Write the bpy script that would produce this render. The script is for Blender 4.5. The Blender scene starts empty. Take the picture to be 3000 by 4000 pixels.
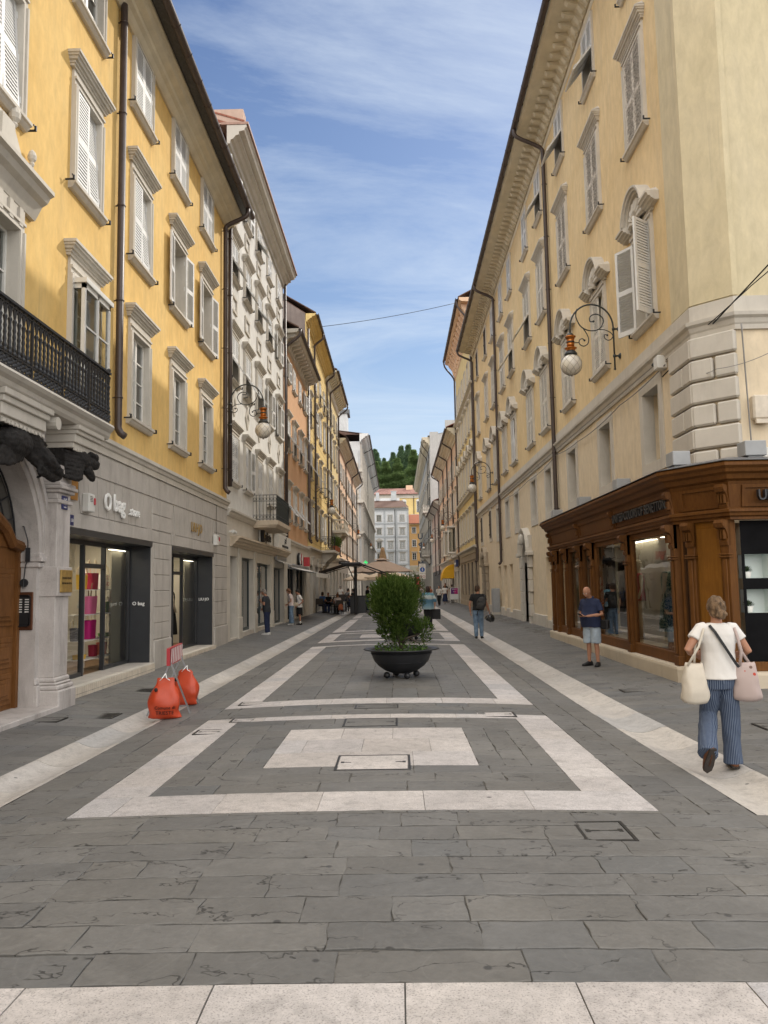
import bpy, bmesh, math, random
from mathutils import Vector, Matrix, noise as mnoise
from math import sin, cos, pi, radians as R
random.seed(7)
scn = bpy.context.scene
COL = scn.collection
# ------------------------------------------------------------------ helpers
def link(o): COL.objects.link(o); return o
def tag(o, label=None, cat=None, group=None, kind=None):
    if label: o['label'] = label
    if cat: o['category'] = cat
    if group: o['group'] = group
    if kind: o['kind'] = kind
    return o
def empty(name, loc=(0,0,0), rz=0, label=None, cat=None, group=None):
    o = bpy.data.objects.new(name, None); o.empty_display_size = .2
    o.location = loc; o.rotation_euler = (0,0,rz); link(o)
    return tag(o, label, cat, group)
def inst(name, mesh, parent=None, loc=(0,0,0), rot=(0,0,0), scale=None):
    o = bpy.data.objects.new(name, mesh); o.location = loc; o.rotation_euler = rot
    if scale: o.scale = scale
    if parent: o.parent = parent
    return link(o)
def copy_tree(o, parent=None):
    c = o.copy(); COL.objects.link(c)
    if parent: c.parent = parent
    for ch in list(o.children): copy_tree(ch, c)
    return c
TMP=bpy.data.scenes.new('bench')   # work bench where modifiers are applied, removed at the end
class MB:
    def __init__(s): s.v=[]; s.f=[]; s.m=[]; s.t=[]; s.M=Matrix(); s.tone=0.0; s.sm=[]; s.smooth=False
    def add(s, vs, fs, m=0):
        n=len(s.v); M=s.M
        s.v += [tuple(M @ Vector(p)) for p in vs]
        flip = M.determinant()<0
        for f in fs:
            s.f.append(tuple(n+i for i in (reversed(f) if flip else f))); s.m.append(m); s.t.append(s.tone); s.sm.append(s.smooth)
        return s
    def quad(s,a,b,c,d,m=0): return s.add([a,b,c,d],[(0,1,2,3)],m)
    def box(s,x0,x1,y0,y1,z0,z1,m=0,b=0):
        if x0>x1: x0,x1=x1,x0
        if y0>y1: y0,y1=y1,y0
        if z0>z1: z0,z1=z1,z0
        if b<=0:
            return s.add([(x0,y0,z0),(x1,y0,z0),(x1,y1,z0),(x0,y1,z0),(x0,y0,z1),(x1,y0,z1),(x1,y1,z1),(x0,y1,z1)],
              [(3,2,1,0),(4,5,6,7),(0,1,5,4),(1,2,6,5),(2,3,7,6),(3,0,4,7)],m)
        v=[];f=[]
        def V(i,ax):
            X=(x0,x1)[i&1];Y=(y0,y1)[(i>>1)&1];Z=(z0,z1)[(i>>2)&1]
            dx=b if not i&1 else -b; dy=b if not i&2 else -b; dz=b if not i&4 else -b
            return [(X,Y+dy,Z+dz),(X+dx,Y,Z+dz),(X+dx,Y+dy,Z)][ax]
        for i in range(8):
            for ax in range(3): v.append(V(i,ax))
        idx=lambda i,ax:i*3+ax
        for ax in range(3):
            o=[a for a in range(3) if a!=ax]
            for side in (0,1):
                c=[(0,0),(1,0),(1,1),(0,1)]
                q=[(side<<ax)|(p<<o[0])|(r<<o[1]) for p,r in c]
                f.append(tuple(idx(i,ax) for i in q))
        for ax in range(3):      # edges along ax
            o=[a for a in range(3) if a!=ax]
            for p in (0,1):
                for r in (0,1):
                    i0=(p<<o[0])|(r<<o[1]); i1=i0|(1<<ax)
                    f.append((idx(i0,o[0]),idx(i1,o[0]),idx(i1,o[1]),idx(i0,o[1])))
        for i in range(8): f.append((idx(i,0),idx(i,1),idx(i,2)))
        c=Vector(((x0+x1)/2,(y0+y1)/2,(z0+z1)/2)); g=[]
        for q in f:
            P=[Vector(v[i]) for i in q]; n=(P[1]-P[0]).cross(P[2]-P[0]); ce=sum(P,Vector())/len(P)
            g.append(q if n.dot(ce-c)>0 else tuple(reversed(q)))
        return s.add(v,g,m)
    def prism(s,poly,a0,a1,axis='x',m=0,cap=True):
        # poly: 2D points; axis x -> (y,z); y -> (x,z); z -> (x,y)
        def P(p,a): return {'x':(a,p[0],p[1]),'y':(p[0],a,p[1]),'z':(p[0],p[1],a)}[axis]
        n=len(poly); vs=[P(p,a0) for p in poly]+[P(p,a1) for p in poly]
        ar=sum(poly[i][0]*poly[(i+1)%n][1]-poly[(i+1)%n][0]*poly[i][1] for i in range(n))
        fs=[(i,(i+1)%n,n+(i+1)%n,n+i) for i in range(n)]
        if cap: fs += [tuple(range(n-1,-1,-1)),tuple(range(n,2*n))]
        pos = (ar>0) ^ (a1<a0) ^ (axis=='y')
        if not pos: fs=[tuple(reversed(f)) for f in fs]
        return s.add(vs,fs,m)
    def loft(s,rings,m=0,cap=True,closed=True):
        n=len(rings[0]); vs=[p for r in rings for p in r]; fs=[]
        for k in range(len(rings)-1):
            for i in range(n if closed else n-1):
                j=(i+1)%n; fs.append((k*n+i,k*n+j,(k+1)*n+j,(k+1)*n+i))
        if cap and closed:
            fs.append(tuple(range(n-1,-1,-1))); fs.append(tuple((len(rings)-1)*n+i for i in range(n)))
        return s.add(vs,fs,m)
    def lathe(s,prof,n=16,c=(0,0,0),m=0,cap=True):
        return s.loft([[(c[0]+r*cos(2*pi*i/n),c[1]+r*sin(2*pi*i/n),c[2]+z) for i in range(n)] for r,z in prof],m,cap)
    def tube(s,path,r,n=8,m=0,cap=True):
        P=[Vector(p) for p in path]; N=len(P); rs=r if isinstance(r,(list,tuple)) else [r]*N
        rings=[]; up=None
        for i in range(N):
            t=(P[min(i+1,N-1)]-P[max(i-1,0)]).normalized()
            if up is None:
                up=Vector((0,0,1)) if abs(t.z)<.9 else Vector((1,0,0))
            a=up-t*up.dot(t)
            if a.length<1e-5: a=t.orthogonal()
            a.normalize(); b=t.cross(a); up=a
            rings.append([tuple(P[i]+(a*cos(2*pi*k/n)+b*sin(2*pi*k/n))*rs[i]) for k in range(n)])
        return s.loft(rings,m,cap)
    def strip(s,path,w,th,side=(0,0,1),m=0):
        # flat strap along path: width along 'side', thickness th
        P=[Vector(p) for p in path]; rings=[]; sd=Vector(side)
        for i in range(len(P)):
            t=(P[min(i+1,len(P)-1)]-P[max(i-1,0)]).normalized()
            a=(sd-t*sd.dot(t)).normalized(); b=t.cross(a)
            rings.append([tuple(P[i]+a*w/2*p+b*th/2*q) for p,q in ((-1,-1),(1,-1),(1,1),(-1,1))])
        return s.loft(rings,m)
    def sphere(s,c,r,nu=12,nv=8,m=0):
        rx,ry,rz=(r,r,r) if not isinstance(r,(list,tuple)) else r
        rings=[]
        for j in range(nv+1):
            a=-pi/2+pi*j/nv; e=max(cos(a),.02)
            rings.append([(c[0]+rx*e*cos(2*pi*i/nu),c[1]+ry*e*sin(2*pi*i/nu),c[2]+rz*sin(a)) for i in range(nu)])
        return s.loft(rings,m)
    def build(s,name,mats,parent=None,loc=None,rot=None,smooth=None,tone=False,mesh_only=False):
        me=bpy.data.meshes.new(name); me.from_pydata(s.v,[],s.f)
        if not isinstance(mats,(list,tuple)): mats=[mats]
        for m in mats: me.materials.append(m)
        me.polygons.foreach_set('material_index',s.m)
        me.polygons.foreach_set('use_smooth',s.sm if smooth is None else [smooth]*len(s.f))
        if tone:
            at=me.attributes.new('tone','FLOAT','FACE'); at.data.foreach_set('value',s.t)
        me.update()
        if mesh_only: return me
        o=bpy.data.objects.new(name,me)
        if loc: o.location=loc
        if rot: o.rotation_euler=rot
        if parent: o.parent=parent
        return link(o)
def eval_mesh(o, name, mats):
    COL.objects.unlink(o); TMP.collection.objects.link(o); 
    with bpy.context.temp_override(scene=TMP,view_layer=TMP.view_layers[0]):
        dg=bpy.context.evaluated_depsgraph_get(); dg.update(); me=bpy.data.meshes.new_from_object(o.evaluated_get(dg)); me.name=name
    d=o.data; bpy.data.objects.remove(o)
    me.materials.clear()
    for m in (mats if isinstance(mats,(list,tuple)) else [mats]): me.materials.append(m)
    return me
def text_mesh(s, size=1, ext=.01, name='lettering', mats=None, space=1.0, align='LEFT', bold=0, xs=1.0):
    # text standing in the XZ plane, read from -Y, extruded ext each way
    c=bpy.data.curves.new('t','FONT'); c.body=s; c.size=size; c.extrude=ext; c.space_character=space
    c.align_x=align; c.offset=bold; c.resolution_u=2
    o=bpy.data.objects.new('t',c); COL.objects.link(o)
    me=eval_mesh(o,name,mats); bpy.data.curves.remove(c)
    M=Matrix.Rotation(pi/2,4,'X')@Matrix.Scale(xs,4,(1,0,0)); me.transform(M); me.update()
    return me
# ------------------------------------------------------------------ materials
def newmat(name):
    m=bpy.data.materials.new(name); m.use_nodes=True; nt=m.node_tree
    return m, nt, nt.nodes['Principled BSDF']
def node(nt,t,**k):
    n=nt.nodes.new(t)
    for a,b in k.items():
        if a=='inp':
            for i,v in b.items(): n.inputs[i].default_value=v
        else: setattr(n,a,b)
    return n
def L(nt,a,b): nt.links.new(a,b)
def tx(nt,scale=(1,1,1),coord='Object'):
    tc=node(nt,'ShaderNodeTexCoord'); mp=node(nt,'ShaderNodeMapping'); mp.inputs['Scale'].default_value=scale
    L(nt,tc.outputs[coord],mp.inputs['Vector']); return mp.outputs['Vector']
def noise(nt,vec,scale,detail=4,rough=.55,dist=0):
    n=node(nt,'ShaderNodeTexNoise'); n.inputs['Scale'].default_value=scale; n.inputs['Detail'].default_value=detail
    n.inputs['Roughness'].default_value=rough; n.inputs['Distortion'].default_value=dist
    L(nt,vec,n.inputs['Vector']); return n.outputs['Fac']
def ramp(nt,fac,stops,interp='LINEAR'):
    r=node(nt,'ShaderNodeValToRGB'); e=r.color_ramp.elements; r.color_ramp.interpolation=interp
    while len(e)<len(stops): e.new(.5)
    for i,(p,c) in enumerate(stops):
        e[i].position=p; e[i].color=(c,c,c,1) if not isinstance(c,(tuple,list)) else (c[0],c[1],c[2],1)
    L(nt,fac,r.inputs['Fac']); return r.outputs['Color']
def mixc(nt,fac,a,b,mode='MIX'):
    n=node(nt,'ShaderNodeMix',data_type='RGBA',blend_type=mode)
    if isinstance(fac,(int,float)): n.inputs[0].default_value=fac
    else: L(nt,fac,n.inputs[0])
    for i,x in ((6,a),(7,b)):
        if isinstance(x,(tuple,list)): n.inputs[i].default_value=(x[0],x[1],x[2],1)
        else: L(nt,x,n.inputs[i])
    return n.outputs[2]
def math_(nt,op,a,b=0,c=None):
    n=node(nt,'ShaderNodeMath',operation=op)
    for i,x in enumerate((a,b) if c is None else (a,b,c)):
        if isinstance(x,(int,float)): n.inputs[i].default_value=x
        else: L(nt,x,n.inputs[i])
    return n.outputs[0]
def bump(nt,bs,height,strength=.3,dist=.01,prev=None):
    b=node(nt,'ShaderNodeBump'); b.inputs['Strength'].default_value=strength; b.inputs['Distance'].default_value=dist
    L(nt,height,b.inputs['Height'])
    if prev is not None: L(nt,prev,b.inputs['Normal'])
    L(nt,b.outputs['Normal'],bs.inputs['Normal']); return b.outputs['Normal']
def sc(c,k): return tuple(max(0,min(1,x*k)) for x in c)
def pm(name,c,rough=.7,var=.12,vs=4,bmp=0,bs=60,metal=0,spec=.4,stretch=(1,1,1),coord='Object',c2=None,coat=0,dist=.004):
    m,nt,b=newmat(name); v=tx(nt,stretch,coord)
    f=noise(nt,v,vs,6,.6)
    col=ramp(nt,f,[(.3,sc(c,1-var)),(.7,sc(c2 or c,1+var))]); L(nt,col,b.inputs['Base Color'])
    b.inputs['Roughness'].default_value=rough; b.inputs['Metallic'].default_value=metal; b.inputs['Specular IOR Level'].default_value=spec
    b.inputs['Coat Weight'].default_value=coat
    if bmp: bump(nt,b,noise(nt,v,bs,5,.6),bmp,dist)
    return m
def stucco(name,c,c2,stain=(.5,.45,.38),samt=.35,stk=.5,bmp=.25):
    # painted render: cloudy tone, faint vertical run marks, dull patches
    m,nt,b=newmat(name); v=tx(nt); vstk=tx(nt,(1.6,1.6,.12))
    a=noise(nt,v,.55,6,.65,.4); col=ramp(nt,a,[(.3,c),(.72,c2)])
    s=noise(nt,vstk,1.8,6,.7); sm=ramp(nt,s,[(.52,0),(.8,stk)])
    col=mixc(nt,sm,col,mixc(nt,.65,col,stain))
    p=noise(nt,v,2.7,8,.75); pmk=ramp(nt,p,[(.58,0),(.75,samt)])
    col=mixc(nt,pmk,col,mixc(nt,.45,col,sc(stain,1.3)))
    vm=tx(nt,(1,1,.42)); col=mixc(nt,.85,col,ramp(nt,noise(nt,vm,5.5,6,.68,.3),[(.3,.86),(.7,1.13)]),'MULTIPLY')
    vr=tx(nt,(5,5,.10)); rs=math_(nt,'MULTIPLY',ramp(nt,noise(nt,vr,1.7,3,.6),[(.60,0),(.72,1)]),ramp(nt,noise(nt,v,.45,3,.5),[(.45,0),(.65,.38)])); col=mixc(nt,rs,col,sc(stain,.75))
    L(nt,col,b.inputs['Base Color']); b.inputs['Roughness'].default_value=.88; b.inputs['Specular IOR Level'].default_value=.2
    n1=bump(nt,b,noise(nt,v,3.2,3,.5),bmp*.5,.02); bump(nt,b,noise(nt,v,70,3,.6),bmp,.003,n1)
    return m
def stone(name,c,c2,stain=(.16,.14,.12),samt=.5,spk=0,bmp=.35,scale=1.0):
    m,nt,b=newmat(name); v=tx(nt); vs=tx(nt,(2,2,.35))
    col=ramp(nt,noise(nt,v,1.3*scale,7,.7,.3),[(.28,c),(.74,c2)])
    st=ramp(nt,noise(nt,vs,1.6*scale,7,.72),[(.5,0),(.78,samt)]); col=mixc(nt,st,col,mixc(nt,.7,col,stain))
    if spk:
        s2=ramp(nt,noise(nt,v,140,2,.5),[(.36,sc(c,.55)),(.5,(1,1,1)),(.7,(1,1,1))]); col=mixc(nt,spk,col,s2,'MULTIPLY')
    L(nt,col,b.inputs['Base Color']); b.inputs['Roughness'].default_value=.85; b.inputs['Specular IOR Level'].default_value=.25
    n1=bump(nt,b,noise(nt,v,9,5,.65),bmp*.6,.012); bump(nt,b,noise(nt,v,110,3,.6),bmp,.003,n1)
    return m
def glassmat(name,tint=(.75,.8,.78),refl=1.0,alpha=.75):
    m=bpy.data.materials.new(name); m.use_nodes=True; nt=m.node_tree; nt.nodes.clear()
    o=node(nt,'ShaderNodeOutputMaterial'); g=node(nt,'ShaderNodeBsdfGlossy'); g.inputs['Roughness'].default_value=.015
    g.inputs['Color'].default_value=(refl,refl,refl,1)
    t=node(nt,'ShaderNodeBsdfTransparent'); t.inputs['Color'].default_value=(*tint,1)
    fr=node(nt,'ShaderNodeFresnel'); fr.inputs['IOR'].default_value=1.55
    f2=math_(nt,'MULTIPLY_ADD',fr.outputs[0],1.25,.035); f2=math_(nt,'MINIMUM',f2,1)
    nz=noise(nt,tx(nt),1.4,2); bp=node(nt,'ShaderNodeBump'); bp.inputs['Strength'].default_value=.06; bp.inputs['Distance'].default_value=.05
    L(nt,nz,bp.inputs['Height']); L(nt,bp.outputs['Normal'],g.inputs['Normal'])
    mx=node(nt,'ShaderNodeMixShader'); L(nt,f2,mx.inputs[0]); L(nt,t.outputs[0],mx.inputs[1]); L(nt,g.outputs[0],mx.inputs[2])
    L(nt,mx.outputs[0],o.inputs['Surface']); return m
def emis(name,c,s):
    m,nt,b=newmat(name); b.inputs['Base Color'].default_value=(*c,1); b.inputs['Emission Color'].default_value=(*c,1); b.inputs['Emission Strength'].default_value=s
    return m
def wood(name,c,c2,rough=.45,coat=.25,grain=(14,14,1.2)):
    m,nt,b=newmat(name); v=tx(nt,grain)
    g=noise(nt,v,2.2,7,.65,.6); col=ramp(nt,g,[(.3,c),(.7,c2)])
    d=noise(nt,tx(nt),.9,5,.7); col=mixc(nt,ramp(nt,d,[(.35,.45),(.7,0)]),col,sc(c,.45))
    L(nt,col,b.inputs['Base Color']); b.inputs['Roughness'].default_value=rough; b.inputs['Specular IOR Level'].default_value=.22; b.inputs['Coat Weight'].default_value=coat; b.inputs['Coat Roughness'].default_value=.3
    bump(nt,b,g,.15,.004); return m
M={}
M['yellow']=stucco('ochre_render',(.64,.415,.14),(.72,.505,.20),(.44,.34,.19),.5,.6)
M['cream']=stucco('cream_render',(.66,.495,.265),(.735,.575,.34),(.42,.36,.27),.5,.65)
M['cream2']=stucco('pale_cream_render',(.66,.55,.39),(.73,.62,.46),(.43,.38,.31),.4,.5)
M['beige']=stucco('beige_render',(.50,.415,.315),(.58,.49,.38),(.40,.33,.25),.4,.5)
M['white']=stucco('pale_grey_render',(.60,.59,.555),(.70,.69,.66),(.34,.33,.31),.4,.45)
M['orange']=stucco('orange_render',(.58,.335,.185),(.65,.405,.235),(.36,.22,.14),.45,.5)
M['gold']=stucco('gold_render',(.66,.48,.19),(.74,.57,.26),(.42,.33,.19),.4,.4)
M['peach']=stucco('peach_render',(.68,.47,.32),(.74,.54,.38),(.44,.33,.25),.4,.4)
M['pink']=stucco('pink_render',(.50,.36,.29),(.58,.43,.35),(.36,.3,.26),.4,.4)
M['grey']=stucco('grey_render',(.40,.40,.385),(.47,.47,.455),(.26,.26,.25),.5,.6)
M['bluegrey']=stucco('blue_grey_render',(.54,.55,.55),(.62,.63,.63),(.34,.34,.34),.3,.4)
M['dirty']=stucco('dirty_render',(.20,.165,.15),(.27,.23,.21),(.08,.07,.065),.8,.8)
M['stone']=stone('pale_facade_stone',(.40,.37,.335),(.53,.495,.45),(.16,.135,.11),.75,.2)
M['stone2']=stone('window_stone',(.50,.465,.405),(.61,.57,.505),(.2,.18,.16),.4)
M['stone3']=stone('portal_stone',(.40,.365,.34),(.60,.56,.53),(.11,.09,.08),.95,.25)
M['brownstone']=stone('weathered_brown_stone',(.30,.245,.18),(.42,.35,.26),(.10,.085,.07),.7)
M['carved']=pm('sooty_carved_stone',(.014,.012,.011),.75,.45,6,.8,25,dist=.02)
M['white_paint']=pm('white_shutter_paint',(.66,.66,.645),.5,.07,5,.1,50)
M['old_paint']=pm('flaking_shutter_paint',(.62,.58,.50),.65,.22,14,.3,50)
M['worn_shut']=pm('weathered_shutter',(.33,.27,.2),.8,.55,16,.4,50,c2=(.52,.48,.42))
M['dark_shut']=pm('dark_brown_shutter',(.07,.055,.045),.7,.3,8)
M['frame']=pm('white_casement_paint',(.68,.665,.62),.45,.06,5)
M['pipe']=pm('brown_pipe_paint',(.055,.038,.033),.45,.2,5,spec=.5)
M['black_iron']=pm('black_cast_iron',(.018,.019,.022),.5,.3,12,.25,40,spec=.5)
M['lamp_iron']=pm('dark_green_iron',(.03,.036,.036),.45,.3,12,.1,40,spec=.5)
M['copper']=pm('lamp_copper',(.46,.16,.035),.35,.3,9,.1,30,metal=.85)
M['glass']=glassmat('window_glass')
M['shop_glass']=glassmat('shop_glass',(.86,.88,.84))
M['frost']=pm('frosted_pane',(.235,.25,.20),.25,.1,2,spec=.6); M['reveal_in']=pm('plastered_reveal',(.45,.43,.38),.8,.06,2)
M['dark_in']=pm('dark_interior',(.10,.092,.08),.9,.3,2)
M['curtain']=pm('pale_curtain',(.55,.53,.49),.9,.1,3,.3,30,stretch=(14,14,.6))
M['tile_roof']=pm('red_roof_tiles',(.30,.115,.075),.85,.4,9,.4,30)
M['brown_roof']=pm('brown_roof_tiles',(.125,.075,.058),.85,.5,9,.4,30)
M['anthracite']=pm('anthracite_metal',(.028,.030,.034),.4,.12,3,spec=.5)
M['black']=pm('matt_black',(.010,.010,.011),.55,.2,5)
M['steel']=pm('galvanised_steel',(.30,.31,.32),.42,.2,20,.1,60,metal=.7)
M['brass']=pm('brushed_brass',(.46,.30,.095),.4,.2,12,metal=.55)
M['wood']=wood('shopfront_wood',(.105,.039,.008),(.19,.077,.016),.6,.03)
M['door_wood']=wood('door_wood',(.13,.052,.014),(.235,.10,.030),.55,.05)
M['white_plastic']=pm('white_plastic',(.66,.65,.61),.45,.05,6)
M['letter_white']=pm('white_letters',(.85,.85,.83),.4,.02,4)
M['beige_int']=pm('olive_beige_panel',(.46,.42,.32),.6,.05,1.2)
M['lead']=pm('lead_flashing',(.12,.12,.125),.5,.25,6,.2,20)
def gz(x,y):
    # street level: crowned roadway between two gutters, pavements rising to the walls
    t=max(0,min(1,(y-4)/7)); c=-.31
    r=x-c
    if abs(r)<3.0: z=-.0115*r*r*(.35+.65*t)
    else:
        e=-.0115*9*(.35+.65*t); d=abs(r)-3.0
        z=e+min(d,2.2)*(-e+.0)/2.2
        if d>2.2: z=0
    k=max(0,min(1,(y-16)/14)); q=max(0,min(1,(abs(r)-3.2)/1.8))
    return z+.10*k*q
M['steel_dark']=pm('worn_cover_steel',(.05,.048,.045),.5,.4,20,.3,50,metal=.5)
M['tile_cream']=pm('cream_riser_tiles',(.62,.55,.45),.45,.16,5,spec=.4)
M['copper_dull']=pm('dull_copper_capping',(.36,.22,.17),.6,.2,8)
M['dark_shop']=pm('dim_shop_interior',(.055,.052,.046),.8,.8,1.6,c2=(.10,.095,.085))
M['teal_frame']=pm('dark_teal_frame',(.03,.045,.05),.4,.1,5)
M['gold_joint']=pm('score_line',(.36,.25,.09),.9,.2,5)
M['gold2']=stucco('pale_gold_render',(.64,.50,.24),(.70,.57,.31),(.45,.37,.24),.4,.4)
M['cream_pale']=stucco('pale_cream_corner',(.57,.495,.325),(.625,.545,.38),(.40,.36,.27),.4,.4)
M['cream_stone']=stone('cream_plinth_stone',(.54,.46,.35),(.64,.56,.44),(.22,.18,.12),.55)
M['wood2']=wood('amber_panel_wood',(.175,.068,.007),(.265,.11,.013),.6,.03)
M['velvet']=pm('velvet_black',(.008,.008,.009),.9,.2,5,spec=.08)
M['niche_white']=pm('niche_white_board',(.62,.68,.66),.6,.03,3)
M['grey_box']=pm('grey_metal_box',(.33,.34,.35),.5,.08,4)
M['endwhite']=stucco('white_render',(.70,.71,.72),(.78,.79,.79),(.4,.4,.4),.3,.4)
M['endgrey']=pm('grey_trim_stone',(.50,.52,.53),.85,.12,3)
M['orange2']=stucco('amber_render',(.56,.33,.135),(.62,.385,.17),(.42,.26,.14),.3,.4)
M['tile_roof2']=pm('orange_roof_tiles',(.30,.105,.055),.85,.45,9,.5,30)
M['tile_roof3']=pm('mottled_roof_tiles',(.17,.065,.055),.85,.5,2.5,.5,30,c2=(.25,.13,.105))
M['red_poster']=pm('red_poster',(.45,.06,.06),.5,.1,3)
M['undergrowth']=pm('wood_floor',(.045,.06,.025),.95,.5,.4,.5,2)
M['bark']=pm('tree_bark',(.055,.042,.032),.9,.35,8,.6,20)
M['gold_letter']=M['brass']
M['copper_dark']=pm('dark_copper_plate',(.13,.055,.03),.45,.2,8,metal=.6)
M['sign_navy']=pm('navy_sign',(.02,.03,.10),.4,.1,4)
M['violet']=pm('violet_poster',(.12,.02,.16),.5,.1,4); M['magenta']=pm('magenta_poster',(.45,.02,.18),.5,.1,4)
M['rucksack_grey']=pm('dark_grey_rucksack',(.035,.034,.033),.75,.15,10,.2,80); M['helmet_black']=pm('helmet_black',(.012,.012,.013),.25,.1,5,coat=.6)
M['cloth_dark_slate']=pm('slate_tee',(.028,.030,.036),.85,.15,8,.2,100); M['hair_dark2']=pm('dark_auburn_hair',(.03,.014,.011),.5,.4,10,.5,40)
M['cornice_paint']=pm('cream_cornice_paint',(.62,.56,.43),.8,.12,2,.2,40)
M['cloth_cream_skin']=pm('cream_mannequin',(.55,.46,.36),.5,.05,4)
M['grey_letter']=pm('blue_grey_letter',(.10,.12,.15),.5,.1,3,metal=.3)
# ------------------------------------------------------------------ camera, light, sky
cam=bpy.data.cameras.new('camera'); co=link(bpy.data.objects.new('camera',cam)); scn.camera=co
cam.sensor_fit='VERTICAL'; cam.sensor_height=36; cam.lens=3050/4000*36; cam.clip_end=3000; cam.clip_start=.05
yaw,pit,rol=R(.8962626),R(5.4478646),R(1.0)
f=Vector((-sin(yaw)*cos(pit),cos(yaw)*cos(pit),sin(pit))); r=Vector((cos(yaw),sin(yaw),0)); u=r.cross(f)
cu=u*cos(rol)+r*sin(rol); cr=r*cos(rol)-u*sin(rol)
co.matrix_world=Matrix(((cr.x,cu.x,-f.x,0),(cr.y,cu.y,-f.y,0),(cr.z,cu.z,-f.z,1.66),(0,0,0,1)))
SKM=(.46,.51,.63); FILL_VEIL=15.5
SUN_AZ,SUN_EL=R(50),R(37)      # azimuth measured from +X towards +Y
sd=Vector((cos(SUN_EL)*cos(SUN_AZ),cos(SUN_EL)*sin(SUN_AZ),sin(SUN_EL)))
sl=bpy.data.lights.new('sun','SUN'); sl.energy=2.95; sl.angle=R(.53); sl.color=(1,.93,.82)
so=link(bpy.data.objects.new('sun',sl)); so.rotation_euler=sd.to_track_quat('Z','Y').to_euler(); so.location=(30,60,60)
w=bpy.data.worlds.new('World'); scn.world=w; w.use_nodes=True; nt=w.node_tree; nt.nodes.clear()
out=node(nt,'ShaderNodeOutputWorld'); bg=node(nt,'ShaderNodeBackground'); bg.inputs['Strength'].default_value=.15
sky=node(nt,'ShaderNodeTexSky',sky_type='NISHITA',sun_disc=False,sun_elevation=SUN_EL,sun_rotation=pi/2-SUN_AZ,altitude=20,air_density=1.25,dust_density=.8,ozone_density=1.6)
tc=node(nt,'ShaderNodeTexCoord'); sx=node(nt,'ShaderNodeSeparateXYZ'); L(nt,tc.outputs['Generated'],sx.inputs[0])
# thin cirrus on a flat layer high above: direction divided by its height
zz=math_(nt,'MAXIMUM',sx.outputs['Z'],.03); zz=math_(nt,'ADD',zz,.12)
cx=node(nt,'ShaderNodeCombineXYZ'); L(nt,math_(nt,'DIVIDE',sx.outputs['X'],zz),cx.inputs[0]); L(nt,math_(nt,'DIVIDE',sx.outputs['Y'],zz),cx.inputs[1])
mp=node(nt,'ShaderNodeMapping'); mp.inputs['Rotation'].default_value=(0,0,R(28)); mp.inputs['Scale'].default_value=(.55,1.5,1); mp.inputs['Location'].default_value=(.35,.2,0)
L(nt,cx.outputs[0],mp.inputs['Vector'])
c1=noise(nt,mp.outputs['Vector'],1.1,9,.66,.9); c2=noise(nt,mp.outputs['Vector'],.45,4,.5,.5)
cl=math_(nt,'MULTIPLY',ramp(nt,c1,[(.42,0),(.74,1)]),ramp(nt,c2,[(.28,.25),(.62,1)]))
cl=math_(nt,'MULTIPLY',cl,.95)
hz=ramp(nt,sx.outputs['Z'],[(.0,.8),(.14,.6),(.34,.2),(.6,0)])
skc=mixc(nt,hz,mixc(nt,1.0,sky.outputs['Color'],SKM,'MULTIPLY'),(3.2,4.4,5.7))
skc=mixc(nt,ramp(nt,sx.outputs['Z'],[(.02,.75),(.15,.35),(.28,0)]),skc,(5.3,5.7,6.0))
skc=mixc(nt,cl,skc,(4.7,5.3,6.0))
# made-up bright veil, out of view overhead and behind, lighting the shaded street
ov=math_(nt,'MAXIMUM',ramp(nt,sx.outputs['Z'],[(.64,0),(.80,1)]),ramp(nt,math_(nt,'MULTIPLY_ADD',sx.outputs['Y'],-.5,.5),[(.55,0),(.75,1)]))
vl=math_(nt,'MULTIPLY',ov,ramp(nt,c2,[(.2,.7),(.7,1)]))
skc=mixc(nt,vl,skc,(FILL_VEIL,FILL_VEIL*.965,FILL_VEIL*.92))
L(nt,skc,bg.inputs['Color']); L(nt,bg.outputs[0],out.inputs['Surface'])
vs=scn.view_settings; vs.view_transform='Standard'; vs.look='None'; vs.exposure=.17; vs.gamma=1
scn.cycles.max_bounces=8; scn.cycles.diffuse_bounces=4; scn.cycles.transparent_max_bounces=12; scn.cycles.caustics_reflective=False; scn.cycles.caustics_refractive=False
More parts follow.
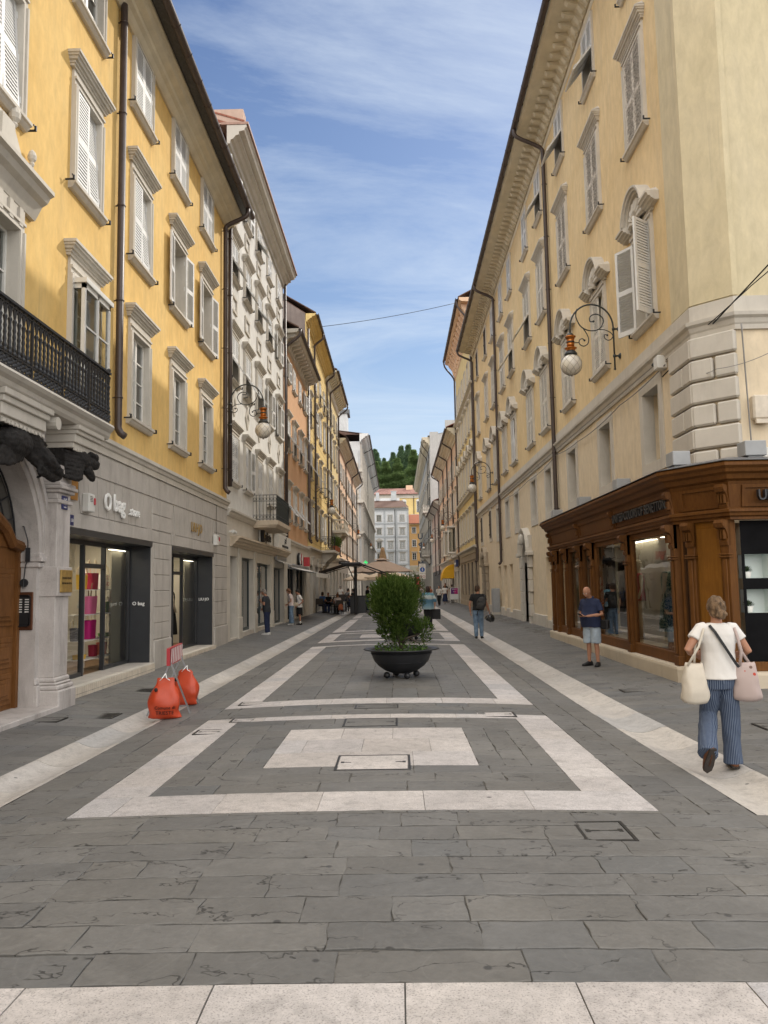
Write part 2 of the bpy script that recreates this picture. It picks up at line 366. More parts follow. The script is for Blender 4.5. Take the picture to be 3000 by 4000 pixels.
# ------------------------------------------------------------------ paving
def tonemat(name,cA,cB,flake,spk,rough=.75):
    m,nt,b=newmat(name); v=tx(nt)
    at=node(nt,'ShaderNodeAttribute',attribute_name='tone'); T=at.outputs['Fac']
    off=node(nt,'ShaderNodeVectorMath',operation='ADD'); cb=node(nt,'ShaderNodeCombineXYZ')
    L(nt,math_(nt,'MULTIPLY',T,37),cb.inputs[0]); L(nt,math_(nt,'MULTIPLY',T,91),cb.inputs[2]); L(nt,v,off.inputs[0]); L(nt,cb.outputs[0],off.inputs[1])
    vo=off.outputs[0]
    col=mixc(nt,T,cA,cB); bz=node(nt,'ShaderNodeTexWhiteNoise',noise_dimensions='1D'); L(nt,T,bz.inputs['W']); col=mixc(nt,.9,col,ramp(nt,bz.outputs['Value'],[(0,(.84,.88,.93)),(.14,(.95,.96,.98)),(.5,(1,1,1)),(.9,(1.0,.99,.97)),(1,(.86,.88,.91))]),'MULTIPLY')
    big=noise(nt,v,.7,5,.6); col=mixc(nt,.75,col,ramp(nt,big,[(.3,.82),(.7,1.16)]),'MULTIPLY')
    fine=noise(nt,vo,26,6,.7); col=mixc(nt,.8,col,ramp(nt,fine,[(.3,.86),(.7,1.13)]),'MULTIPLY')
    mid=noise(nt,vo,4,6,.65,.5); col=mixc(nt,.8,col,ramp(nt,mid,[(.3,.86),(.7,1.12)]),'MULTIPLY')
    nrm=None
    if flake:
        st=node(nt,'ShaderNodeMapping'); st.inputs['Scale'].default_value=(.8,1.15,1); L(nt,vo,st.inputs['Vector'])
        n=noise(nt,st.outputs['Vector'],1.5,5,.56,.2); sy=node(nt,'ShaderNodeSeparateXYZ'); L(nt,v,sy.inputs[0]); k=math_(nt,'ADD',math_(nt,'MULTIPLY',n,4.6),math_(nt,'MULTIPLY_ADD',sy.outputs['Y'],2.6,math_(nt,'MULTIPLY',T,17)))
        fl=math_(nt,'FLOOR',k); fr=math_(nt,'FRACT',k)
        edge=ramp(nt,fr,[(0,1),(.022,1),(.05,0),(1,0)]); edge=math_(nt,'MULTIPLY',edge,ramp(nt,noise(nt,vo,4.5,3,.6),[(.32,0),(.48,1)]))
        msk=ramp(nt,noise(nt,vo,2.1,2,.5),[(.37,0),(.45,1)]); edge=math_(nt,'MULTIPLY',edge,msk)
        col=mixc(nt,math_(nt,'MULTIPLY',edge,.74),col,(.016,.015,.014))
        # pale mineral veins and scuffs, a few dark gum spots
        vn=ramp(nt,noise(nt,vo,1.1,3,.5,1.2),[(.494,0),(.5,1),(.506,0)]); col=mixc(nt,math_(nt,'MULTIPLY',vn,.06),col,(.45,.43,.4))
        h=math_(nt,'MULTIPLY_ADD',fr,math_(nt,'MULTIPLY',msk,-.14),math_(nt,'MULTIPLY',mid,.3))
        nrm=bump(nt,b,h,.6,.03)
    vor=node(nt,'ShaderNodeTexVoronoi'); vor.inputs['Scale'].default_value=3.1; L(nt,v,vor.inputs['Vector'])
    gum=ramp(nt,vor.outputs['Distance'],[(.045,.7),(.075,0)]); col=mixc(nt,gum,col,(.03,.03,.032))
    if spk:
        s=ramp(nt,noise(nt,v,105,3,.65),[(.34,.40),(.47,1),(.62,1),(.72,1.15)]); col=mixc(nt,spk,col,s,'MULTIPLY')
        s2=ramp(nt,noise(nt,v,9,5,.7),[(.34,.72),(.5,1)]); col=mixc(nt,.7,col,s2,'MULTIPLY')
    L(nt,col,b.inputs['Base Color']); b.inputs['Roughness'].default_value=rough; b.inputs['Specular IOR Level'].default_value=.35
    bump(nt,b,fine,.5 if flake else .35,.006,nrm); return m
M['slate']=tonemat('grey_sandstone_slab',(.142,.138,.130),(.172,.167,.157),True,0,.62)
M['band']=tonemat('pale_limestone_slab',(.50,.465,.445),(.57,.535,.515),False,.75,.75)
M['channel']=tonemat('worn_channel_stone',(.47,.44,.405),(.55,.515,.475),False,.4,.6)
M['joint']=pm('joint_mortar',(.12,.115,.105),.95,.35,9,.3,60)
rnd=random.Random(3)
def ledge(p,q,seg,j):
    # one irregular slab edge from p to q (without q)
    n=max(1,int(math.hypot(q[0]-p[0],q[1]-p[1])/seg)); o=[]
    for i in range(n):
        t=i/n; x=p[0]+(q[0]-p[0])*t; y=p[1]+(q[1]-p[1])*t
        a=j if i else j*.6
        if rnd.random()<.06: a*=2.2
        o.append((x+rnd.uniform(-a,a),y+rnd.uniform(-a,a)))
    return o
def slab(mb,x0,x1,y0,y1,m,gap=.006,near=True,lift=0):
    q_=m==0 and y1<5.95; g=gap*(1.3 if q_ else .5); h=gap*(.2 if q_ else .5); c=[(x0+h,y0+g),(x1-h,y0+g),(x1-h,y1-g),(x0+h,y1-g)]
    mb.tone=rnd.random(); tz=rnd.uniform(-.0012,.0012)+lift
    if near:
        pts=[]
        j=.009 if m==0 else .0008
        for i in range(4): pts+=ledge(c[i],c[(i+1)%4],.09,j)
    else: pts=c
    n=len(pts); top=[(x,y,gz(x,y)+.012+tz) for x,y in pts]
    if near:
        low=[(x,y,gz(x,y)-.01) for x,y in pts]
        if m==0: ins=[((x-(x0+x1)/2)*.985+(x0+x1)/2,(y-(y0+y1)/2)*.97+(y0+y1)/2) for x,y in pts]
        else: ins=pts
        tp=[(x,y,gz(x,y)+.012+tz) for x,y in ins]; ed=[(x,y,gz(x,y)+.0085+tz) for x,y in pts] if m==0 else tp
        mb.add(tp,[tuple(range(n))],m)
        if m==0: mb.add(ed+tp,[(i,(i+1)%n,n+(i+1)%n,n+i) for i in range(n)],m)
        mb.add(low+ed,[(i,(i+1)%n,n+(i+1)%n,n+i) for i in range(n)],m)
    else: mb.add(top,[tuple(range(n))],m)
def split(a,b,lo,hi):
    o=[a]; x=a
    while True:
        d=rnd.uniform(lo,hi)
        if x+d>b-lo*.6: break
        x+=d; o.append(x)
    o.append(b); return o
def fill(mb,x0,x1,y0,y1,along,cw,lo,hi,m=0,gap=.005,clip=True):
    # courses of slabs running along x or y
    if x1-x0<.02 or y1-y0<.02: return
    if along=='x':
        n=max(1,round((y1-y0)/cw)); ys=[y0+(y1-y0)*i/n for i in range(n+1)]
        for i in range(n):
            if 0<i<n: ys[i]+=rnd.uniform(-.02,.02)*cw/.3
        for i in range(n):
            a,b=ys[i],ys[i+1]; off=rnd.uniform(0,hi*.7)
            xs=[x for x in split(x0-off,x1,lo,hi)]; xs[0]=x0; xs=[x for x in xs if x>=x0]
            if len(xs)>1 and xs[1]-xs[0]<.08: xs.pop(1)
            for p,q in zip(xs,xs[1:]):
                if q-p<.02: continue
                if clip and (q<-.53*b-.6 or p>.56*b+.6): continue
                slab(mb,p,q,a,b,m,gap*rnd.uniform(.7,1.4),b<19)
    else:
        n=max(1,round((x1-x0)/cw)); xs=[x0+(x1-x0)*i/n for i in range(n+1)]
        for i in range(n):
            off=rnd.uniform(0,hi*.7); ys=split(y0-off,y1,lo,hi); ys[0]=y0; ys=[y for y in ys if y>=y0]
            if len(ys)>1 and ys[1]-ys[0]<.08: ys.pop(1)
            for p,q in zip(ys,ys[1:]):
                if q-p<.02: continue
                if clip and (xs[i+1]<-.53*q-.6 or xs[i]>.56*q+.6): continue
                slab(mb,xs[i],xs[i+1],p,q,m,gap*rnd.uniform(.7,1.4),q<19)
mb=MB()
# ground sheet under everything (joints show it)
g=MB(); xs=[-400,-60,-14,-6,-5.2]+[-4.9+.3*i for i in range(33)]+[5.0,5.4,6,14,60,400]
ys=[-300,-40,0,2,3,4,5,6,7,8,9,10,11,12,14,16,20,24,30,40,60,100,160,230,400,900]
vsx=[(x,y,gz(x,y)-(-.002 if y<4 or not(-4.3<x<4.3 and abs(x+.31)>2.5) else .07)) for y in ys for x in xs]; n=len(xs)
g.add(vsx,[(j*n+i,j*n+i+1,(j+1)*n+i+1,(j+1)*n+i) for j in range(len(ys)-1) for i in range(n-1)])
tag(g.build('ground',M['joint']),kind='structure')
GLo,GLi,GRi,GRo=-3.74,-3.20,2.58,3.17
fill(mb,-3,3.5,2.2,3.435,'x',1.24,.70,.86,1,.007)            # pale band at the viewer's feet
fill(mb,-12,12,3.435,5.90,'x',.298,.34,.9,gap=.006)
XL,XR=-2.5,1.89
def band_rect(x0,x1,y0,y1,wy,wx):
    fill(mb,x0,x1,y0,y0+wy,'x',wy,.75,.85,1,.004); fill(mb,x0,x1,y1-wy*.55,y1,'x',wy*.55,.75,.9,1,.004)
    fill(mb,x0,x0+wx,y0+wy,y1-wy*.55,'y',wx,.52,.72,1,.004); fill(mb,x1-wx,x1,y0+wy,y1-wy*.55,'y',wx,.52,.72,1,.004)
y=5.90; END=178
first=True
while y<END:
    ya,yb=y+.06,y+4.45           # short frame with a pale centre panel
    fill(mb,GLi,XL,y,y+18.3,'y',.34,.45,.95); fill(mb,XR,GRi,y,y+18.3,'y',.34,.45,.95)
    fill(mb,XL,XR,y,ya,'x',.3,.4,.9)
    band_rect(XL,XR,ya,yb,.55,.44)
    ix0,ix1,iy0,iy1=XL+.44,XR-.44,ya+.55,yb-.30
    px0,px1,py0,py1=-1.28,.72,ya+1.45,ya+3.38
    fill(mb,ix0,ix1,iy0,py0,'x',.29,.4,.9); fill(mb,ix0,ix1,py1,iy1,'x',.3,.4,.9)
    fill(mb,ix0,px0,py0,py1,'y',.28,.4,.8); fill(mb,px1,ix1,py0,py1,'y',.28,.4,.8)
    fill(mb,px0,px1,py0,py1,'x',.64,.55,.9,1,.003)
    y2=yb+.95; fill(mb,XL,XR,yb,y2,'x',.30,.4,.9)
    y3=y+16.9; band_rect(XL,XR,y2,y3,.52,.44)
    fill(mb,XL+.44,XR-.44,y2+.52,y3-.29,'y',.39,.7,1.5)
    fill(mb,XL,XR,y3,y+18.3,'x',.32,.4,.9)
    y+=18.3
fill(mb,-5.2,GLo,5.9,END,'x',.30,.45,1.3); fill(mb,-12,-5.2,5.9,8.4,'x',.30,.45,1.3)
fill(mb,GRo,5.4,5.9,END,'x',.27,.4,1.1); fill(mb,5.4,14,5.9,13.4,'x',.27,.4,1.1)
tag(mb.build('paving',[M['slate'],M['band']],tone=True),kind='structure')
# stone drainage channels either side of the roadway
def channel(x0,x1):
    c=MB(); y=4.3 if x0>0 else 5.9; y=5.9; k=9; W=x1-x0
    while y<END:
        ln=rnd.uniform(.95,1.35)*(1 if y<60 else 4); c.tone=rnd.random(); dz=rnd.uniform(-.002,.002)
        seg=[0,.10]+[.10+.8*i/k for i in range(1,k)]+[.90,1]
        def zz(t): return 0 if t<=.1 or t>=.9 else -.055*sin(pi*(t-.1)/.8)**.9
        for a in ([0,1] if True else []): pass
        ya,yb=y+.005,y+ln-.005
        top=[[(x0+W*t,yy,gz(x0+W*t,yy)+.013+dz+zz(t)) for t in seg] for yy in (ya,yb)]
        n=len(seg); c.smooth=True
        c.add(top[0]+top[1],[(i,i+1,n+i+1,n+i) for i in range(n-1)])
        c.smooth=False
        c.add([(p[0],p[1],p[2]-.02) for p in top[0]]+top[0],[(i,i+1,n+i+1,n+i) for i in range(n-1)])
        y+=ln
    return c
for a,b in ((GLo,GLi),(GRi,GRo)):
    tag(channel(a,b).build('drainage_channel',M['channel'],tone=True),kind='structure')
# near ends of the channels curve into the pale crossing; beyond them plain slabs
# ------------------------------------------------------------------ access covers let into the paving
def cover(x,y,wx,wy,label,inlay=True,bars=True):
    m=MB(); fw=.022; h=.003
    for a in ((-wx/2,wx/2,-wy/2,-wy/2+fw),(-wx/2,wx/2,wy/2-fw,wy/2),(-wx/2,-wx/2+fw,-wy/2+fw,wy/2-fw),(wx/2-fw,wx/2,-wy/2+fw,wy/2-fw)): m.box(*a,-.01,h)
    o=empty('access_cover',(x,y,gz(x,y)+.0125),0,label,'manhole cover','access covers let into the paving')
    if inlay:
        i2=MB(); g2=.030; i2.tone=rnd.random(); i2.box(-wx/2+g2,wx/2-g2,-wy/2+g2,wy/2-g2,-.01,h-.0008)
        for s in (-1,1): m.box(s*(wx/2-.075),s*(wx/2-.045),-.03,.03,-.01,h+.001); m.box(s*(wx/2-.14),s*(wx/2-.075),-.012,.012,-.01,h+.0005)
        if bars: m.box(-wx/2+.12,wx/2-.12,-.006,.006,-.01,h+.0003)
        m.build('frame',M['steel_dark'],o); i2.build('inlay',M[inlay],o,tone=True)
    else:
        for i in range(9): m.box(-wx/2+fw,wx/2-fw,-wy/2+wy*(i+.7)/10,-wy/2+wy*(i+1.05)/10,-.01,h-.001)
        m.build('grating',M['steel_dark'],o)

cover(1.36,5.46,.34,.42,'slate filled steel cover alone in the grey foreground, right of centre','slate')
cover(-.26,7.55,.70,.62,'pale stone filled cover with double steel frame set in the nearest white panel','band',False)
cover(-.36,9.74,.66,.56,'dark framed cover just behind the nearest white panel','slate',False)
cover(1.22,10.33,.54,.36,'pale stone cover let into the right end of the band closing the first white frame','band',False)
cover(-2.27,9.45,.34,.30,'pale stone cover in the left side band of the first white frame, near the sandbags','band')
cover(-2.0,10.2,.34,.28,'pale stone cover at the back left corner of the first white frame','band')
cover(-.32,11.0,.60,.36,'slate cover in the grey gap between the two nearest white frames','slate',False)
cover(-2.15,11.7,.42,.30,'pale stone cover at the front left corner of the second white frame','band')
cover(-4.11,10.95,.40,.42,'dark iron grating in the left pavement in front of the sandbags',None)
cover(-4.43,13.55,.55,.40,'dark iron grating in the left pavement behind the sandbags',None)
cover(-4.75,10.5,.55,.36,'slate cover in the left pavement by the wooden portal','slate',False)
cover(4.35,9.2,.5,.4,'slate cover on the right pavement beside the walking woman','slate',False)
cover(3.75,12.6,.5,.3,'slate cover in the right pavement left of the two-bag walker','slate',False)
# ------------------------------------------------------------------ facade kit (local frame: x along the wall, -y towards the street, z up)
KIT={}
def kit(key,fn):
    if key not in KIT: KIT[key]=fn()
    return KIT[key]
def profx(mb,prof,x0,x1,m=0,ret=True):
    # moulding with profile [(y,z)...] listed from top to bottom on its outer side, closed on the wall plane; mitred look by returning ends
    p=[(0.02,prof[0][1])]+prof+[(0.02,prof[-1][1])]
    mb.prism(p,x0,x1,'x',m)
def shutter_mesh(w,h,matname,flip=False,nh=1,gap=.056):
    def mk():
        m=MB(); s=-1 if flip else 1
        if flip: m.M=Matrix.Scale(-1,4,(1,0,0))
        st=.065; t=.02
        m.box(0,st,-t,t,0,h); m.box(w-st,w,-t,t,0,h)
        zs=[0]+[h*(i+1)/nh for i in range(nh)]
        for i in range(nh):
            a,b=zs[i],zs[i+1]; rb=.11 if i==0 else .05
            m.box(st,w-st,-t,t,a,a+rb); m.box(st,w-st,-t,t,b-.06,b)
            n=int((b-.06-a-rb)/gap)
            for k in range(n):
                z=a+rb+(b-.06-a-rb)*(k+.5)/n
                m.add([(st,-.02,z-.022),(w-st,-.02,z-.022),(w-st,-.012,z+.016),(st,-.012,z+.016),(w-st,.02,z+.026),(st,.02,z+.026),(w-st,.02,z-.012),(st,.02,z-.012)],
                      [(0,1,2,3),(3,2,4,5),(7,6,1,0)])
        for z in (h*.12,h*.5,h*.88): m.box(-.012,.012,-.035,-.018,z-.05,z+.05)
        return m.build('shutter',M[matname],mesh_only=True)
    return kit(('sh',round(w,3),round(h,3),matname,flip,nh,gap),mk)
def surround_mesh(st,w,h,mat):
    def mk():
        m=MB(); j={'A':.135,'R':.15,'mezz':.21,'plain':.10,'E':.15,'none':.05}[st]; d=.055 if st!='mezz' else .03
        fz={'A':.27,'R':.24,'E':.16}.get(st,0)
        for s in (-1,1):
            a,b=sorted((s*(w/2-.005),s*(w/2+j))); m.box(a,b,-d,.22,-.002,h)
            if st in 'ARE': a2,b2=sorted((s*(w/2+.0),s*(w/2+.045))); m.box(a2,b2,-d-.016,-d,0,h); a2,b2=sorted((s*(w/2+j-.04),s*(w/2+j))); m.box(a2,b2,-d-.028,-d,0,h)
        m.box(-w/2-j,w/2+j,-d,.22,h-.005,h+j)
        if st in 'ARE':
            m.box(-w/2-j,w/2+j,-d-.028,-d,h+j-.04,h+j); m.box(-w/2-.045,w/2+.045,-d-.016,-d,h,h+.045)
            if fz>j: m.box(-w/2-j,w/2+j,-d+.012,.05,h+j,h+fz)
        if st=='mezz': m.box(-w/2-j,w/2+j,-d,.22,-.22,.005)
        return m.build('window',M[mat],mesh_only=True)
    return kit(('sur',st,round(w,3),round(h,3),mat),mk)
def sill_mesh(w,mat,e=.19,out=.135):
    def mk():
        m=MB(); prof=[(-out,0),(-out,-.05),(-out+.03,-.065),(-out+.05,-.10),(-.055,-.13)]
        profx(m,prof,-w/2-e,w/2+e); m.box(-w/2,w/2,.0,.24,-.05,-.004)
        for s in (-1,1):   # iron shutter stays
            x=s*(w/2+e+.09)
            m.box(x-.012,x+.012,-.14,.01,-.06,-.036,1); m.box(x-.012,x+.012,-.15,-.12,-.06,.02,1); m.box(x-.05,x+.0,-.135,-.12,.0,.02,1)
        return m.build('sill',[M[mat],M['black_iron']],mesh_only=True)
    return kit(('sill',round(w,3),mat,e,out),mk)
def hood_mesh(w,mat,kind='A'):
    def mk():
        m=MB(); e=.24
        if kind in 'AR':
            prof=[(-.205,.22),(-.205,.172),(-.182,.165),(-.178,.135),(-.150,.128),(-.138,.085),(-.102,.078),(-.098,.04),(-.078,.034),(-.07,0)]
            n=len(prof); c=MB()
            # sides flare with the profile so the ends return to the wall
            rings=[]
            for y,z in prof:
                x=w/2+e*.30+(-y-.07)*.75; rings.append([(-x,.03,z),(-x,y,z),(x,y,z),(x,.03,z)])
            m.loft(rings[::-1])
            top=.22
            if kind=='R':    # sloping stone weathering on top
                x=w/2+e*.30+.10; m.add([(-x,-.205,top),(x,-.205,top),(x,.02,top+.02),(-x,.02,top+.02),(-x*.8,.02,top+.2),(x*.8,.02,top+.2)],[(0,1,5,4),(0,4,3),(1,2,5)])
        elif kind=='S':      # hood that breaks up into an arch over a carved shell
            X=w/2+.36; r=w*.40; N=14
            def pth(o,zz):   # offset path
                p=[(-X-o*.5,zz),(-r-.02-o*0,zz)]
                return p
            prof=[(-.27,.19),(-.27,.145),(-.235,.13),(-.225,.09),(-.175,.08),(-.16,.04),(-.12,.03),(-.10,0)]
            sect=[]
            def station(x,z,nx,nz): sect.append([(x+nx*q,y,z+nz*q) for y,q in [(.03,.19)]+prof+[(.03,0)]])
            station(-X-.05,0,0,1); station(-r-.12,0,0,1); station(-r,.0,-.35,.9)
            for i in range(1,N): a=pi-pi*i/N; station(r*cos(a),.06+r*.98*sin(a),cos(a),sin(a))
            station(r,0,.35,.9); station(r+.12,0,0,1); station(X+.05,0,0,1)
            m.loft(sect)
            # weathering slabs on both shoulders
            for s in (-1,1):
                m.add([(s*(X+.05),-.27,.19),(s*(r+.1),-.27,.19),(s*(r*.95),.02,.42),(s*(X-.12),.02,.34),(s*(X+.05),.02,.19)],[(0,1,2,3),(0,3,4)] if s<0 else [(3,2,1,0),(4,3,0)])
            # shell with ribs
            for i in range(9):
                a=pi*(i+.5)/9; q=r*.86; m.M=Matrix.Translation((0,-.06,.04))
                m.tube([(0,-.03,0),(q*.5*cos(a),-.10,q*.5*sin(a)),(q*cos(a),-.03,q*sin(a))],[.02,.05,.085],6)
            m.M=Matrix(); m.sphere((0,-.09,.05),(.09,.07,.08),10,6)
            m.box(-w/2-.1,w/2+.1,-.06,.03,-.06,.02); m.prism([(r*.97*cos(pi*i/10),.03+r*.97*sin(pi*i/10)) for i in range(11)],-.03,.04,'y')
        return m.build('hood',M[mat],mesh_only=True)
    return kit(('hood',round(w,3),mat,kind),mk)
def casement_mesh(w,h,bars=3,depth=.15,mat='frame'):
    def mk():
        m=MB(); y=depth; t=.05
        m.box(-w/2,-w/2+t,y,y+.06,0,h); m.box(w/2-t,w/2,y,y+.06,0,h); m.box(-w/2+t,w/2-t,y,y+.06,h-t,h); m.box(-w/2+t,w/2-t,y,y+.06,0,t+.02)
        m.box(-.045,.045,y-.012,y+.05,t+.02,h-t)
        for k in range(1,bars+1):
            z=t+(h-2*t)*k/(bars+1)
            for s in (-1,1): a,b=sorted((s*.045,s*(w/2-t))); m.box(a,b,y+.008,y+.04,z-.014,z+.014)
        return m.build('casement',M[mat],mesh_only=True)
    return kit(('case',round(w,3),round(h,3),bars,depth,mat),mk)
def pane_mesh(w,h,depth,inner):
    def mk():
        m=MB(); y=depth+.03; m.quad((-w/2,y,0),(w/2,y,0),(w/2,y,h),(-w/2,y,h),0)
        if inner=='curtain':
            rings=[]; N=28
            for z in (0,h): rings.append([(-w/2+w*i/N,y+.06+.018*sin(i*1.9)+.01*sin(i*4.1),z) for i in range(N+1)])
            m.loft(rings,1,closed=False)
        elif inner=='half':
            for s in (-1,1):
                rings=[]; N=10
                for z in (0,h): rings.append([(s*w/2-s*w*.3*i/N,y+.07+.02*sin(i*1.9),z) for i in range(N+1)])
                m.loft(rings,1,closed=False)
            m.quad((-w/2,y+.5,0),(w/2,y+.5,0),(w/2,y+.5,h),(-w/2,y+.5,h),2)
        elif inner=='frost': m.quad((-w/2,y+.004,0),(w/2,y+.004,0),(w/2,y+.004,h),(-w/2,y+.004,h),3)
        else: m.quad((-w/2,y+.5,0),(w/2,y+.5,0),(w/2,y+.5,h),(-w/2,y+.5,h),2)
        if inner!='frost':
            y2=y+.5; k=4; e=w/2-.012; y3=y+.002
            for s in (-1,1): m.quad((s*e,y3,.01),(s*e,y2,.01),(s*e,y2,h-.01),(s*e,y3,h-.01),k)
            m.quad((-e,y3,h-.01),(e,y3,h-.01),(e,y2,h-.01),(-e,y2,h-.01),k); m.quad((-e,y3,.01),(e,y3,.01),(e,y2,.01),(-e,y2,.01),k)
        return m.build('pane',[M['glass'],M['curtain'],M['dark_in'],M['frost'],M['reveal_in']],mesh_only=True)
    return kit(('pane',round(w,3),round(h,3),depth,inner),mk)
def back_mesh(w,h):
    def mk():
        m=MB(); m.quad((-w/2,.25,0),(w/2,.25,0),(w/2,.25,h),(-w/2,.25,h)); return m.build('inner_panel',M['dark_in'],mesh_only=True)
    return kit(('back',round(w,3),round(h,3)),mk)
wr=random.Random(11)
class Bld:
    def __init__(s,name,side,y0,y1,label,cat='building',group=None,x=None,depth=10):
        s.side=side; s.y0,s.y1=y0,y1; s.mid=(y0+y1)/2; s.x=x if x is not None else (-5.2 if side=='L' else 5.35)
        s.root=empty(name,(s.x,s.mid,0),pi/2 if side=='L' else -pi/2,label,cat,group)
        s.op=[]; s.x0=-(y1-y0)/2; s.x1=(y1-y0)/2; s.depth=depth
    def X(s,Y): return Y-s.mid if s.side=='L' else s.mid-Y
    def part(s,mb,name,mat,**k):
        return mb.build(name,[M[a] for a in mat] if isinstance(mat,(list,tuple)) else M[mat],s.root,**k)
    def window(s,Y,z,w,h,st='A',mat='stone2',hood=None,sill=True,shut=None,smat='white_paint',inner=None,bars=3,sill_e=.2,recess=.15,nh=2,case='frame'):
        x=s.X(Y); s.op.append((x-w/2,x+w/2,z,z+h))
        win=inst('window',surround_mesh(st,w,h,mat),s.root,(x,0,z))
        if sill: inst('sill',sill_mesh(w,mat,sill_e),win)
        if hood:
            fz={'A':.27,'R':.24,'E':.16}.get(st,.1); inst('hood',hood_mesh(w+.27,mat,hood),win,(0,0,h+fz))
        closed = shut in ('closed','tilt','low')
        if not closed:
            inst('casement',casement_mesh(w,h,bars,recess,case),win); inst('pane',pane_mesh(w,h,recess,inner or wr.choice(['half','dark','curtain','curtain'])),win)
        else: inst('inner_panel',back_mesh(w,h),win)
        if shut:
            lw=w/2-.005
            def leaf(flip,hh,z0,ry=0,rx=0):
                sx=-1 if not flip else 1
                return inst('shutter',shutter_mesh(lw,hh,smat,flip,nh if hh>h*.7 else 1),win,(sx*w/2,-.035 if rx==0 and ry==0 else -.05,z0),(rx,0,ry))
            if shut=='closed': leaf(False,h,0); leaf(True,h,0)
            elif shut=='low':    # one leaf of a pair hanging ajar at its foot
                leaf(False,h,0,0); o=leaf(True,h,0,0); o.rotation_euler=(R(-3.5),0,R(2))
                o.location.z+=.02
            elif shut=='open':
                leaf(False,h,0,R(-172)); leaf(True,h,0,R(172))
            elif shut=='wide':
                leaf(False,h,0,R(-150)); leaf(True,h,0,R(128))
            elif shut=='half': leaf(False,h,0,0); leaf(True,h,0,R(172))
            elif shut in('tilt','tiltopen'):
                up=h*.5
                for fl in (False,True): leaf(fl,h-up,up)
                a=R(-wr.uniform(30,40))
                for fl in (False,True):
                    sx=-1 if not fl else 1
                    q=inst('shutter',shutter_low(lw,up,smat,fl),win,(sx*w/2,-.045,up),(a,0,0))
        return win
    def wall(s,name,mat,z0,z1,reveal=.3,y=0,x0=None,x1=None,rmat=None,close=True,ops=None):
        x0=s.x0 if x0 is None else x0; x1=s.x1 if x1 is None else x1
        m=MB(); ops=[o for o in (s.op if ops is None else ops) if o[2]<z1 and o[3]>z0 and o[0]<x1 and o[1]>x0]
        ops=[(max(o[0],x0),min(o[1],x1),max(o[2],z0),min(o[3],z1)) for o in ops]
        xs=sorted({round(v,4) for o in ops for v in o[:2]}|{x0,x1}); zs=sorted({round(v,4) for o in ops for v in o[2:]}|{z0,z1})
        for i in range(len(xs)-1):
            run=None
            for k in range(len(zs)-1):
                cx,cz=(xs[i]+xs[i+1])/2,(zs[k]+zs[k+1])/2
                if any(o[0]<cx<o[1] and o[2]<cz<o[3] for o in ops): continue
                m.quad((xs[i],y,zs[k]),(xs[i+1],y,zs[k]),(xs[i+1],y,zs[k+1]),(xs[i],y,zs[k+1]))
        r=y+reveal; k=1 if rmat else 0
        for a,b,c,d in ops:
            m.quad((a,y,d),(a,y,c),(a,r,c),(a,r,d),k); m.quad((b,y,c),(b,y,d),(b,r,d),(b,r,c),k)
            if c>z0+.001: m.quad((a,y,c),(b,y,c),(b,r,c),(a,r,c),k)
            if d<z1-.001: m.quad((a,r,d),(b,r,d),(b,y,d),(a,y,d),k)
        if close:
            D=s.depth
            m.quad((x0,D,z0),(x0,y,z0),(x0,y,z1),(x0,D,z1)); m.quad((x1,y,z0),(x1,D,z0),(x1,D,z1),(x1,y,z1)); m.quad((x1,D,z0),(x0,D,z0),(x0,D,z1),(x1,D,z1))
        return s.part(m,name,[mat]+([rmat] if rmat else []))
    def course(s,name,mat,prof,x0=None,x1=None,e=0):
        m=MB(); profx(m,prof,(s.x0 if x0 is None else x0)-e,(s.x1 if x1 is None else x1)+e); return s.part(m,name,mat)
    def roof(s,z,over,rise,mat='tile_roof',e=0,th=.06,back=None):
        m=MB(); D=back or s.depth/2; x0,x1=s.x0-e,s.x1+e
        m.prism([(-over,z),(-over,z+th),(D,z+rise+th),(2*D+.3,z+th),(2*D+.3,z),(D,z+rise)],x0,x1,'x')
        m.add([(x0+.01,-.0,z),(x0+.01,D,z+rise),(x0+.01,2*D,z)],[(0,1,2)]); m.add([(x1-.01,0,z),(x1-.01,D,z+rise),(x1-.01,2*D,z)],[(2,1,0)])
        return s.part(m,'roof',mat)
    def gutter(s,z,y,r=.085,x0=None,x1=None,mat='pipe'):
        m=MB(); x0=s.x0 if x0 is None else x0; x1=s.x1 if x1 is None else x1; rings=[]
        for x in (x0,x1): rings.append([(x,y+r*cos(a),z+r*sin(a)) for a in [pi+pi*i/8 for i in range(9)]]+[(x,y+(r-.012)*cos(a),z+(r-.012)*sin(a)) for a in [2*pi-pi*i/8 for i in range(9)]])
        m.loft(rings)
        n=int((x1-x0)/.9)
        for i in range(n): x=x0+(x1-x0)*(i+.5)/n; m.tube([(x,y+(r+.006)*cos(a),z+(r+.006)*sin(a)) for a in [pi+pi*i2/6 for i2 in range(7)]],.008,4)
        return s.part(m,'gutter',mat)
    def downpipe(s,Y,z0,z1,r=.068,gut=None,kick=True,off=.11,mat='pipe'):
        m=MB(); x=s.X(Y); m.smooth=True
        p=[(x,-off,z1),(x,-off,z0+.2)]
        if kick: p+=[(x,-off,z0+.12),(x,-off-.05,z0+.03),(x,-off-.13,z0-.03)]
        if gut:
            gy,gzv=gut; q=[(x,gy,gzv),(x,gy,gzv-.22)]
            for i in range(1,6): t=i/6; q.append((x,gy+(-off-gy)*(t*t*(3-2*t)),gzv-.22-(gzv-.22-z1)*t))
            p=q+p
        m.tube(p,r,10); z=z0+.7
        while z<z1: m.lathe([(r+.012,-.015),(r+.012,.015)],10,(x,-off,z)); m.box(x-.01,x+.01,-off+r,.02,z-.01,z+.01); m.box(x-.008,x+.12,-off-.008,-off+.008,z-.008,z+.008); z+=1.85
        return s.part(m,'downpipe',mat)
